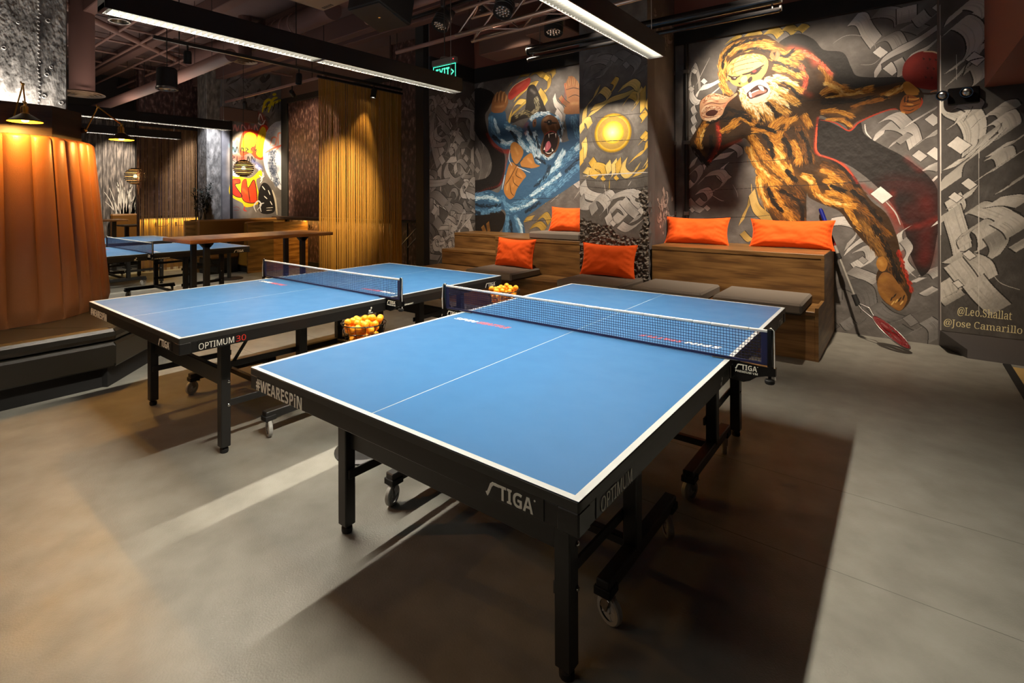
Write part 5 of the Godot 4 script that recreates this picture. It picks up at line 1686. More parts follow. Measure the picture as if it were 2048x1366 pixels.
	func diamond(col: String, r: float, a: Array) -> void:
		var o := pt(a[0], a[1])
		var q := r * s * k
		var t := g.randf_range(-0.15, 0.15)
		var b := PackedVector2Array()
		var c := PackedVector2Array()
		for v: Vector2 in [Vector2(-0.95, -0.1), Vector2(-0.1, -0.95), Vector2(0.95, 0.1), Vector2(0.1, 0.95)]:
			b.append(o + v.rotated(t) * q)
			c.append(o + v.rotated(t) * (q + 2.2))
		fill(c, Color(0.10, 0.095, 0.09, 0.7))
		fill(b, Color(col))

	func ring(col: String, a: Array, r: float, inner: int) -> void:
		# a soft disc, or a thin bright ring where inner is 0
		var o := pt(a[0], a[1])
		var q := r * s * k
		var c := Color(col)
		if inner == 0:
			for e: Array in [[1.0, 0.75], [0.93, 1.0]]:
				var p := PackedVector2Array()
				for i in 48:
					p.append(o + Vector2.from_angle(TAU * i / 48.0) * q * e[0])
				fill(p, c.darkened(1.0 - e[1]))
			var p2 := PackedVector2Array()
			for i in 48:
				p2.append(o + Vector2.from_angle(TAU * i / 48.0) * q * 0.86)
			fill(p2, c.lightened(0.25))
		else:
			var p := PackedVector2Array()
			for i in 48:
				p.append(o + Vector2.from_angle(TAU * i / 48.0) * q)
			fill(p, c)

	func scribble(sd: int, n: int, area: Array, size: float, cols: String) -> void:
		# lettering strokes without words: bars, hooks, waves, lozenges and hair lines, packed close
		var r := RandomNumberGenerator.new()
		r.seed = sd
		var cs := cols.split(",")
		for i in n:
			var x := r.randf_range(area[0], area[2])
			var y := r.randf_range(area[1], area[3])
			var z := size * r.randf_range(0.8, 1.8)
			var c := cs[r.randi_range(0, cs.size() - 1)]
			var t := r.randf() * TAU
			var u := Vector2.from_angle(t)
			var v := Vector2(-u.y, u.x)
			var f := func(pts: Array) -> Array:
				var o := []
				for p: Vector2 in pts:
					var w := Vector2(x, y) + (u * p.x + v * p.y) * z
					o.append(w.x)
					o.append(w.y)
				return o
			match r.randi_range(0, 5):
				0: nib(c, z * 0.75, z * 0.8, f.call([Vector2(-1.6, 0), Vector2(0, 0.1), Vector2(1.7, 0)]))
				1: nib(c, z * 0.7, z * 0.8, f.call([Vector2(-1.4, 0.3), Vector2(-0.3, 1.0), Vector2(0.8, 0.3), Vector2(0.5, -0.9), Vector2(-0.4, -0.9)]))
				2: nib(c, z * 0.7, z * 0.8, f.call([Vector2(-2.0, -0.7), Vector2(-0.8, 0.6), Vector2(0.6, -0.5), Vector2(2.0, 0.7)]))
				3: diamond(c, z * 0.6, [x, y])
				4: nib(c, z * 0.75, z * 0.7, f.call([Vector2(-1.0, 1.2), Vector2(-0.9, -0.5), Vector2(0.2, -1.1), Vector2(1.1, -0.2)]))
				5: line(c, 1.6, f.call([Vector2(-2.4, -0.5), Vector2(-0.5, 0.7), Vector2(1.5, 0.6), Vector2(2.6, -0.6)]))

	func grain(sd: int, amount: float) -> void:
		# faint unevenness of the plaster under the paint
		var n := FastNoiseLite.new()
		n.seed = sd
		n.frequency = 0.02
		n.fractal_octaves = 4
		var small := n.get_image(im.get_width() / 2, im.get_height() / 2, false, false, false)
		small.convert(Image.FORMAT_RGBA8)
		var d := small.get_data()
		for i in range(0, d.size(), 4):
			var v := d[i]
			d[i] = 255 if v > 128 else 0
			d[i + 1] = d[i]
			d[i + 2] = d[i]
			d[i + 3] = int(absf(v - 128.0) * amount)
		small = Image.create_from_data(small.get_width(), small.get_height(), false, Image.FORMAT_RGBA8, d)
		small.resize(im.get_width(), im.get_height(), Image.INTERPOLATE_BILINEAR)
		im.blend_rect(small, Rect2i(0, 0, im.get_width(), im.get_height()), Vector2i.ZERO)

	func material(called: String, rough := 0.62) -> StandardMaterial3D:
		var m := StandardMaterial3D.new()
		m.resource_name = called
		im.convert(Image.FORMAT_RGB8)
		m.albedo_texture = ImageTexture.create_from_image(im)
		m.texture_repeat = false
		m.roughness = rough
		return m

func plaster_relief(m: StandardMaterial3D, sd: int) -> void:
	m.normal_enabled = true
	m.normal_texture = noise_tex([], 0.05, 5, 512, true, 5.0, FastNoiseLite.TYPE_SIMPLEX_SMOOTH, sd)
	m.normal_scale = 0.13

func flat_sheet(a: Vector3, b: Vector3, c: Vector3, d: Vector3, n: Vector3, uv: Array) -> ArrayMesh:
	var st := begin()
	quad(st, a, b, c, d, n, uv)
	st.generate_tangents()
	return st.commit()

func murals() -> void:
	var full := [Vector2(0, 1), Vector2(1, 1), Vector2(1, 0), Vector2(0, 0)]
	var back := get_node("wall_back")
	var p := Pic.new(2.55, 3.42, 380.0, 0.95, "66625f", 1)
	p.grain(3, 0.35)
	paint_giant(p)
	var m := p.material("giant_painting")
	plaster_relief(m, 41)
	var z := WALL + 0.002
	var o := part(back, "wall_painting", flat_sheet(Vector3(-0.95, 0, z), Vector3(1.60, 0, z), Vector3(1.60, 3.42, z), Vector3(-0.95, 3.42, z), Vector3.BACK, full), m)
	o.set_meta("label", "spray-painted hairy giant swinging a red bat among pale lettering strokes")
	p = Pic.new(2.48, 2.52, 380.0, 1.3, "625e5c", 2)
	p.grain(5, 0.35)
	paint_ape(p)
	m = p.material("ape_painting")
	plaster_relief(m, 42)
	o = part(back, "wall_painting", flat_sheet(Vector3(-4.28, 0.9, z), Vector3(-1.80, 0.9, z), Vector3(-1.80, 3.42, z), Vector3(-4.28, 3.42, z), Vector3.BACK, full), m)
	o.set_meta("label", "spray-painted roaring blue-furred ape holding up a red bat")
	p = Pic.new(0.9, 3.6, 300.0, 0.85, "54514e", 4)
	p.grain(7, 0.35)
	paint_column(p)
	m = p.material("column_painting")
	plaster_relief(m, 43)
	z = -4.028
	var col := get_node("wall_column")
	o = part(col, "wall_painting", flat_sheet(Vector3(1.602, 0.224, z), Vector3(2.5, 0.224, z), Vector3(2.5, 3.6, z), Vector3(1.602, 3.6, z), Vector3.BACK, [Vector2(0, 1.0 - 0.224 / 3.6), Vector2(1, 1.0 - 0.224 / 3.6), Vector2(1, 0), Vector2(0, 0)]), m)
	o.set_meta("label", "pale letter strokes with two painters' names in yellow under them")
	# the two signatures, painted in yellow
	mat("sign_yellow", Color(0.92, 0.88, 0.68), 0.7)
	for e: Array in [["@Leo.Shallat", 1.715, 0.375, 0.345], ["@Jose Camarillo", 1.622, 0.255, 0.500]]:
		lettering(col, e[0], Vector3(e[1], e[2], z - 0.0001), Basis(), 0.085, e[3], M.sign_yellow, false, 0.05, true)
	p = Pic.new(1.12, 3.42, 260.0, 0.9, "55524f", 5)
	p.grain(9, 0.3)
	paint_panel(p)
	m = p.material("panel_painting")
	o = part(get_node("wall_panel"), "wall_painting", flat_sheet(Vector3(-4.278, 0, -3.31), Vector3(-4.278, 0, WALL), Vector3(-4.278, 3.42, WALL), Vector3(-4.278, 3.42, -3.31), Vector3.RIGHT, [Vector2(0, 1), Vector2(1, 1), Vector2(1, 0), Vector2(0, 0)]), m)
	o.set_meta("label", "grey lettering strokes packed close together")
	p = Pic.new(1.38, 3.4, 260.0, 1.5, "6e6a6a", 6)
	p.grain(11, 0.4)
	paint_graffiti(p)
	m = p.material("graffiti_painting")
	o = part(get_node("wall_graffiti"), "wall_painting", flat_sheet(Vector3(-9.698, 0.9, -2.62), Vector3(-9.698, 0.9, -4.0), Vector3(-9.698, 4.3, -4.0), Vector3(-9.698, 4.3, -2.62), Vector3.RIGHT, full), m)
	o.set_meta("label", "bright orange, yellow and blue spray-paint lettering")
	pillar()

func pillar() -> void:
	# the concrete pillar: a smooth painted face above, the aggregate laid bare below and along the right edge
	var p := Pic.new(0.87, 3.6, 420.0, 1.1, "66625e", 3)
	p.grain(13, 0.4)
	paint_pillar(p)
	# where the plaster is gone the bare aggregate has its own grey-brown
	var n := FastNoiseLite.new()
	n.seed = 8
	n.frequency = 2.2
	n.fractal_octaves = 3
	var x0 := -1.79
	var x1 := -0.92
	var zf := -3.46
	var bare := func(x: float, y: float) -> float:
		var u := (x - x0) / (x1 - x0)
		var edge := 1.17 - 0.18 * smoothstep(0.1, 0.75, u) + n.get_noise_2d(x * 2.0, y) * 0.10
		var low := smoothstep(edge + 0.025, edge - 0.02, y)
		var right := smoothstep(0.90, 0.94, u + n.get_noise_2d(x, y * 1.5) * 0.10) * smoothstep(1.62, 1.45, y)
		return clampf(maxf(low, right), 0.0, 1.0)
	for iy in p.im.get_height():
		var y := 0.5 + (p.im.get_height() - iy) / 420.0
		if y > 1.75:
			continue
		for ix in p.im.get_width():
			var x := x0 + ix / 420.0
			var b: float = bare.call(x, y)
			if b > 0.3:
				var t := n.get_noise_2d(x * 22.0, y * 22.0) * 0.5 + 0.5
				p.im.set_pixel(ix, iy, Color(0.34, 0.31, 0.285).lerp(Color(0.60, 0.57, 0.535), t))
	var m := p.material("pillar_painting", 0.7)
	plaster_relief(m, 44)
	var rough := FastNoiseLite.new()
	rough.seed = 15
	rough.frequency = 19.0
	rough.fractal_octaves = 3
	var lump := func(x: float, y: float) -> float:
		return bare.call(x, y) * (-0.012 + 0.046 * rough.get_noise_2d(x, y) + 0.012 * absf(rough.get_noise_2d(x * 3.0, y * 3.0)))
	var st := begin()
	var nx := 120
	var ya := 0.44
	var yb := 1.75
	var ny := 180
	var ps := []
	for j in ny + 1:
		for i in nx + 1:
			var x := lerpf(x0, x1, float(i) / nx)
			var y := lerpf(ya, yb, float(j) / ny)
			ps.append(Vector3(x, y, zf + lump.call(x, y)))
	for j in ny:
		for i in nx:
			var q: Array = [ps[j * (nx + 1) + i], ps[j * (nx + 1) + i + 1], ps[(j + 1) * (nx + 1) + i + 1], ps[(j + 1) * (nx + 1) + i]]
			var uv := []
			for v: Vector3 in q:
				uv.append(Vector2((v.x - x0) / 0.87, 1.0 - (v.y - 0.5) / 3.6))
			for t: Array in [[0, 1, 2], [0, 2, 3]]:
				var nn := (q[t[1]] - q[t[0]]).cross(q[t[2]] - q[t[0]]).normalized() as Vector3
				tri(st, q[t[0]], q[t[1]], q[t[2]], nn, nn, nn, uv[t[0]], uv[t[1]], uv[t[2]])
	quad(st, Vector3(x0, yb, zf), Vector3(x1, yb, zf), Vector3(x1, 4.1, zf), Vector3(x0, 4.1, zf), Vector3.BACK, [Vector2(0, 1.0 - 1.25 / 3.6), Vector2(1, 1.0 - 1.25 / 3.6), Vector2(1, 0), Vector2(0, 0)])
	var o := struct("pillar", st.commit(), m, "painted concrete pillar with a gold sun and bare rough aggregate at its foot")
	var sd := begin()
	# its right side is broken rough along the front edge too
	var ns := 60
	var zs := 30
	var grid := []
	for j in ns + 1:
		for i in zs + 1:
			var y := lerpf(0.44, 4.1, float(j) / ns)
			var zz := lerpf(zf, WALL, float(i) / zs)
			var wv := smoothstep(0.20, 0.0, zf - zz) * smoothstep(1.62, 1.40, y)
			grid.append(Vector3(x1 + (rough.get_noise_2d(zz * 2.0, y * 1.4) * 0.05 - 0.012) * wv * (0.0 if i == 0 and y > 1.5 else 1.0), y, zz + (lump.call(x1, y) if i == 0 else 0.0)))
	for j in ns:
		for i in zs:
			var a: Vector3 = grid[j * (zs + 1) + i]
			var b: Vector3 = grid[j * (zs + 1) + i + 1]
			var c: Vector3 = grid[(j + 1) * (zs + 1) + i + 1]
			var d: Vector3 = grid[(j + 1) * (zs + 1) + i]
			var nn := (c - a).cross(b - a).normalized()
			if nn.x < 0.0:
				nn = -nn
			quad(sd, a, b, c, d, nn)
	quad(sd, Vector3(x0, 0.44, zf), Vector3(x0, 0.44, WALL), Vector3(x0, 4.1, WALL), Vector3(x0, 4.1, zf), Vector3.LEFT)
	quad(sd, Vector3(x0, 4.1, zf), Vector3(x1, 4.1, zf), Vector3(x1, 4.1, WALL), Vector3(x0, 4.1, WALL), Vector3.UP)
	part(o, "side_face", sd.commit(), M.wall_grey)
	# letter strokes on its right side, low and at the top
	var q := Pic.new(0.9, 3.6, 260.0, 1.0, "5a5655", 19)
	q.grain(15, 0.3)
	q.scribble(23, 26, [60, 88, 160, 200], 8.0, "b9aaa2,a3948c")
	q.scribble(24, 24, [20, 560, 160, 640], 9.0, "8c827c,7a716c")
	var sm := q.material("pillar_side_painting")
	part(o, "side_painting", flat_sheet(Vector3(x1 + 0.001, 0.91, zf - 0.22), Vector3(x1 + 0.001, 0.91, WALL), Vector3(x1 + 0.001, 4.1, WALL), Vector3(x1 + 0.001, 4.1, zf - 0.22), Vector3.RIGHT, [Vector2(0.244, 1.0 - 0.41 / 3.6), Vector2(1, 1.0 - 0.41 / 3.6), Vector2(1, 0), Vector2(0.244, 0)]), sm)

func paint_giant(p: Pic) -> void:
	p.nib("c6c2bd", 6.25, 11.25, [45,553,42,592,52,628,62,601,66,563])
	p.nib("e2dfda", 12.5, 15, [54,539,66,565,90,570,120,583])
	p.nib("e2dfda", 11.25, 12.5, [47,572,47,547,66,532,113,563])
	p.diamond("e2dfda", 9, [53,612])
	p.diamond("e2dfda", 9, [76,583])
	p.diamond("c6c2bd", 9, [45,568])
	p.line("c6c2bd", 1.5, [90,640,72,606,58,577])
	p.nib("e2dfda", 11.25, 7.5, [57,530,49,521,54,505])
	p.nib("e2dfda", 11.25, 7.5, [56,505,49,496,54,480])
	p.nib("e2dfda", 11.25, 7.5, [56,480,49,470,54,455])
	p.nib("e2dfda", 17.5, 13.75, [44,369,54,390,66,400])
	p.nib("e2dfda", 18.75, 16.25, [68,355,80,380,103,391,133,396,146,405])
	p.nib("e2dfda", 20, 15, [124,372,112,354,129,335])
	p.nib("c6c2bd", 16.25, 15, [65,330,83,349,112,354,124,341])
	p.nib("e2dfda", 15, 15, [39,350,60,368,66,349,47,322,35,331])
	p.nib("c6c2bd", 13.75, 13.75, [59,305,80,311,89,293,71,276,58,286])
	p.nib("c6c2bd", 15, 11.25, [89,305,112,317,124,333])
	p.line("e2dfda", 1.5, [89,301,112,286,121,284])
	p.nib("c6c2bd", 15, 12.5, [36,286,53,267,71,259])
	p.diamond("c6c2bd", 9, [82,266])
	p.diamond("c6c2bd", 8, [46,261])
	p.nib("e2dfda", 12.5, 10, [113,409,137,417,155,407,157,392])
	p.line("c6c2bd", 1.2, [141,323,150,304,152,292])
	p.nib("b99a3e", 15, 12.5, [130,670,147,678,156,673])
	p.nib("b99a3e", 15, 12.5, [169,678,190,681,199,670])
	p.nib("b99a3e", 15, 12.5, [213,678,232,677,242,663])
	p.nib("b99a3e", 15, 12.5, [248,678,261,677,271,664])
	p.nib("b99a3e", 15, 12.5, [277,676,287,672,292,666])
	p.nib("c9a75a", 13.75, 18.75, [159,232,167,256,178,280,182,304])
	p.nib("c9a75a", 13.75, 18.75, [182,304,191,268,208,249,225,234])
	p.line("c9a75a", 2, [182,304,181,324])
	p.nib("c9a75a", 11.25, 10, [161,208,178,191,194,204])
	p.nib("c6c2bd", 20, 25, [376,670,391,667,401,641,415,614])
	p.nib("a19d99", 17.5, 20, [414,674,434,673,450,664,453,648])
	p.nib("c6c2bd", 32.5, 2.5, [464,677,464,645])
	p.nib("a19d99", 20, 15, [442,624,466,635,489,623])
	p.nib("a19d99", 22.5, 17.5, [418,614,442,622,454,597])
	p.nib("c6c2bd", 12.5, 21.25, [418,546,420,569,446,588,477,602,515,629])
	p.nib("c6c2bd", 12.5, 18.75, [454,551,466,571,492,584,517,609])
	p.diamond("e2dfda", 14, [422,592])
	p.diamond("e2dfda", 16, [440,555])
	p.nib("a19d99", 20, 17.5, [481,657,492,639,506,651])
	p.diamond("c6c2bd", 12, [513,663])
	p.nib("c6c2bd", 15, 7.5, [450,572,456,555,455,538])
	p.line("a19d99", 1.5, [341,626,363,638,389,633,410,615,415,599])
	p.line("a19d99", 1.2, [389,572,410,570,426,584])
	p.nib("c6c2bd", 21.25, 21.25, [417,413,426,436,450,439,469,425,477,396])
	p.nib("a19d99", 20, 17.5, [442,399,453,413,463,407])
	p.nib("c6c2bd", 18.75, 15, [426,452,446,458,463,438])
	p.nib("e2dfda", 13.75, 13.75, [465,438,484,451,513,471])
	p.nib("c6c2bd", 20, 18.75, [484,401,499,415,515,421])
	p.diamond("e2dfda", 14, [503,444])
	p.diamond("c6c2bd", 13, [483,374])
	p.nib("c6c2bd", 20, 17.5, [488,346,503,353,517,350])
	p.diamond("e2dfda", 15, [507,377])
	p.nib("e2dfda", 11.25, 7.5, [493,311,511,335])
	p.line("e2dfda", 2.5, [396,446,398,428,407,414])
	p.nib("c6c2bd", 6.25, 20, [335,237,357,241,379,233,381,212,362,184])
	p.nib("c6c2bd", 7.5, 17.5, [362,173,383,196,398,207])
	p.nib("c6c2bd", 22.5, 17.5, [383,180,403,186,406,165,392,146,381,158])
	p.diamond("a19d99", 9, [392,159])
	p.nib("a19d99", 17.5, 17.5, [370,136,396,126,416,117])
	p.nib("6f6c6a", 27.5, 25, [342,58,345,91,370,106,396,91,402,60])
	p.diamond("5c5957", 13, [339,14])
	p.nib("6f6c6a", 20, 18.75, [361,28,374,14,391,32])
	p.nib("6f6c6a", 25, 17.5, [410,66,428,48,452,41])
	p.nib("7d7a77", 22.5, 17.5, [444,25,464,15,483,31])
	p.nib("7d7a77", 22.5, 17.5, [428,27,452,41,483,64])
	p.diamond("7d7a77", 14, [468,43])
	p.nib("c6c2bd", 21.25, 17.5, [489,141,504,148,512,138])
	p.nib("c6c2bd", 21.25, 17.5, [491,107,502,103,512,114])
	p.nib("7d7a77", 20, 17.5, [491,47,504,34,504,9])
	p.nib("c6c2bd", 17.5, 12.5, [473,125,485,126])
	p.nib("6f6c6a", 17.5, 15, [338,-30,361,-17,387,-32])
	p.shape("191716", [237,638,256,658,281,660,307,641,325,615,359,603,373,569,382,550,409,542,458,534,463,514,438,497,327,516,271,580], true, 1.0)
	p.shape("1c1817", [312,465,369,434,388,451,395,425,423,400,453,378,478,354,496,333,509,307,513,266,509,219,500,157,489,136,482,138,467,180,456,240,425,301,375,355,328,382,310,397], true, 1.0)
	p.spray("5a1410", 26, 0.35, [433,317,469,316,495,301,497,256,480,266,462,266,487,216,491,166])
	p.spray("7e1a12", 16, 0.3, [491,286,500,246,493,206,491,156,482,166])
	p.spray("b02a1a", 8, 0.35, [390,316,409,299,429,276,445,235,453,184,459,144])
	p.spray("b02a1a", 9, 0.35, [441,301,439,276,449,245,465,230,491,238,512,250])
	p.spray("a83a34", 8, 0.3, [463,369,476,351,488,341])
	p.diamond("e2dfda", 20, [423,296])
	p.line("c6c2bd", 2.5, [429,284,445,260,453,235])
	p.nib("c6c2bd", 12.5, 11.25, [465,230,453,220,450,204,457,184])
	p.nib("c6c2bd", 11.25, 12.5, [457,205,467,185,459,159,470,140])
	p.line("c6c2bd", 1.5, [459,164,465,144,477,130])
	p.nib("e2dfda", 12.5, 8.75, [505,236,515,249])
	p.shape("3a250e", [111,621,116,645,134,666,158,675,182,675,211,672,230,656,253,636,283,628,304,613,323,589,336,568,347,544,367,528,397,522,426,522,455,526,466,525,478,515,489,497,487,482,483,470,466,459,454,467,438,473,409,462,381,451,370,433,361,447,336,461,316,471,312,439,308,406,312,386,331,378,355,366,373,344,386,320,406,284,431,257,447,212,454,172,463,128,470,102,465,77,452,60,440,65,424,79,416,103,414,129,421,153,411,177,391,201,370,232,355,258,339,269,324,275,297,291,293,302,291,284,291,241,283,228,240,226,225,240,215,263,201,292,193,333,191,357,185,371,183,405,176,423,167,434,157,429,124,408,81,376,66,397,40,425,43,440,60,468,70,487,64,518,69,538,90,547,119,546,142,540,151,561,127,579,115,598], true, 1.0)
	p.spray("a8701f", 16, 0.3, [184,434,200,392,225,344,250,309])
	p.spray("a8701f", 16, 0.3, [221,437,241,401,260,354,280,325])
	p.spray("a8701f", 12, 0.3, [241,459,280,461,291,409])
	p.spray("a8701f", 15, 0.3, [200,333,210,286,240,252])
	p.spray("a8701f", 14, 0.3, [280,331,317,297,362,281])
	p.spray("a8701f", 12, 0.3, [317,347,353,324,379,286])
	p.spray("a8701f", 13, 0.3, [388,244,413,213,433,167])
	p.spray("a8701f", 14, 0.3, [323,561,341,525,388,508,446,506])
	p.spray("a8701f", 9, 0.3, [327,478,362,469,388,482])
	p.spray("a8701f", 9, 0.3, [66,456,60,425,75,399])
	p.spray("a8701f", 14, 0.3, [136,638,180,660,232,639,281,612])
	p.spray("a8701f", 13, 0.3, [241,574,271,541,241,499,195,492])
	p.spray("a8701f", 9, 0.3, [125,628,120,592,127,561])
	p.fur("6b4215,8f5a1a,4d2f10", 12, 150, 14, [179,405,200,357,240,309,280,286])
	p.fur("6b4215,8f5a1a,4d2f10", 12, 150, 14, [241,447,256,400,260,343,280,297])
	p.fur("6b4215,8f5a1a,4d2f10", 12, 150, 14, [280,455,289,409,299,375])
	p.fur("6b4215,8f5a1a,4d2f10", 12, 150, 14, [200,333,220,286,250,240])
	p.fur("6b4215,8f5a1a,4d2f10", 12, 150, 14, [220,333,250,286,279,241])
	p.fur("6b4215,8f5a1a,4d2f10", 12, 150, 14, [317,363,353,340,388,297])
	p.fur("6b4215,8f5a1a,4d2f10", 12, 150, 14, [371,286,404,254,429,214])
	p.fur("6b4215,8f5a1a,4d2f10", 12, 150, 14, [413,213,437,162,452,113])
	p.fur("c98a2e,e0a746,b0701f,8f5a1a", 13.05, 285, 13, [175,415,187,381,210,345,235,323])
	p.fur("c98a2e,e0a746,b0701f,8f5a1a", 11.6, 270, 13, [179,441,200,404,225,367,250,343])
	p.fur("c98a2e,e0a746,b0701f,8f5a1a", 10.15, 180, 13, [181,450,210,447,229,425,241,401])
	p.fur("c98a2e,e0a746,b0701f,8f5a1a", 8.7, 90, 13, [155,488,170,480,184,469])
	p.fur("c98a2e,e0a746,b0701f,8f5a1a", 11.6, 105, 13, [122,455,138,466,146,472])
	p.fur("c98a2e,e0a746,b0701f,8f5a1a", 7.25, 120, 13, [216,447,231,465,249,474])
	p.fur("c98a2e,e0a746,b0701f,8f5a1a", 7.25, 90, 13, [224,446,241,463,261,468])
	p.fur("c98a2e,e0a746,b0701f,8f5a1a", 5.8, 75, 13, [251,444,259,461,267,468])
	p.fur("c98a2e,e0a746,b0701f,8f5a1a", 8.7, 75, 13, [285,479,292,465,295,456])
	p.fur("c98a2e,e0a746,b0701f,8f5a1a", 10.15, 90, 13, [221,431,233,425,239,438])
	p.fur("c98a2e,e0a746,b0701f,8f5a1a", 13.05, 150, 13, [222,412,233,402,243,387])
	p.fur("c98a2e,e0a746,b0701f,8f5a1a", 8.7, 75, 13, [263,422,268,413,272,404])
	p.fur("c98a2e,e0a746,b0701f,8f5a1a", 10.15, 90, 13, [272,399,278,385,276,374])
	p.fur("c98a2e,e0a746,b0701f,8f5a1a", 10.15, 135, 13, [231,390,241,372,249,361])
	p.fur("c98a2e,e0a746,b0701f,8f5a1a", 11.6, 195, 13, [229,367,246,349,260,329])
	p.fur("c98a2e,e0a746,b0701f,8f5a1a", 7.25, 90, 13, [256,366,262,349,260,337])
	p.fur("c98a2e,e0a746,b0701f,8f5a1a", 8.7, 180, 13, [197,343,200,310,215,274])
	p.fur("c98a2e,e0a746,b0701f,8f5a1a", 7.25, 105, 13, [193,359,202,345,210,331])
	p.fur("c98a2e,e0a746,b0701f,8f5a1a", 5.8, 90, 13, [220,330,230,303,242,284])
	p.fur("c98a2e,e0a746,b0701f,8f5a1a", 10.15, 210, 13, [215,286,240,269,265,243])
	p.fur("c98a2e,e0a746,b0701f,8f5a1a", 8.7, 225, 13, [280,342,299,331,310,303,326,288])
	p.fur("c98a2e,e0a746,b0701f,8f5a1a", 8.7, 240, 13, [308,303,326,286,362,275,372,273])
	p.fur("c98a2e,e0a746,b0701f,8f5a1a", 8.7, 150, 13, [326,302,349,299,366,286])
	p.fur("c98a2e,e0a746,b0701f,8f5a1a", 7.25, 90, 13, [317,352,332,347,339,338])
	p.fur("c98a2e,e0a746,b0701f,8f5a1a", 7.25, 90, 13, [322,330,334,323,343,312])
	p.fur("c98a2e,e0a746,b0701f,8f5a1a", 5.8, 75, 13, [362,270,372,254,379,238])
	p.fur("c98a2e,e0a746,b0701f,8f5a1a", 10.15, 120, 13, [383,235,400,223,414,213])
	p.fur("c98a2e,e0a746,b0701f,8f5a1a", 5.8, 60, 13, [331,339,343,334,353,327])
	p.fur("e8bc62,f2d28a,d9a040", 3.5, 60, 10, [177,410,191,375,215,344])
	p.fur("e8bc62,f2d28a,d9a040", 3.5, 60, 10, [229,409,237,397,245,385])
	p.fur("e8bc62,f2d28a,d9a040", 3.5, 60, 10, [199,338,202,310,214,281])
	p.fur("e8bc62,f2d28a,d9a040", 3.5, 60, 10, [310,299,331,284,366,275])
	p.fur("e8bc62,f2d28a,d9a040", 3.5, 60, 10, [231,381,247,357])
	p.fur("e8bc62,f2d28a,d9a040", 3.5, 60, 10, [284,340,300,326])
	p.fur("120b06,1c1209", 5, 90, 12, [240,309,279,280,284,241])
	p.fur("120b06,1c1209", 5, 90, 12, [246,429,256,412,260,389])
	p.fur("120b06,1c1209", 5, 90, 12, [280,441,294,409,299,375])
	p.fur("120b06,1c1209", 5, 90, 12, [252,355,270,331])
	p.fur("120b06,1c1209", 5, 90, 12, [216,315,225,286,240,263])
	p.fur("120b06,1c1209", 5, 90, 12, [205,441,219,420,226,390])
	p.fur("120b06,1c1209", 5, 90, 12, [190,463,210,454,226,446])
	p.fur("120b06,1c1209", 5, 90, 12, [336,378,362,351,381,318])
	p.fur("120b06,1c1209", 5, 90, 12, [371,307,396,281,421,244])
	p.fur("120b06,1c1209", 5, 90, 12, [335,317,358,305])
	p.spray("1a110a", 8, 0.25, [265,314,284,303,287,264])
	p.spray("20160c", 8, 0.2, [429,203,441,163,449,122])
	p.fur("7a5424,5a3c18,93682c", 10, 170, 15, [388,244,408,202,427,162])
	p.fur("120b06,1c1209", 7, 120, 14, [409,234,433,183,449,122])
	p.fur("a32a18,c03a22,7e1c10", 4, 80, 9, [449,184,459,144,470,104])
	p.fur("c98a2e,e0a746,b0701f,8f5a1a", 9, 120, 13, [66,412,61,431,68,460,80,476])
	p.fur("120b06,1c1209", 8, 100, 14, [48,426,66,397,80,380])
	p.fur("120b06,1c1209", 6, 90, 12, [90,448,94,410,83,384])
	p.fur("e8bc62,f2d28a,d9a040", 4, 40, 10, [71,412,68,437,75,459])
	p.spray("b5281a", 7, 0.4, [106,484,108,456,110,428,99,404,87,383])
	p.spray("c63a26", 6, 0.4, [113,412,137,422,162,430])
	p.fur("d4482c,a02014", 5, 50, 9, [108,471,113,421,89,383])
	p.fur("c98a2e,e0a746,b0701f,8f5a1a", 6, 60, 11, [113,452,126,460,138,468])
	p.fur("120b06,1c1209", 6, 80, 12, [115,483,135,485,157,490,179,476])
	p.fur("120b06,1c1209", 5, 60, 12, [124,512,147,501,168,496])
	p.fur("c98a2e,e0a746,b0701f,8f5a1a", 8, 170, 13, [318,584,332,560,336,542,363,525])
	p.fur("c98a2e,e0a746,b0701f,8f5a1a", 8, 200, 13, [318,518,336,526,371,515,405,519])
	p.fur("c98a2e,e0a746,b0701f,8f5a1a", 6, 130, 12, [318,479,345,479,371,466])
	p.fur("e8bc62,f2d28a,d9a040", 5, 70, 11, [323,544,345,530,354,521])
	p.fur("c98a2e,e0a746,b0701f,8f5a1a", 8, 120, 12, [422,499,438,504,462,517])
	p.fur("e8bc62,f2d28a,d9a040", 4, 50, 9, [430,501,446,509,462,519])
	p.fur("120b06,1c1209", 6, 110, 13, [318,500,354,498,388,498,426,498])
	p.fur("c98a2e,e0a746,b0701f,8f5a1a", 4, 90, 12, [327,462,354,459,371,446])
	p.fur("b06c1c,8f5a1a", 5, 80, 12, [371,484,397,491,422,494])
	p.fur("e8bc62,f2d28a,d9a040", 3, 50, 10, [327,510,363,512,388,513])
	p.line("c23a20", 3, [318,462,345,453,369,434,385,449,409,462,438,472,450,470])
	p.spray("d04a28", 3, 0.4, [371,436,388,453,422,467,446,472])
	p.spray("d8543c", 11, 0.4, [261,632,283,623,300,607,311,585])
	p.spray("e0745c", 9, 0.35, [309,594,327,578,340,556])
	p.spray("c8402a", 8, 0.35, [280,579,290,553,286,531,301,518])
	p.fur("e07050,d04a34,f09070", 6, 110, 10, [266,626,292,613,318,589,338,561])
	p.fur("e07050,c84430", 6, 70, 10, [282,590,292,555,284,529])
	p.spray("d8301c", 4, 0.6, [314,467,310,439,308,408,312,388,332,378,357,364,371,345,383,322])
	p.line("ec5634", 4, [312,454,310,424,310,397,319,383])
	p.line("e04a2c", 3.5, [322,382,343,373,360,359,376,337])
	p.fur("c98f3a,e8bc66,a06a22,d9a64c,7a4e1a", 10, 192, 14, [122,592,116,618,125,647,153,662])
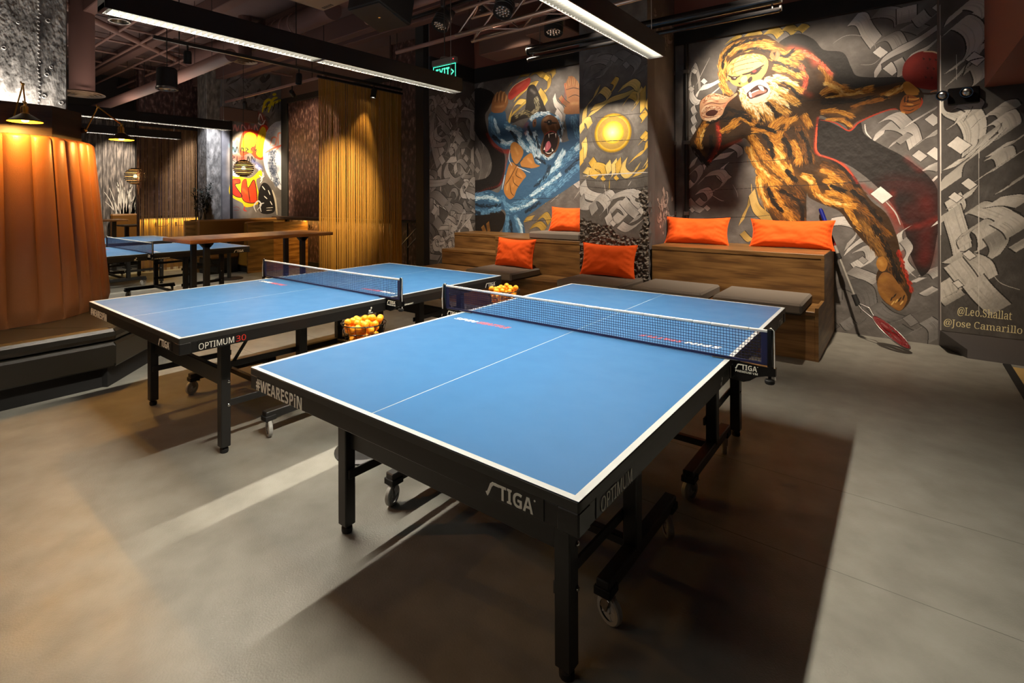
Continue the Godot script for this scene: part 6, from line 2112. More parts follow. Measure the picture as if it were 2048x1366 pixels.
	p.fur("c98f3a,e8bc66,a06a22,d9a64c,7a4e1a", 10, 240, 14, [131,637,158,656,190,659,221,649])
	p.fur("c98f3a,e8bc66,a06a22,d9a64c,7a4e1a", 10, 240, 14, [158,646,195,649,231,633,251,615])
	p.fur("c98f3a,e8bc66,a06a22,d9a64c,7a4e1a", 10, 128, 14, [124,573,118,593,125,616])
	p.fur("c98f3a,e8bc66,a06a22,d9a64c,7a4e1a", 10, 112, 14, [115,575,124,557,131,548])
	p.fur("c98f3a,e8bc66,a06a22,d9a64c,7a4e1a", 10, 160, 14, [221,621,246,609,271,594])
	p.fur("c98f3a,e8bc66,a06a22,d9a64c,7a4e1a", 10, 192, 14, [226,593,256,583,280,567])
	p.fur("c98f3a,e8bc66,a06a22,d9a64c,7a4e1a", 10, 208, 14, [226,570,256,554,278,534])
	p.fur("c98f3a,e8bc66,a06a22,d9a64c,7a4e1a", 10, 192, 14, [226,547,251,526,271,507])
	p.fur("c98f3a,e8bc66,a06a22,d9a64c,7a4e1a", 10, 160, 14, [216,525,236,503,251,486])
	p.fur("c98f3a,e8bc66,a06a22,d9a64c,7a4e1a", 10, 144, 14, [179,518,195,496,202,476])
	p.fur("c98f3a,e8bc66,a06a22,d9a64c,7a4e1a", 10, 128, 14, [200,515,216,494,221,477])
	p.fur("c98f3a,e8bc66,a06a22,d9a64c,7a4e1a", 10, 112, 14, [163,526,177,503,190,487])
	p.fur("c98f3a,e8bc66,a06a22,d9a64c,7a4e1a", 10, 96, 14, [241,610,266,617,281,610])
	p.fur("120b06,1c1209", 4, 45, 13, [138,656,169,664,201,664])
	p.fur("120b06,1c1209", 4, 45, 13, [147,639,185,644,221,630])
	p.fur("120b06,1c1209", 4, 45, 13, [119,605,122,635,138,653])
	p.fur("120b06,1c1209", 4, 45, 13, [226,608,251,593,273,578])
	p.fur("120b06,1c1209", 4, 45, 13, [236,563,261,542,276,521])
	p.fur("120b06,1c1209", 4, 45, 13, [211,520,226,497,233,482])
	p.fur("120b06,1c1209", 4, 45, 13, [184,509,196,491,202,474])
	p.fur("120b06,1c1209", 4, 45, 13, [231,624,251,615,263,622])
	p.fur("f6e2b0,fff2d0,eecb86", 4, 50, 12, [227,576,253,563,273,548])
	p.fur("f6e2b0,fff2d0,eecb86", 4, 50, 12, [221,542,241,521,256,501])
	p.fur("f6e2b0,fff2d0,eecb86", 4, 50, 12, [192,517,204,495])
	p.fur("f6e2b0,fff2d0,eecb86", 4, 50, 12, [168,530,181,505])
	p.shape("c39a55", [129,596,134,617,149,629,177,633,205,626,217,610,215,589,205,572,190,558,158,558,138,570], true, 1.0)
	p.fur("e8c27a,b8843a,8f5f24,f0d49a", 8, 150, 9, [133,578,143,613,169,628,201,620])
	p.fur("e8c27a,b8843a,f0d49a", 7, 120, 8, [147,594,174,605,207,607])
	p.shape("d8b878", [145,608,149,619,171,625,192,619,205,605,192,595,169,590,151,588], true, 1.0)
	p.line("5c3a18", 1.4, [138,614,158,620,185,623])
	p.line("5c3a18", 1.4, [136,604,160,610,190,612,209,611])
	p.line("5c3a18", 1.4, [142,594,162,598,186,599])
	p.spray("f0dcae", 10, 0.5, [166,549,190,560,211,555,219,537,202,519,179,517,164,533])
	p.shape("f4e6c8", [158,553,181,564,203,568,217,554,221,535,211,520,194,514,177,515,164,523,157,539], true, 1.0)
	p.fur("fbf0d8,f0dcae,e2bd76,c9964a", 6, 80, 12, [160,553,162,531,171,511])
	p.fur("fbf0d8,f0dcae,e2bd76,c9964a", 6, 80, 12, [179,517,190,499,196,484])
	p.fur("fbf0d8,f0dcae,e2bd76,c9964a", 6, 80, 12, [200,516,211,501,219,491])
	p.fur("fbf0d8,f0dcae,e2bd76,c9964a", 6, 80, 12, [217,531,231,520,243,511])
	p.fur("fbf0d8,f0dcae,e2bd76,c9964a", 6, 80, 12, [217,552,235,544,251,535])
	p.fur("fbf0d8,f0dcae,e2bd76,c9964a", 6, 80, 12, [209,569,227,566,245,561])
	p.shape("c39a55", [154,568,162,583,175,586,184,578,181,566,169,561,158,560], true, 1.0)
	p.shape("e0c48c", [158,574,164,582,172,581,173,570,164,566], true, 1.0)
	p.shape("2a1a0e", [174,572,182,579,184,571,177,564], true, 1.0)
	p.shape("2a1a0e", [153,568,159,568,158,562], true, 1.0)
	p.line("1c1008", 4, [130,590,145,581,158,584])
	p.line("1c1008", 5, [162,586,179,588,196,595,209,602])
	p.line("1c1008", 3, [179,583,192,586,205,596])
	p.shape("2a1408", [179,588,192,595,203,596,198,587,188,582], true, 1.0)
	p.shape("d03030", [184,590,190,593,193,590,188,587], true, 1.0)
	p.shape("2a1408", [138,585,151,583,149,576,140,577], true, 1.0)
	p.shape("e8b0a0", [142,582,149,582,147,579], true, 1.0)
	p.shape("3a1a16", [172,539,179,546,196,555,205,553,216,545,214,536,196,531,183,526,175,529], true, 1.0)
	p.shape("c07064", [176,534,186,540,200,545,213,543,211,537,194,534,183,528], true, 1.0)
	p.shape("fffaf0", [196,555,205,553,209,541,202,544], true, 1.0)
	p.shape("fffaf0", [176,541,180,543,183,530,179,531], true, 1.0)
	p.line("fff6e8", 3, [179,538,188,542,198,545])
	p.line("3a1a16", 2, [173,538,181,547,198,556,215,546])
	p.line("5a2a20", 2, [176,528,192,529,211,535])
	p.shape("b5653a", [221,625,234,635,242,626,239,613,231,607], true, 1.0)
	p.shape("e07050", [235,630,240,622,237,611,231,610,234,618], true, 1.0)
	p.shape("2a170c", [227,627,233,628,231,617], true, 1.0)
	p.fur("fff6e0,f0dcae,d0a860", 5, 55, 9, [156,553,168,537,173,519])
	p.fur("fff6e0,f0dcae,d0a860", 5, 55, 9, [164,521,179,510,196,508])
	p.fur("fff6e0,f0dcae,d0a860", 5, 55, 9, [204,516,219,523,226,536])
	p.fur("fff6e0,f0dcae,d0a860", 5, 55, 9, [209,567,223,560,233,549])
	p.shape("d2a07a", [66,528,76,542,95,550,118,544,136,536,149,544,151,539,133,525,124,511,113,490,80,484,67,497], true, 1.0)
	p.shape("e8c8a4", [71,530,83,543,102,548,120,539,108,533,90,530], true, 1.0)
	p.shape("e8c8a4", [69,510,83,523,108,515,120,509,101,506,78,501], true, 1.0)
	p.shape("ecccaa", [76,489,94,495,120,492,113,485,90,481], true, 1.0)
	p.line("5a2418", 2, [76,522,92,527,113,522,127,523])
	p.shape("4a1f14", [80,504,94,510,108,505,99,494,83,496], true, 1.0)
	p.line("8a4630", 2, [71,497,85,491,108,493])
	p.spray("c0563c", 5, 0.3, [122,514,131,525,142,536])
	p.spray("7a3a24", 3, 0.4, [76,529,90,537,108,528])
	p.spray("7a3a24", 3, 0.4, [73,504,85,516,113,505])
	p.fur("b06a44,e8c8a4,8a4a2c,f4dcc0", 5, 90, 7, [71,532,95,544,127,535])
	p.fur("b06a44,e8c8a4,8a4a2c,f4dcc0", 5, 90, 7, [71,497,87,515,115,510])
	p.fur("120b06,1c1209", 5, 80, 9, [80,479,108,483,126,499])
	p.shape("8e2018", [457,540,460,562,471,576,486,582,504,578,519,568,519,511,507,503,489,507,472,516,463,525], true, 1.0)
	p.spray("b83a2a", 11, 0.35, [466,539,469,558,481,568])
	p.spray("6a1410", 12, 0.35, [496,559,501,533,492,520])
	p.line("d9c0a0", 3, [489,581,504,578,517,568])
	p.spray("b04030", 8, 0.3, [507,552,513,531])
	p.shape("4a0f0c", [488,570,492,566,489,564], true, 1.0)
	p.shape("4a0f0c", [491,533,495,529,492,527], true, 1.0)
	p.shape("4a0f0c", [494,550,498,547,495,544], true, 1.0)
	p.shape("4a0f0c", [497,568,501,564,498,561], true, 1.0)
	p.shape("4a0f0c", [500,530,504,527,501,524], true, 1.0)
	p.shape("4a0f0c", [503,548,507,544,504,542], true, 1.0)
	p.shape("4a0f0c", [506,565,510,561,507,559], true, 1.0)
	p.shape("4a0f0c", [509,528,513,525,510,522], true, 1.0)
	p.shape("4a0f0c", [512,545,516,542,513,539], true, 1.0)
	p.shape("4a0f0c", [515,562,519,559,516,556], true, 1.0)
	p.shape("c88a34", [458,522,466,525,477,513,483,504,480,496,466,498,460,505], true, 1.0)
	p.shape("a05a1c", [454,484,463,499,481,490,486,480,483,470,466,460,454,467], true, 1.0)
	p.line("2a160a", 2, [461,495,460,483])
	p.line("2a160a", 2, [466,496,465,482])
	p.line("2a160a", 1.6, [458,487,471,483,483,486])
	p.line("2a160a", 1.6, [457,477,469,474,483,478])
	p.line("2a160a", 1.6, [458,469,468,466,475,469])
	p.line("e0a250", 3, [465,490,477,488,483,490])
	p.line("e0a250", 3, [463,480,474,477])
	p.line("e0a250", 3, [455,465,461,462])
	p.line("d0462a", 2.5, [486,490,487,480,483,470])
	p.line("e09060", 3, [499,499,508,501,514,498])
	p.line("3a2412", 4, [481,500,497,496,511,496])
	p.shape("a8722e", [414,150,417,165,426,168,432,156,429,141,421,138], true, 1.0)
	p.spray("d0a050", 5, 0.4, [421,159,424,151])
	p.shape("8a5c28", [416,117,424,135,437,134,449,116,463,91,459,71,451,60,438,67,424,81,417,96], true, 1.0)
	p.spray("c08c40", 7, 0.35, [422,118,429,126])
	p.spray("5a3816", 7, 0.3, [437,106,448,92])
	p.spray("b07c34", 5, 0.35, [420,99,433,80,448,67])
	p.line("22140a", 2.2, [441,85,446,94])
	p.line("22140a", 2.2, [449,78,454,88])
	p.line("22140a", 2.2, [437,78,440,87])
	p.line("22140a", 2.2, [456,82,459,93])
	p.line("d8ac60", 2.6, [444,75,449,84])
	p.line("d8ac60", 2.6, [452,72,457,81])
	p.line("d8ac60", 2.6, [438,70,443,79])
	p.line("1c1816", 1.2, [32,450,90,440,157,440,200,444,261,448,318,449])
	p.line("1c1816", 1.2, [112,375,179,377,241,378,280,381])
	p.line("1c1816", 1.2, [65,309,157,313,240,318,299,319,371,323,437,327,492,324])
	p.line("1c1816", 1.2, [29,235,100,242,178,246,220,251])
	p.line("1c1816", 1.2, [241,491,280,506,318,507,363,505])

func paint_ape(p: Pic) -> void:
	p.spray("686462", 40, 0.5, [76,356,86,239,107,304])
	p.nib("8a8683", 8.05, 13.8, [13,490,35,495,28,462])
	p.nib("8a8683", 8.05, 13.8, [19,447,56,450,77,464])
	p.nib("8a8683", 8.05, 13.8, [5,278,27,226,18,175])
	p.nib("8a8683", 8.05, 13.8, [23,327,40,292,27,259])
	p.nib("a9a5a1", 6.9, 13.8, [26,132,54,199,76,240])
	p.diamond("8a8683", 10, [11,209])
	p.shape("171414", [-25,469,19,487,83,458,62,414,45,383,74,293,119,267,127,221,106,153,26,131,-31,104,-82,111,-45,166,48,181,73,220,57,274,23,310,1,343,-8,398], true, 1.0)
	p.shape("191514", [-73,72,-5,104,106,74,126,42,85,-6,-80,-12], true, 1.0)
	p.nib("a8893a", 10.35, 10.35, [176,491,197,504,225,503])
	p.nib("a8893a", 10.35, 10.35, [229,499,253,506,271,492,289,493])
	p.nib("a8893a", 10.35, 10.35, [271,492,294,477,290,446,270,438])
	p.nib("a8893a", 10.35, 10.35, [290,492,308,499,311,483])
	p.diamond("e0bc4a", 9, [285,481])
	p.nib("d9b85a", 9.2, 12.65, [143,350,152,390,177,419,206,415])
	p.nib("d9b85a", 9.2, 12.65, [155,381,187,402,217,422])
	p.nib("d9b85a", 9.2, 12.65, [167,428,196,448,217,461])
	p.nib("d9b85a", 9.2, 12.65, [221,465,240,469,251,467])
	p.nib("d9b85a", 9.2, 12.65, [258,445,276,422,283,404])
	p.shape("242120", [213,446,221,465,240,466,254,445,272,407,283,375,243,369,186,362,151,353,159,378,202,386], true, 1.0)
	p.spray("b0aca8", 5, 0.4, [228,452,243,440])
	p.fur("8a8468,3a362c,b0a88a", 8, 110, 9, [243,426,254,394,236,376])
	p.fur("6a6450,a09468,2a261e", 7, 90, 9, [167,370,202,383,228,373])
	p.nib("c8c4c0", 6.9, 12.65, [311,422,318,397,338,377,348,346])
	p.nib("c8c4c0", 6.9, 12.65, [318,376,335,353,335,329])
	p.nib("a8893a", 11.5, 13.8, [245,126,275,144,282,153])
	p.nib("a8893a", 11.5, 13.8, [227,107,260,115,287,104])
	p.nib("a8893a", 11.5, 13.8, [204,83,231,99])
	p.nib("a8893a", 11.5, 13.8, [251,45,278,61,295,38])
	p.nib("a8893a", 11.5, 13.8, [226,21,256,32,277,15])
	p.nib("a8893a", 11.5, 13.8, [204,44,234,51])
	p.nib("a9a5a1", 10.35, 11.5, [365,181,381,210,398,221])
	p.nib("a9a5a1", 10.35, 11.5, [348,149,373,163,397,148])
	p.nib("a9a5a1", 10.35, 11.5, [381,114,397,136])
	p.line("a9a5a1", 1.4, [282,119,296,150,339,155,356,140])
	p.line("a9a5a1", 1.2, [296,99,322,119,327,129])
	p.spray("8a1c18", 9, 0.45, [57,325,86,292,123,270,143,266])
	p.spray("a8241c", 4, 0.5, [53,328,76,290,117,264,151,262])
	p.spray("9a2420", 4, 0.5, [139,269,131,221,114,173,98,153,43,141,-5,121,-45,86])
	p.spray("701814", 7, 0.4, [-45,72,-64,37,-73,-2])
	p.shape("33597c", [66,397,124,398,134,367,151,349,190,333,209,350,228,367,261,379,300,372,330,348,340,314,335,284,352,280,411,293,410,185,368,148,296,107,245,76,200,43,200,-4,118,-8,130,58,106,77,32,56,-41,62,-59,86,-31,104,4,128,60,140,102,133,123,185,139,240,151,269,119,274,86,296,61,328,59,358], true, 1.0)
	p.shape("33597c", [352,363,398,364,411,345,411,281,365,282,355,312], true, 1.0)
	p.shape("33556e", [-45,65,-14,59,-18,21,-41,17], true, 1.0)
	p.fur("4f82ac,6c9ec4,3a6488", 10.4, 221, 10, [70,387,78,348,99,313,127,286])
	p.fur("4f82ac,6c9ec4,3a6488", 10.4, 156, 10, [123,352,159,339,186,324])
	p.fur("4f82ac,6c9ec4,3a6488", 10.4, 195, 10, [167,319,190,290,224,264])
	p.fur("4f82ac,6c9ec4,3a6488", 13, 312, 10, [126,74,185,91,260,130,313,167])
	p.fur("4f82ac,6c9ec4,3a6488", 13, 338, 10, [260,153,314,198,365,240,406,267])
	p.fur("4f82ac,6c9ec4,3a6488", 10.4, 234, 10, [278,122,339,164,406,216])
	p.fur("4f82ac,6c9ec4,3a6488", 7.8, 130, 10, [116,123,130,91,166,75])
	p.fur("4f82ac,6c9ec4,3a6488", 11.7, 260, 10, [-22,107,33,121,106,100])
	p.fur("4f82ac,6c9ec4,3a6488", 9.1, 195, 10, [-45,83,21,66,106,77])
	p.fur("4f82ac,6c9ec4,3a6488", 7.8, 143, 10, [166,59,177,27,185,-2])
	p.fur("4f82ac,6c9ec4,3a6488", 6.5, 91, 10, [136,58,134,26,130,-4])
	p.fur("4f82ac,6c9ec4,3a6488", 10.4, 143, 10, [374,355,382,328,395,297])
	p.fur("a8cce2,d8eaf4,88b4d0", 5.2, 84, 9, [83,379,91,355,99,334])
	p.fur("a8cce2,d8eaf4,88b4d0", 6.5, 112, 9, [131,341,167,329,186,314])
	p.fur("a8cce2,d8eaf4,88b4d0", 6.5, 84, 9, [107,304,131,289,151,291])
	p.fur("a8cce2,d8eaf4,88b4d0", 6.5, 98, 9, [178,305,198,281,216,264])
	p.fur("a8cce2,d8eaf4,88b4d0", 7.8, 112, 9, [314,213,331,233,341,249])
	p.fur("a8cce2,d8eaf4,88b4d0", 5.2, 125, 9, [223,119,278,150,331,182])
	p.fur("a8cce2,d8eaf4,88b4d0", 5.2, 98, 9, [0,111,54,117,96,107])
	p.fur("a8cce2,d8eaf4,88b4d0", 5.2, 56, 9, [-45,86,-22,100,-9,107])
	p.fur("a8cce2,d8eaf4,88b4d0", 3.9, 84, 9, [173,49,189,24,192,2])
	p.fur("a8cce2,d8eaf4,88b4d0", 6.5, 70, 9, [381,254,401,265])
	p.fur("a8cce2,d8eaf4,88b4d0", 5.2, 84, 9, [282,184,310,201,327,212])
	p.fur("a8cce2,d8eaf4,88b4d0", 5.2, 84, 9, [146,75,204,88,242,107])
	p.fur("12212f,1a3044", 5, 60, 9, [147,330,167,308,174,283])
	p.fur("12212f,1a3044", 5, 60, 9, [296,214,278,176,242,151])
	p.fur("12212f,1a3044", 5, 60, 9, [348,189,381,217,411,235])
	p.fur("12212f,1a3044", 5, 60, 9, [0,90,54,87,106,91])
	p.fur("12212f,1a3044", 5, 60, 9, [146,42,154,-3])
	p.fur("12212f,1a3044", 5, 60, 9, [204,67,260,99])
	p.fur("12212f,1a3044", 5, 60, 9, [76,320,107,298])
	p.fur("12212f,1a3044", 5, 60, 9, [-23,73,21,60])
	p.fur("a8cce2,d8eaf4,88b4d0,e8f2f8", 7, 90, 8, [224,358,252,371,293,370])
	p.fur("a8cce2,d8eaf4,88b4d0,e8f2f8", 7, 140, 8, [209,325,224,295,242,263])
	p.fur("a8cce2,d8eaf4,88b4d0,e8f2f8", 7, 100, 8, [228,279,242,247,260,228])
	p.fur("a8cce2,d8eaf4,88b4d0,e8f2f8", 7, 80, 8, [314,361,335,329,331,287])
	p.fur("a8cce2,d8eaf4,88b4d0,e8f2f8", 7, 100, 8, [239,322,253,278,261,246])
	p.fur("12212f,1a3044", 4, 40, 8, [217,340,228,311])
	p.fur("12212f,1a3044", 4, 40, 8, [246,306,257,268])
	p.fur("12212f,1a3044", 4, 40, 8, [328,333,335,295])
	p.fur("12212f,1a3044", 4, 40, 8, [242,239,278,221])
	p.spray("b03a34", 5, 0.35, [202,335,217,349,205,316])
	p.shape("b07a3e", [149,282,167,293,194,272,197,250,174,222,155,239], true, 1.0)
	p.shape("b07a3e", [190,231,228,254,242,222,260,212,227,206,193,213], true, 1.0)
	p.shape("a87238", [147,227,174,217,208,186,197,170,174,142,162,117,142,110,122,136,129,179], true, 1.0)
	p.spray("d8a664", 4, 0.4, [167,274,178,254])
	p.spray("d8a664", 4, 0.4, [216,236,231,223])
	p.spray("d8a664", 4, 0.4, [155,204,147,188])
	p.spray("d8a664", 4, 0.4, [182,193,193,180])
	p.spray("d8a664", 4, 0.4, [166,168,158,152])
	p.spray("d8a664", 4, 0.4, [139,162,134,139])
	p.line("3a220e", 1.8, [174,219,147,178,126,153])
	p.line("3a220e", 1.8, [197,237,174,217])
	p.line("3a220e", 1.8, [178,209,170,187,193,174])
	p.line("3a220e", 1.8, [158,184,162,162,182,148])
	p.line("3a220e", 1.8, [146,162,150,133,162,120])
	p.line("3a220e", 1.8, [155,239,174,217,227,206])
	p.line("d8e4ec", 1.8, [147,269,143,240,155,217])
	p.line("d8e4ec", 1.8, [174,213,224,193])
	p.line("d8e4ec", 1.8, [127,189,114,140])
	p.shape("6d4a30", [268,354,293,367,321,352,331,326,321,312,330,287,321,258,300,241,275,239,262,268,275,304,266,326], true, 1.0)
	p.spray("c09468", 4, 0.45, [275,353,290,358])
	p.spray("b08458", 5, 0.45, [286,331,293,318])
	p.spray("b89068", 3, 0.4, [314,334,318,322])
	p.line("1a100a", 4, [275,347,297,342,321,339])
	p.shape("0e0a08", [286,349,300,351,304,338,290,336], true, 1.0)
	p.diamond("e8e4e0", 1.5, [293,345])
	p.shape("7a5236", [235,354,247,359,246,337,235,335], true, 1.0)
	p.shape("2a160e", [239,350,245,350,243,339], true, 1.0)
	p.shape("1c0a0a", [279,304,297,313,319,312,324,285,314,258,293,244,273,252,270,270], true, 1.0)
	p.line("b04a44", 3, [279,307,300,316,319,309])
	p.shape("c26a78", [282,279,293,287,300,271,289,257,279,257], true, 1.0)
	p.line("e09aa0", 1.6, [289,284,286,263])
	p.shape("f4efe6", [290,309,295,310,293,295], false, 1.0)
	p.shape("f4efe6", [314,308,319,308,317,294], false, 1.0)
	p.shape("f4efe6", [273,261,279,261,277,271], false, 1.0)
	p.shape("f4efe6", [303,253,309,256,303,265], false, 1.0)
	p.line("efe8dc", 2, [297,308,304,309,311,309])
	p.line("efe8dc", 2, [280,253,291,249,302,251])
	p.line("e8eef2", 1.6, [271,246,293,235,314,246])
	p.fur("a8cce2,d8eaf4,88b4d0", 4, 40, 7, [268,249,289,232,310,246])
	p.shape("8a5c38", [74,400,75,433,87,455,108,462,124,460,136,445,140,422,124,398,107,393], true, 1.0)
	p.line("b98a58", 4, [87,431,91,454,100,463])
	p.line("b98a58", 4, [101,433,106,459,114,464])
	p.line("b98a58", 4, [116,431,120,454,128,459])
	p.line("b98a58", 4, [128,423,134,439,136,448])
	p.line("2e1a0e", 1.6, [95,427,97,457])
	p.line("2e1a0e", 1.6, [110,425,112,458])
	p.line("2e1a0e", 1.6, [124,424,126,450])
	p.spray("c49462", 4, 0.4, [87,415,107,413,124,414])
	p.shape("a83a30", [140,441,152,466,191,484,221,491,227,480,214,460,183,445,152,430], true, 1.0)
	p.spray("d87060", 5, 0.35, [175,465,206,480])
	p.spray("6a1a16", 5, 0.35, [152,446,171,453])
	p.line("d8b890", 1.8, [144,454,168,476,221,492])
	p.nib("a8823e", 4.6, 5.75, [128,456,144,476,156,484])
	p.shape("8a5c38", [345,367,355,405,349,438,356,464,369,474,382,466,395,447,405,428,408,366,382,360], true, 1.0)
	p.line("a87a4c", 6, [352,438,349,456])
	p.line("5c3a22", 1.4, [352,438,349,456])
	p.line("a87a4c", 6, [364,445,362,474])
	p.line("5c3a22", 1.4, [364,445,362,474])
	p.line("a87a4c", 6, [377,443,377,470])
	p.line("5c3a22", 1.4, [377,443,377,470])
	p.line("a87a4c", 6, [390,436,389,456])
	p.line("5c3a22", 1.4, [390,436,389,456])
	p.nib("8a5c38", 8.05, 6.9, [332,417,342,403,359,389])
	p.line("2e1a0e", 1.6, [352,435,379,437,402,428])
	p.line("2e1a0e", 1.6, [359,410,382,416,405,404])
	p.spray("b48a5a", 5, 0.4, [369,391,392,391])
	p.spray("a8302a", 3, 0.35, [349,453,349,420,339,398])
	p.nib("7a5426", 9.2, 6.9, [-57,11,-46,-6])
	p.nib("7a5426", 9.2, 6.9, [-23,18,-14,-6])
	p.nib("7a5426", 9.2, 6.9, [32,19,43,-1])
	p.nib("7a5426", 9.2, 6.9, [54,32,60,0])
	p.line("100c0a", 1, [142,107,223,110,330,113])
	p.line("100c0a", 1, [185,40,295,46,380,54])

func paint_pillar(p: Pic) -> void:
	p.nib("7c7976", 17.55, 17.55, [19,500,30,525,63,532,85,519,69,498,43,496])
	p.nib("7c7976", 14.85, 14.85, [69,498,85,528,108,536,135,517])
	p.nib("7c7976", 16.2, 16.2, [108,510,130,520,151,505,142,485])
	p.nib("7c7976", 14.85, 14.85, [16,481,43,493,69,504])
	p.nib("7c7976", 16.2, 16.2, [157,490,175,498,182,509])
	p.nib("7c7976", 14.85, 14.85, [24,539,51,541])
	p.diamond("85827f", 10, [93,527])
	p.diamond("85827f", 9, [123,507])
	p.nib("f0d078", 12.15, 13.5, [13,388,18,419,40,441,51,464])
	p.nib("f0d078", 12.15, 13.5, [26,399,56,414,82,429,120,436,144,445])
	p.nib("f0d078", 12.15, 13.5, [36,416,63,422,79,439,63,456,49,446])
	p.nib("e0b64c", 12.15, 13.5, [85,447,98,469,90,476])
	p.nib("f0d078", 12.15, 13.5, [108,452,135,464,150,453,149,438])
	p.nib("e0b64c", 12.15, 13.5, [120,419,135,435,154,420,142,404])
	p.nib("f0d078", 12.15, 13.5, [147,415,156,432,154,444])
	p.nib("e0b64c", 12.15, 13.5, [163,445,163,419,163,396])
	p.nib("e0b64c", 12.15, 13.5, [180,429,175,412,182,400])
	p.nib("e0b64c", 12.15, 13.5, [161,390,168,378,163,373])
	p.nib("f0d078", 12.15, 13.5, [8,361,7,382,22,387,29,371])
	p.nib("f0d078", 12.15, 13.5, [12,338,15,313,12,288])
	p.nib("e0b64c", 12.15, 13.5, [4,313,4,276])
	p.nib("e0b64c", 12.15, 13.5, [31,287,49,264,75,254])
	p.nib("f0d078", 12.15, 13.5, [15,263,31,256,23,250])
	p.nib("e0b64c", 12.15, 13.5, [50,246,34,256,37,272,61,267,68,248])
	p.nib("f0d078", 12.15, 13.5, [75,278,81,254])
	p.nib("f0d078", 12.15, 13.5, [92,281,92,254,86,245])
	p.nib("e0b64c", 12.15, 13.5, [102,283,104,253])
	p.nib("f0d078", 12.15, 13.5, [119,282,114,259,126,246,141,252,151,269])
	p.nib("e0b64c", 12.15, 13.5, [134,279,150,292,168,303,175,326])
	p.nib("f0d078", 12.15, 13.5, [167,268,179,288,182,308])
	p.nib("e0b64c", 12.15, 13.5, [162,340,175,331,179,346])
	p.nib("e0b64c", 12.15, 13.5, [156,321,168,332])
	p.nib("e0b64c", 12.15, 13.5, [144,248,167,257,177,277])
	p.diamond("e0b64c", 7, [63,239])
	p.diamond("e0b64c", 7, [97,240])
	p.shape("5a5552", [32,354,37,378,56,396,84,402,115,392,134,373,142,347,137,321,119,304,92,296,61,305,40,323], true, 1.0)
	p.ring("c9a020", [88,349], 43, 0)
	p.ring("a88a3c", [88,349], 36, 1)
	p.ring("d9a818", [89,350], 25, 1)
	p.ring("f0c020", [89,350], 22, 1)
	p.spray("fff4c8", 26, 0.55, [88,350])
	p.spray("fffdf0", 18, 0.7, [88,350])
	p.nib("cfccc8", 17.55, 17.55, [8,231,15,206,48,194,75,202,87,187])
	p.nib("cfccc8", 17.55, 17.55, [1,194,8,175,35,173,55,194,75,206])
	p.nib("cfccc8", 16.2, 16.2, [41,157,35,181,55,194,74,175,61,157])
	p.nib("cfccc8", 17.55, 17.55, [84,193,100,199,125,205,141,197,134,176,155,170])
	p.nib("cfccc8", 17.55, 17.55, [87,157,91,175,113,175,125,158,109,140,91,149])
	p.nib("cfccc8", 14.85, 14.85, [113,187,133,164,149,152])
	p.nib("cfccc8", 16.2, 16.2, [137,140,161,153,173,176])
	p.nib("cfccc8", 14.85, 14.85, [106,128,128,119,155,135])
	p.nib("cfccc8", 12.15, 12.15, [143,205,161,197,179,210])
	p.nib("cfccc8", 13.5, 13.5, [74,151,83,127])
	p.nib("cfccc8", 13.5, 13.5, [162,187,167,170])
	p.diamond("dcd9d5", 9, [158,162])
	p.diamond("dcd9d5", 8, [88,131])
	p.line("cfccc8", 1.6, [66,226,71,194,76,151])
	p.line("cfccc8", 1.4, [134,232,126,220])
	p.line("d8d4d0", 2.4, [9,248,94,250,179,251])
	p.line("c0a040", 2, [80,236,79,212])
	p.line("2a2624", 1.2, [1,223,55,217,119,213,179,220])
	p.line("2a2624", 1.2, [8,332,56,331,119,329,168,328])
	p.line("2a2624", 1.2, [43,390,75,389,120,389,168,389])
	p.line("2a2624", 1.2, [1,240,55,234,131,237,179,243])

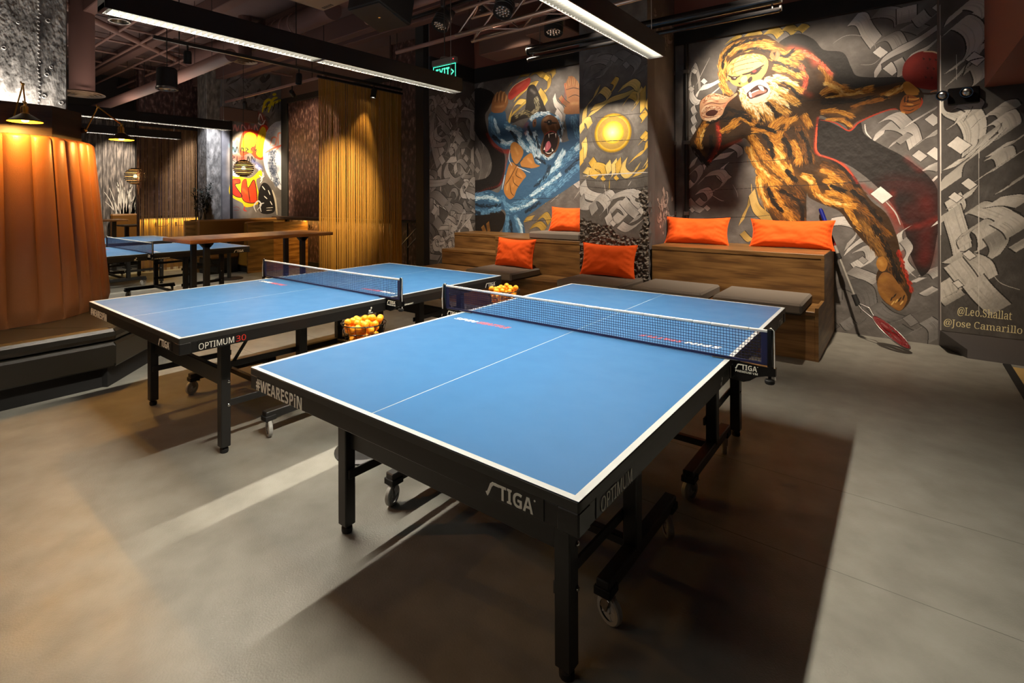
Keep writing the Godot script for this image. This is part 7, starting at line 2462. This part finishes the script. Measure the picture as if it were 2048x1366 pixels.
func paint_column(p: Pic) -> void:
	p.nib("cdc9c0", 28.8, 26.1, [18,616,25,632,42,642,58,634,61,615,48,605,38,616])
	p.nib("cdc9c0", 28.8, 26.1, [15,598,28,609,45,592,48,564,35,540,18,529])
	p.nib("cdc9c0", 22.4, 20.3, [16,502,35,526,51,550,54,561])
	p.nib("cdc9c0", 22.4, 20.3, [41,520,48,533,55,509,51,496])
	p.nib("cdc9c0", 35.2, 31.9, [11,475,21,455,38,440,47,412,44,376])
	p.nib("cdc9c0", 25.6, 23.2, [21,455,35,463,48,452,44,439])
	p.nib("cdc9c0", 32, 29, [57,429,70,445,85,448,91,438])
	p.nib("cdc9c0", 32, 29, [73,427,85,430,91,408,79,400])
	p.nib("cdc9c0", 32, 29, [44,372,63,397,66,408])
	p.nib("cdc9c0", 35.2, 31.9, [14,314,18,337,37,358,54,375,70,397])
	p.nib("cdc9c0", 32, 29, [73,374,91,382,106,398])
	p.nib("cdc9c0", 28.8, 26.1, [70,366,82,369,85,352,73,343,63,335])
	p.nib("cdc9c0", 32, 29, [54,326,79,348,108,372])
	p.nib("cdc9c0", 25.6, 23.2, [14,350,31,357,38,367])
	p.nib("cdc9c0", 22.4, 20.3, [18,424,28,432,34,445])
	p.nib("cdc9c0", 25.6, 23.2, [17,291,24,268,17,250])
	p.nib("cdc9c0", 28.8, 26.1, [34,259,47,273,69,264,91,251])
	p.nib("cdc9c0", 25.6, 23.2, [69,282,91,286,108,282])
	p.nib("cdc9c0", 32, 29, [85,308,97,316,106,329])
	p.nib("cdc9c0", 24, 21.75, [17,277,31,286,41,304])
	p.nib("cdc9c0", 28.8, 26.1, [7,249,14,268,19,250,27,213,30,191])
	p.nib("cdc9c0", 28.8, 26.1, [34,223,47,241,60,233,61,206,50,197])
	p.nib("cdc9c0", 19.2, 17.4, [34,205,31,218,40,230])
	p.nib("cdc9c0", 28.8, 26.1, [69,229,77,207,66,180])
	p.nib("cdc9c0", 28.8, 26.1, [14,181,40,178,56,166,63,144])
	p.nib("cdc9c0", 32, 29, [7,139,14,112,20,103])
	p.nib("cdc9c0", 28.8, 26.1, [17,117,30,127,37,137,17,172])
	p.nib("cdc9c0", 32, 29, [43,142,56,121,78,93])
	p.nib("cdc9c0", 32, 29, [79,255,94,243,100,230])
	p.nib("cdc9c0", 22.4, 20.3, [98,212,107,204])
	p.diamond("e4e0d8", 16, [48,539])
	p.diamond("e4e0d8", 20, [26,386])
	p.diamond("e4e0d8", 13, [39,315])
	p.diamond("e4e0d8", 11, [39,187])
	p.diamond("e4e0d8", 9, [24,133])
	p.diamond("e4e0d8", 12, [21,291])
	p.line("e0dcd4", 2, [1,647,1,379,-1,19])
	p.line("e4e0d8", 1.4, [52,376,51,143,51,85])
	p.line("cdc9c0", 1.4, [66,162,78,141,102,131])
	p.line("e4e0d8", 1.6, [23,551,23,505])
	p.line("1c1a19", 2, [31,513,38,534,51,539,59,539])
	p.spray("3a3634", 30, 0.1, [72,110,102,79])

func paint_panel(p: Pic) -> void:
	p.scribble(11, 120, [0, 110, 222, 650], 20.0, "9a9693,b0aca9,7e7a77")
	p.scribble(13, 22, [30, 110, 160, 200], 13.0, "b5b1ad,c4c0bc")

func paint_graffiti(p: Pic) -> void:
	p.scribble(17, 26, [20, 430, 260, 660], 9.0, "6a6664,8a8683,4a4644")
	p.spray("b02a20", 12, 0.5, [134,474,169,489,193,447,180,401,134,397,100,459])
	p.spray("c46a66", 6, 0.5, [45,427,78,413,122,422,157,443])
	p.line("e09a98", 4, [47,406,56,433,64,408,73,434])
	p.line("e09a98", 4, [82,409,86,436,100,424,109,412])
	p.line("e09a98", 4, [118,439,118,413,132,427])
	p.line("e09a98", 4, [141,415,146,442,159,417])
	p.line("e09a98", 4, [42,371,51,355,64,377,73,361])
	p.line("a8a4a2", 3, [45,453,56,467,69,456])
	p.line("a8a4a2", 3, [78,470,91,458,105,473])
	p.line("a8a4a2", 3, [114,461,123,475])
	p.line("d8d4d2", 4, [134,452,150,491,160,466,169,494,183,464])
	p.line("d8d4d2", 4, [136,472,174,445,193,470])
	p.line("d8c81e", 8, [179,502,193,549,217,563,236,532])
	p.line("d8c81e", 8, [207,505,229,565,254,580])
	p.line("d8c81e", 8, [188,525,241,555,271,571])
	p.line("d8c81e", 8, [229,588,247,595])
	p.line("1c1a14", 3, [193,510,207,548])
	p.line("1c1a14", 3, [227,510,242,558])
	p.line("1c1a14", 3, [256,527,261,570])
	p.shape("d83a1c", [73,326,86,397,122,422,157,417,178,446,207,435,202,358,182,293,145,296,122,316,86,301], true, 1.0)
	p.shape("e8c81c", [82,331,95,389,122,409,150,394,145,353,127,339,131,317,108,320], true, 1.0)
	p.shape("e8c81c", [150,314,155,385,178,437,197,421,187,357,178,302], true, 1.0)
	p.line("a85a14", 2, [109,368,127,374,122,347])
	p.line("a85a14", 2, [164,319,169,373,183,406])
	p.line("a85a14", 1.6, [86,362,136,375])
	p.spray("3a9ab8", 9, 0.6, [40,341,55,329,47,314])
	p.spray("c8301c", 10, 0.5, [46,299,77,287,99,297])
	p.line("16141c", 3.2, [42,311,47,337,55,316,64,339,71,313])
	p.line("16141c", 3.2, [77,313,86,338,95,315])
	p.line("16141c", 3.2, [102,315,102,337,113,331,104,324,115,314])
	p.line("16141c", 3.2, [120,340,136,342,127,341,127,314])
	p.line("16141c", 3.2, [140,340,147,329,157,343,147,316])
	p.line("1a1418", 3.2, [38,272,42,298,53,293,42,286,55,273])
	p.line("1a1418", 3.2, [64,300,64,274,77,277])
	p.line("1a1418", 3.2, [86,301,86,275,99,289])
	p.line("1a1418", 3.2, [108,276,113,300,122,277])
	p.line("1a1418", 3.2, [129,277,129,301,143,278,143,302])
	p.shape("ccd2e4", [202,421,236,461,266,473,281,470,280,174,235,187,206,218,187,267,183,334], true, 1.0)
	p.fur("3a4660,5a6680,2a3248,98a4c0", 14, 300, 9, [228,337,228,246,252,178])
	p.fur("e6eaf6,c2c8e0", 8, 150, 9, [202,403,229,433,266,455])
	p.spray("26304a", 12, 0.35, [216,291,228,234,255,258])
	p.line("e89a8c", 5, [216,354,226,391,246,393,241,361,219,354])
	p.line("e89a8c", 5, [256,362,256,412,271,418])
	p.line("e89a8c", 5, [245,338,265,358,281,368])
	p.line("e07a70", 6, [192,321,236,347,281,364])
	p.spray("4a5ab0", 8, 0.5, [133,282,163,265,177,244])
	p.fur("c8a0d0,e8e0f0,5a6ac0", 7, 90, 8, [145,265,168,243,177,221])
	p.shape("f0c81a", [31,170,46,213,122,206,168,243,177,217,149,194,167,109,135,83,98,79,85,97,46,118,29,140], true, 1.0)
	p.shape("d02e1a", [37,195,72,201,77,183,55,174,85,127,63,123,39,144], true, 1.0)
	p.shape("d8401c", [85,188,103,201,112,162,140,198,153,127,149,100,121,96,94,105,81,136], true, 1.0)
	p.spray("f07a2a", 6, 0.45, [94,153,121,127,55,187])
	p.line("1a1010", 2.4, [37,195,72,201,77,183,55,174,85,127,63,123,39,144,37,195])
	p.line("1a1010", 2.4, [85,188,103,201,112,162,140,198,153,127,149,100,121,96,94,105,81,136,85,188])
	p.line("1a1010", 2.4, [112,162,121,101])
	p.spray("f8f0e8", 5, 0.5, [46,234,59,218,77,227])
	p.line("f0ece8", 4, [40,238,46,217,68,213,86,223])
	p.shape("121014", [158,105,163,154,182,186,211,173,235,114,234,54,172,51], true, 1.0)
	p.line("e8e6e4", 3, [163,221,177,203,168,185])
	p.line("e8e6e4", 3, [177,172,191,154])
	p.line("e8e6e4", 3, [206,154,215,132])
	p.line("e8e6e4", 3, [186,127,201,114])
	p.line("e8e6e4", 3, [215,104,225,86])
	p.line("e8e6e4", 3, [168,199,187,217])
	p.line("d0d4dc", 4, [149,56,139,83,158,105,172,87,153,65])
	p.line("d0d4dc", 4, [172,56,167,87,186,96])
	p.line("c8c0b0", 6, [225,155,240,109,249,40])
	p.line("d8d4d0", 2, [196,73,230,75])
	p.line("d8d4d0", 2, [196,62,225,63])
	p.line("7a4a48", 2, [41,76,63,80,76,71])
	p.line("7a4a48", 2, [46,65,72,66])
	p.line("b83a34", 4, [98,83,94,66,107,61])
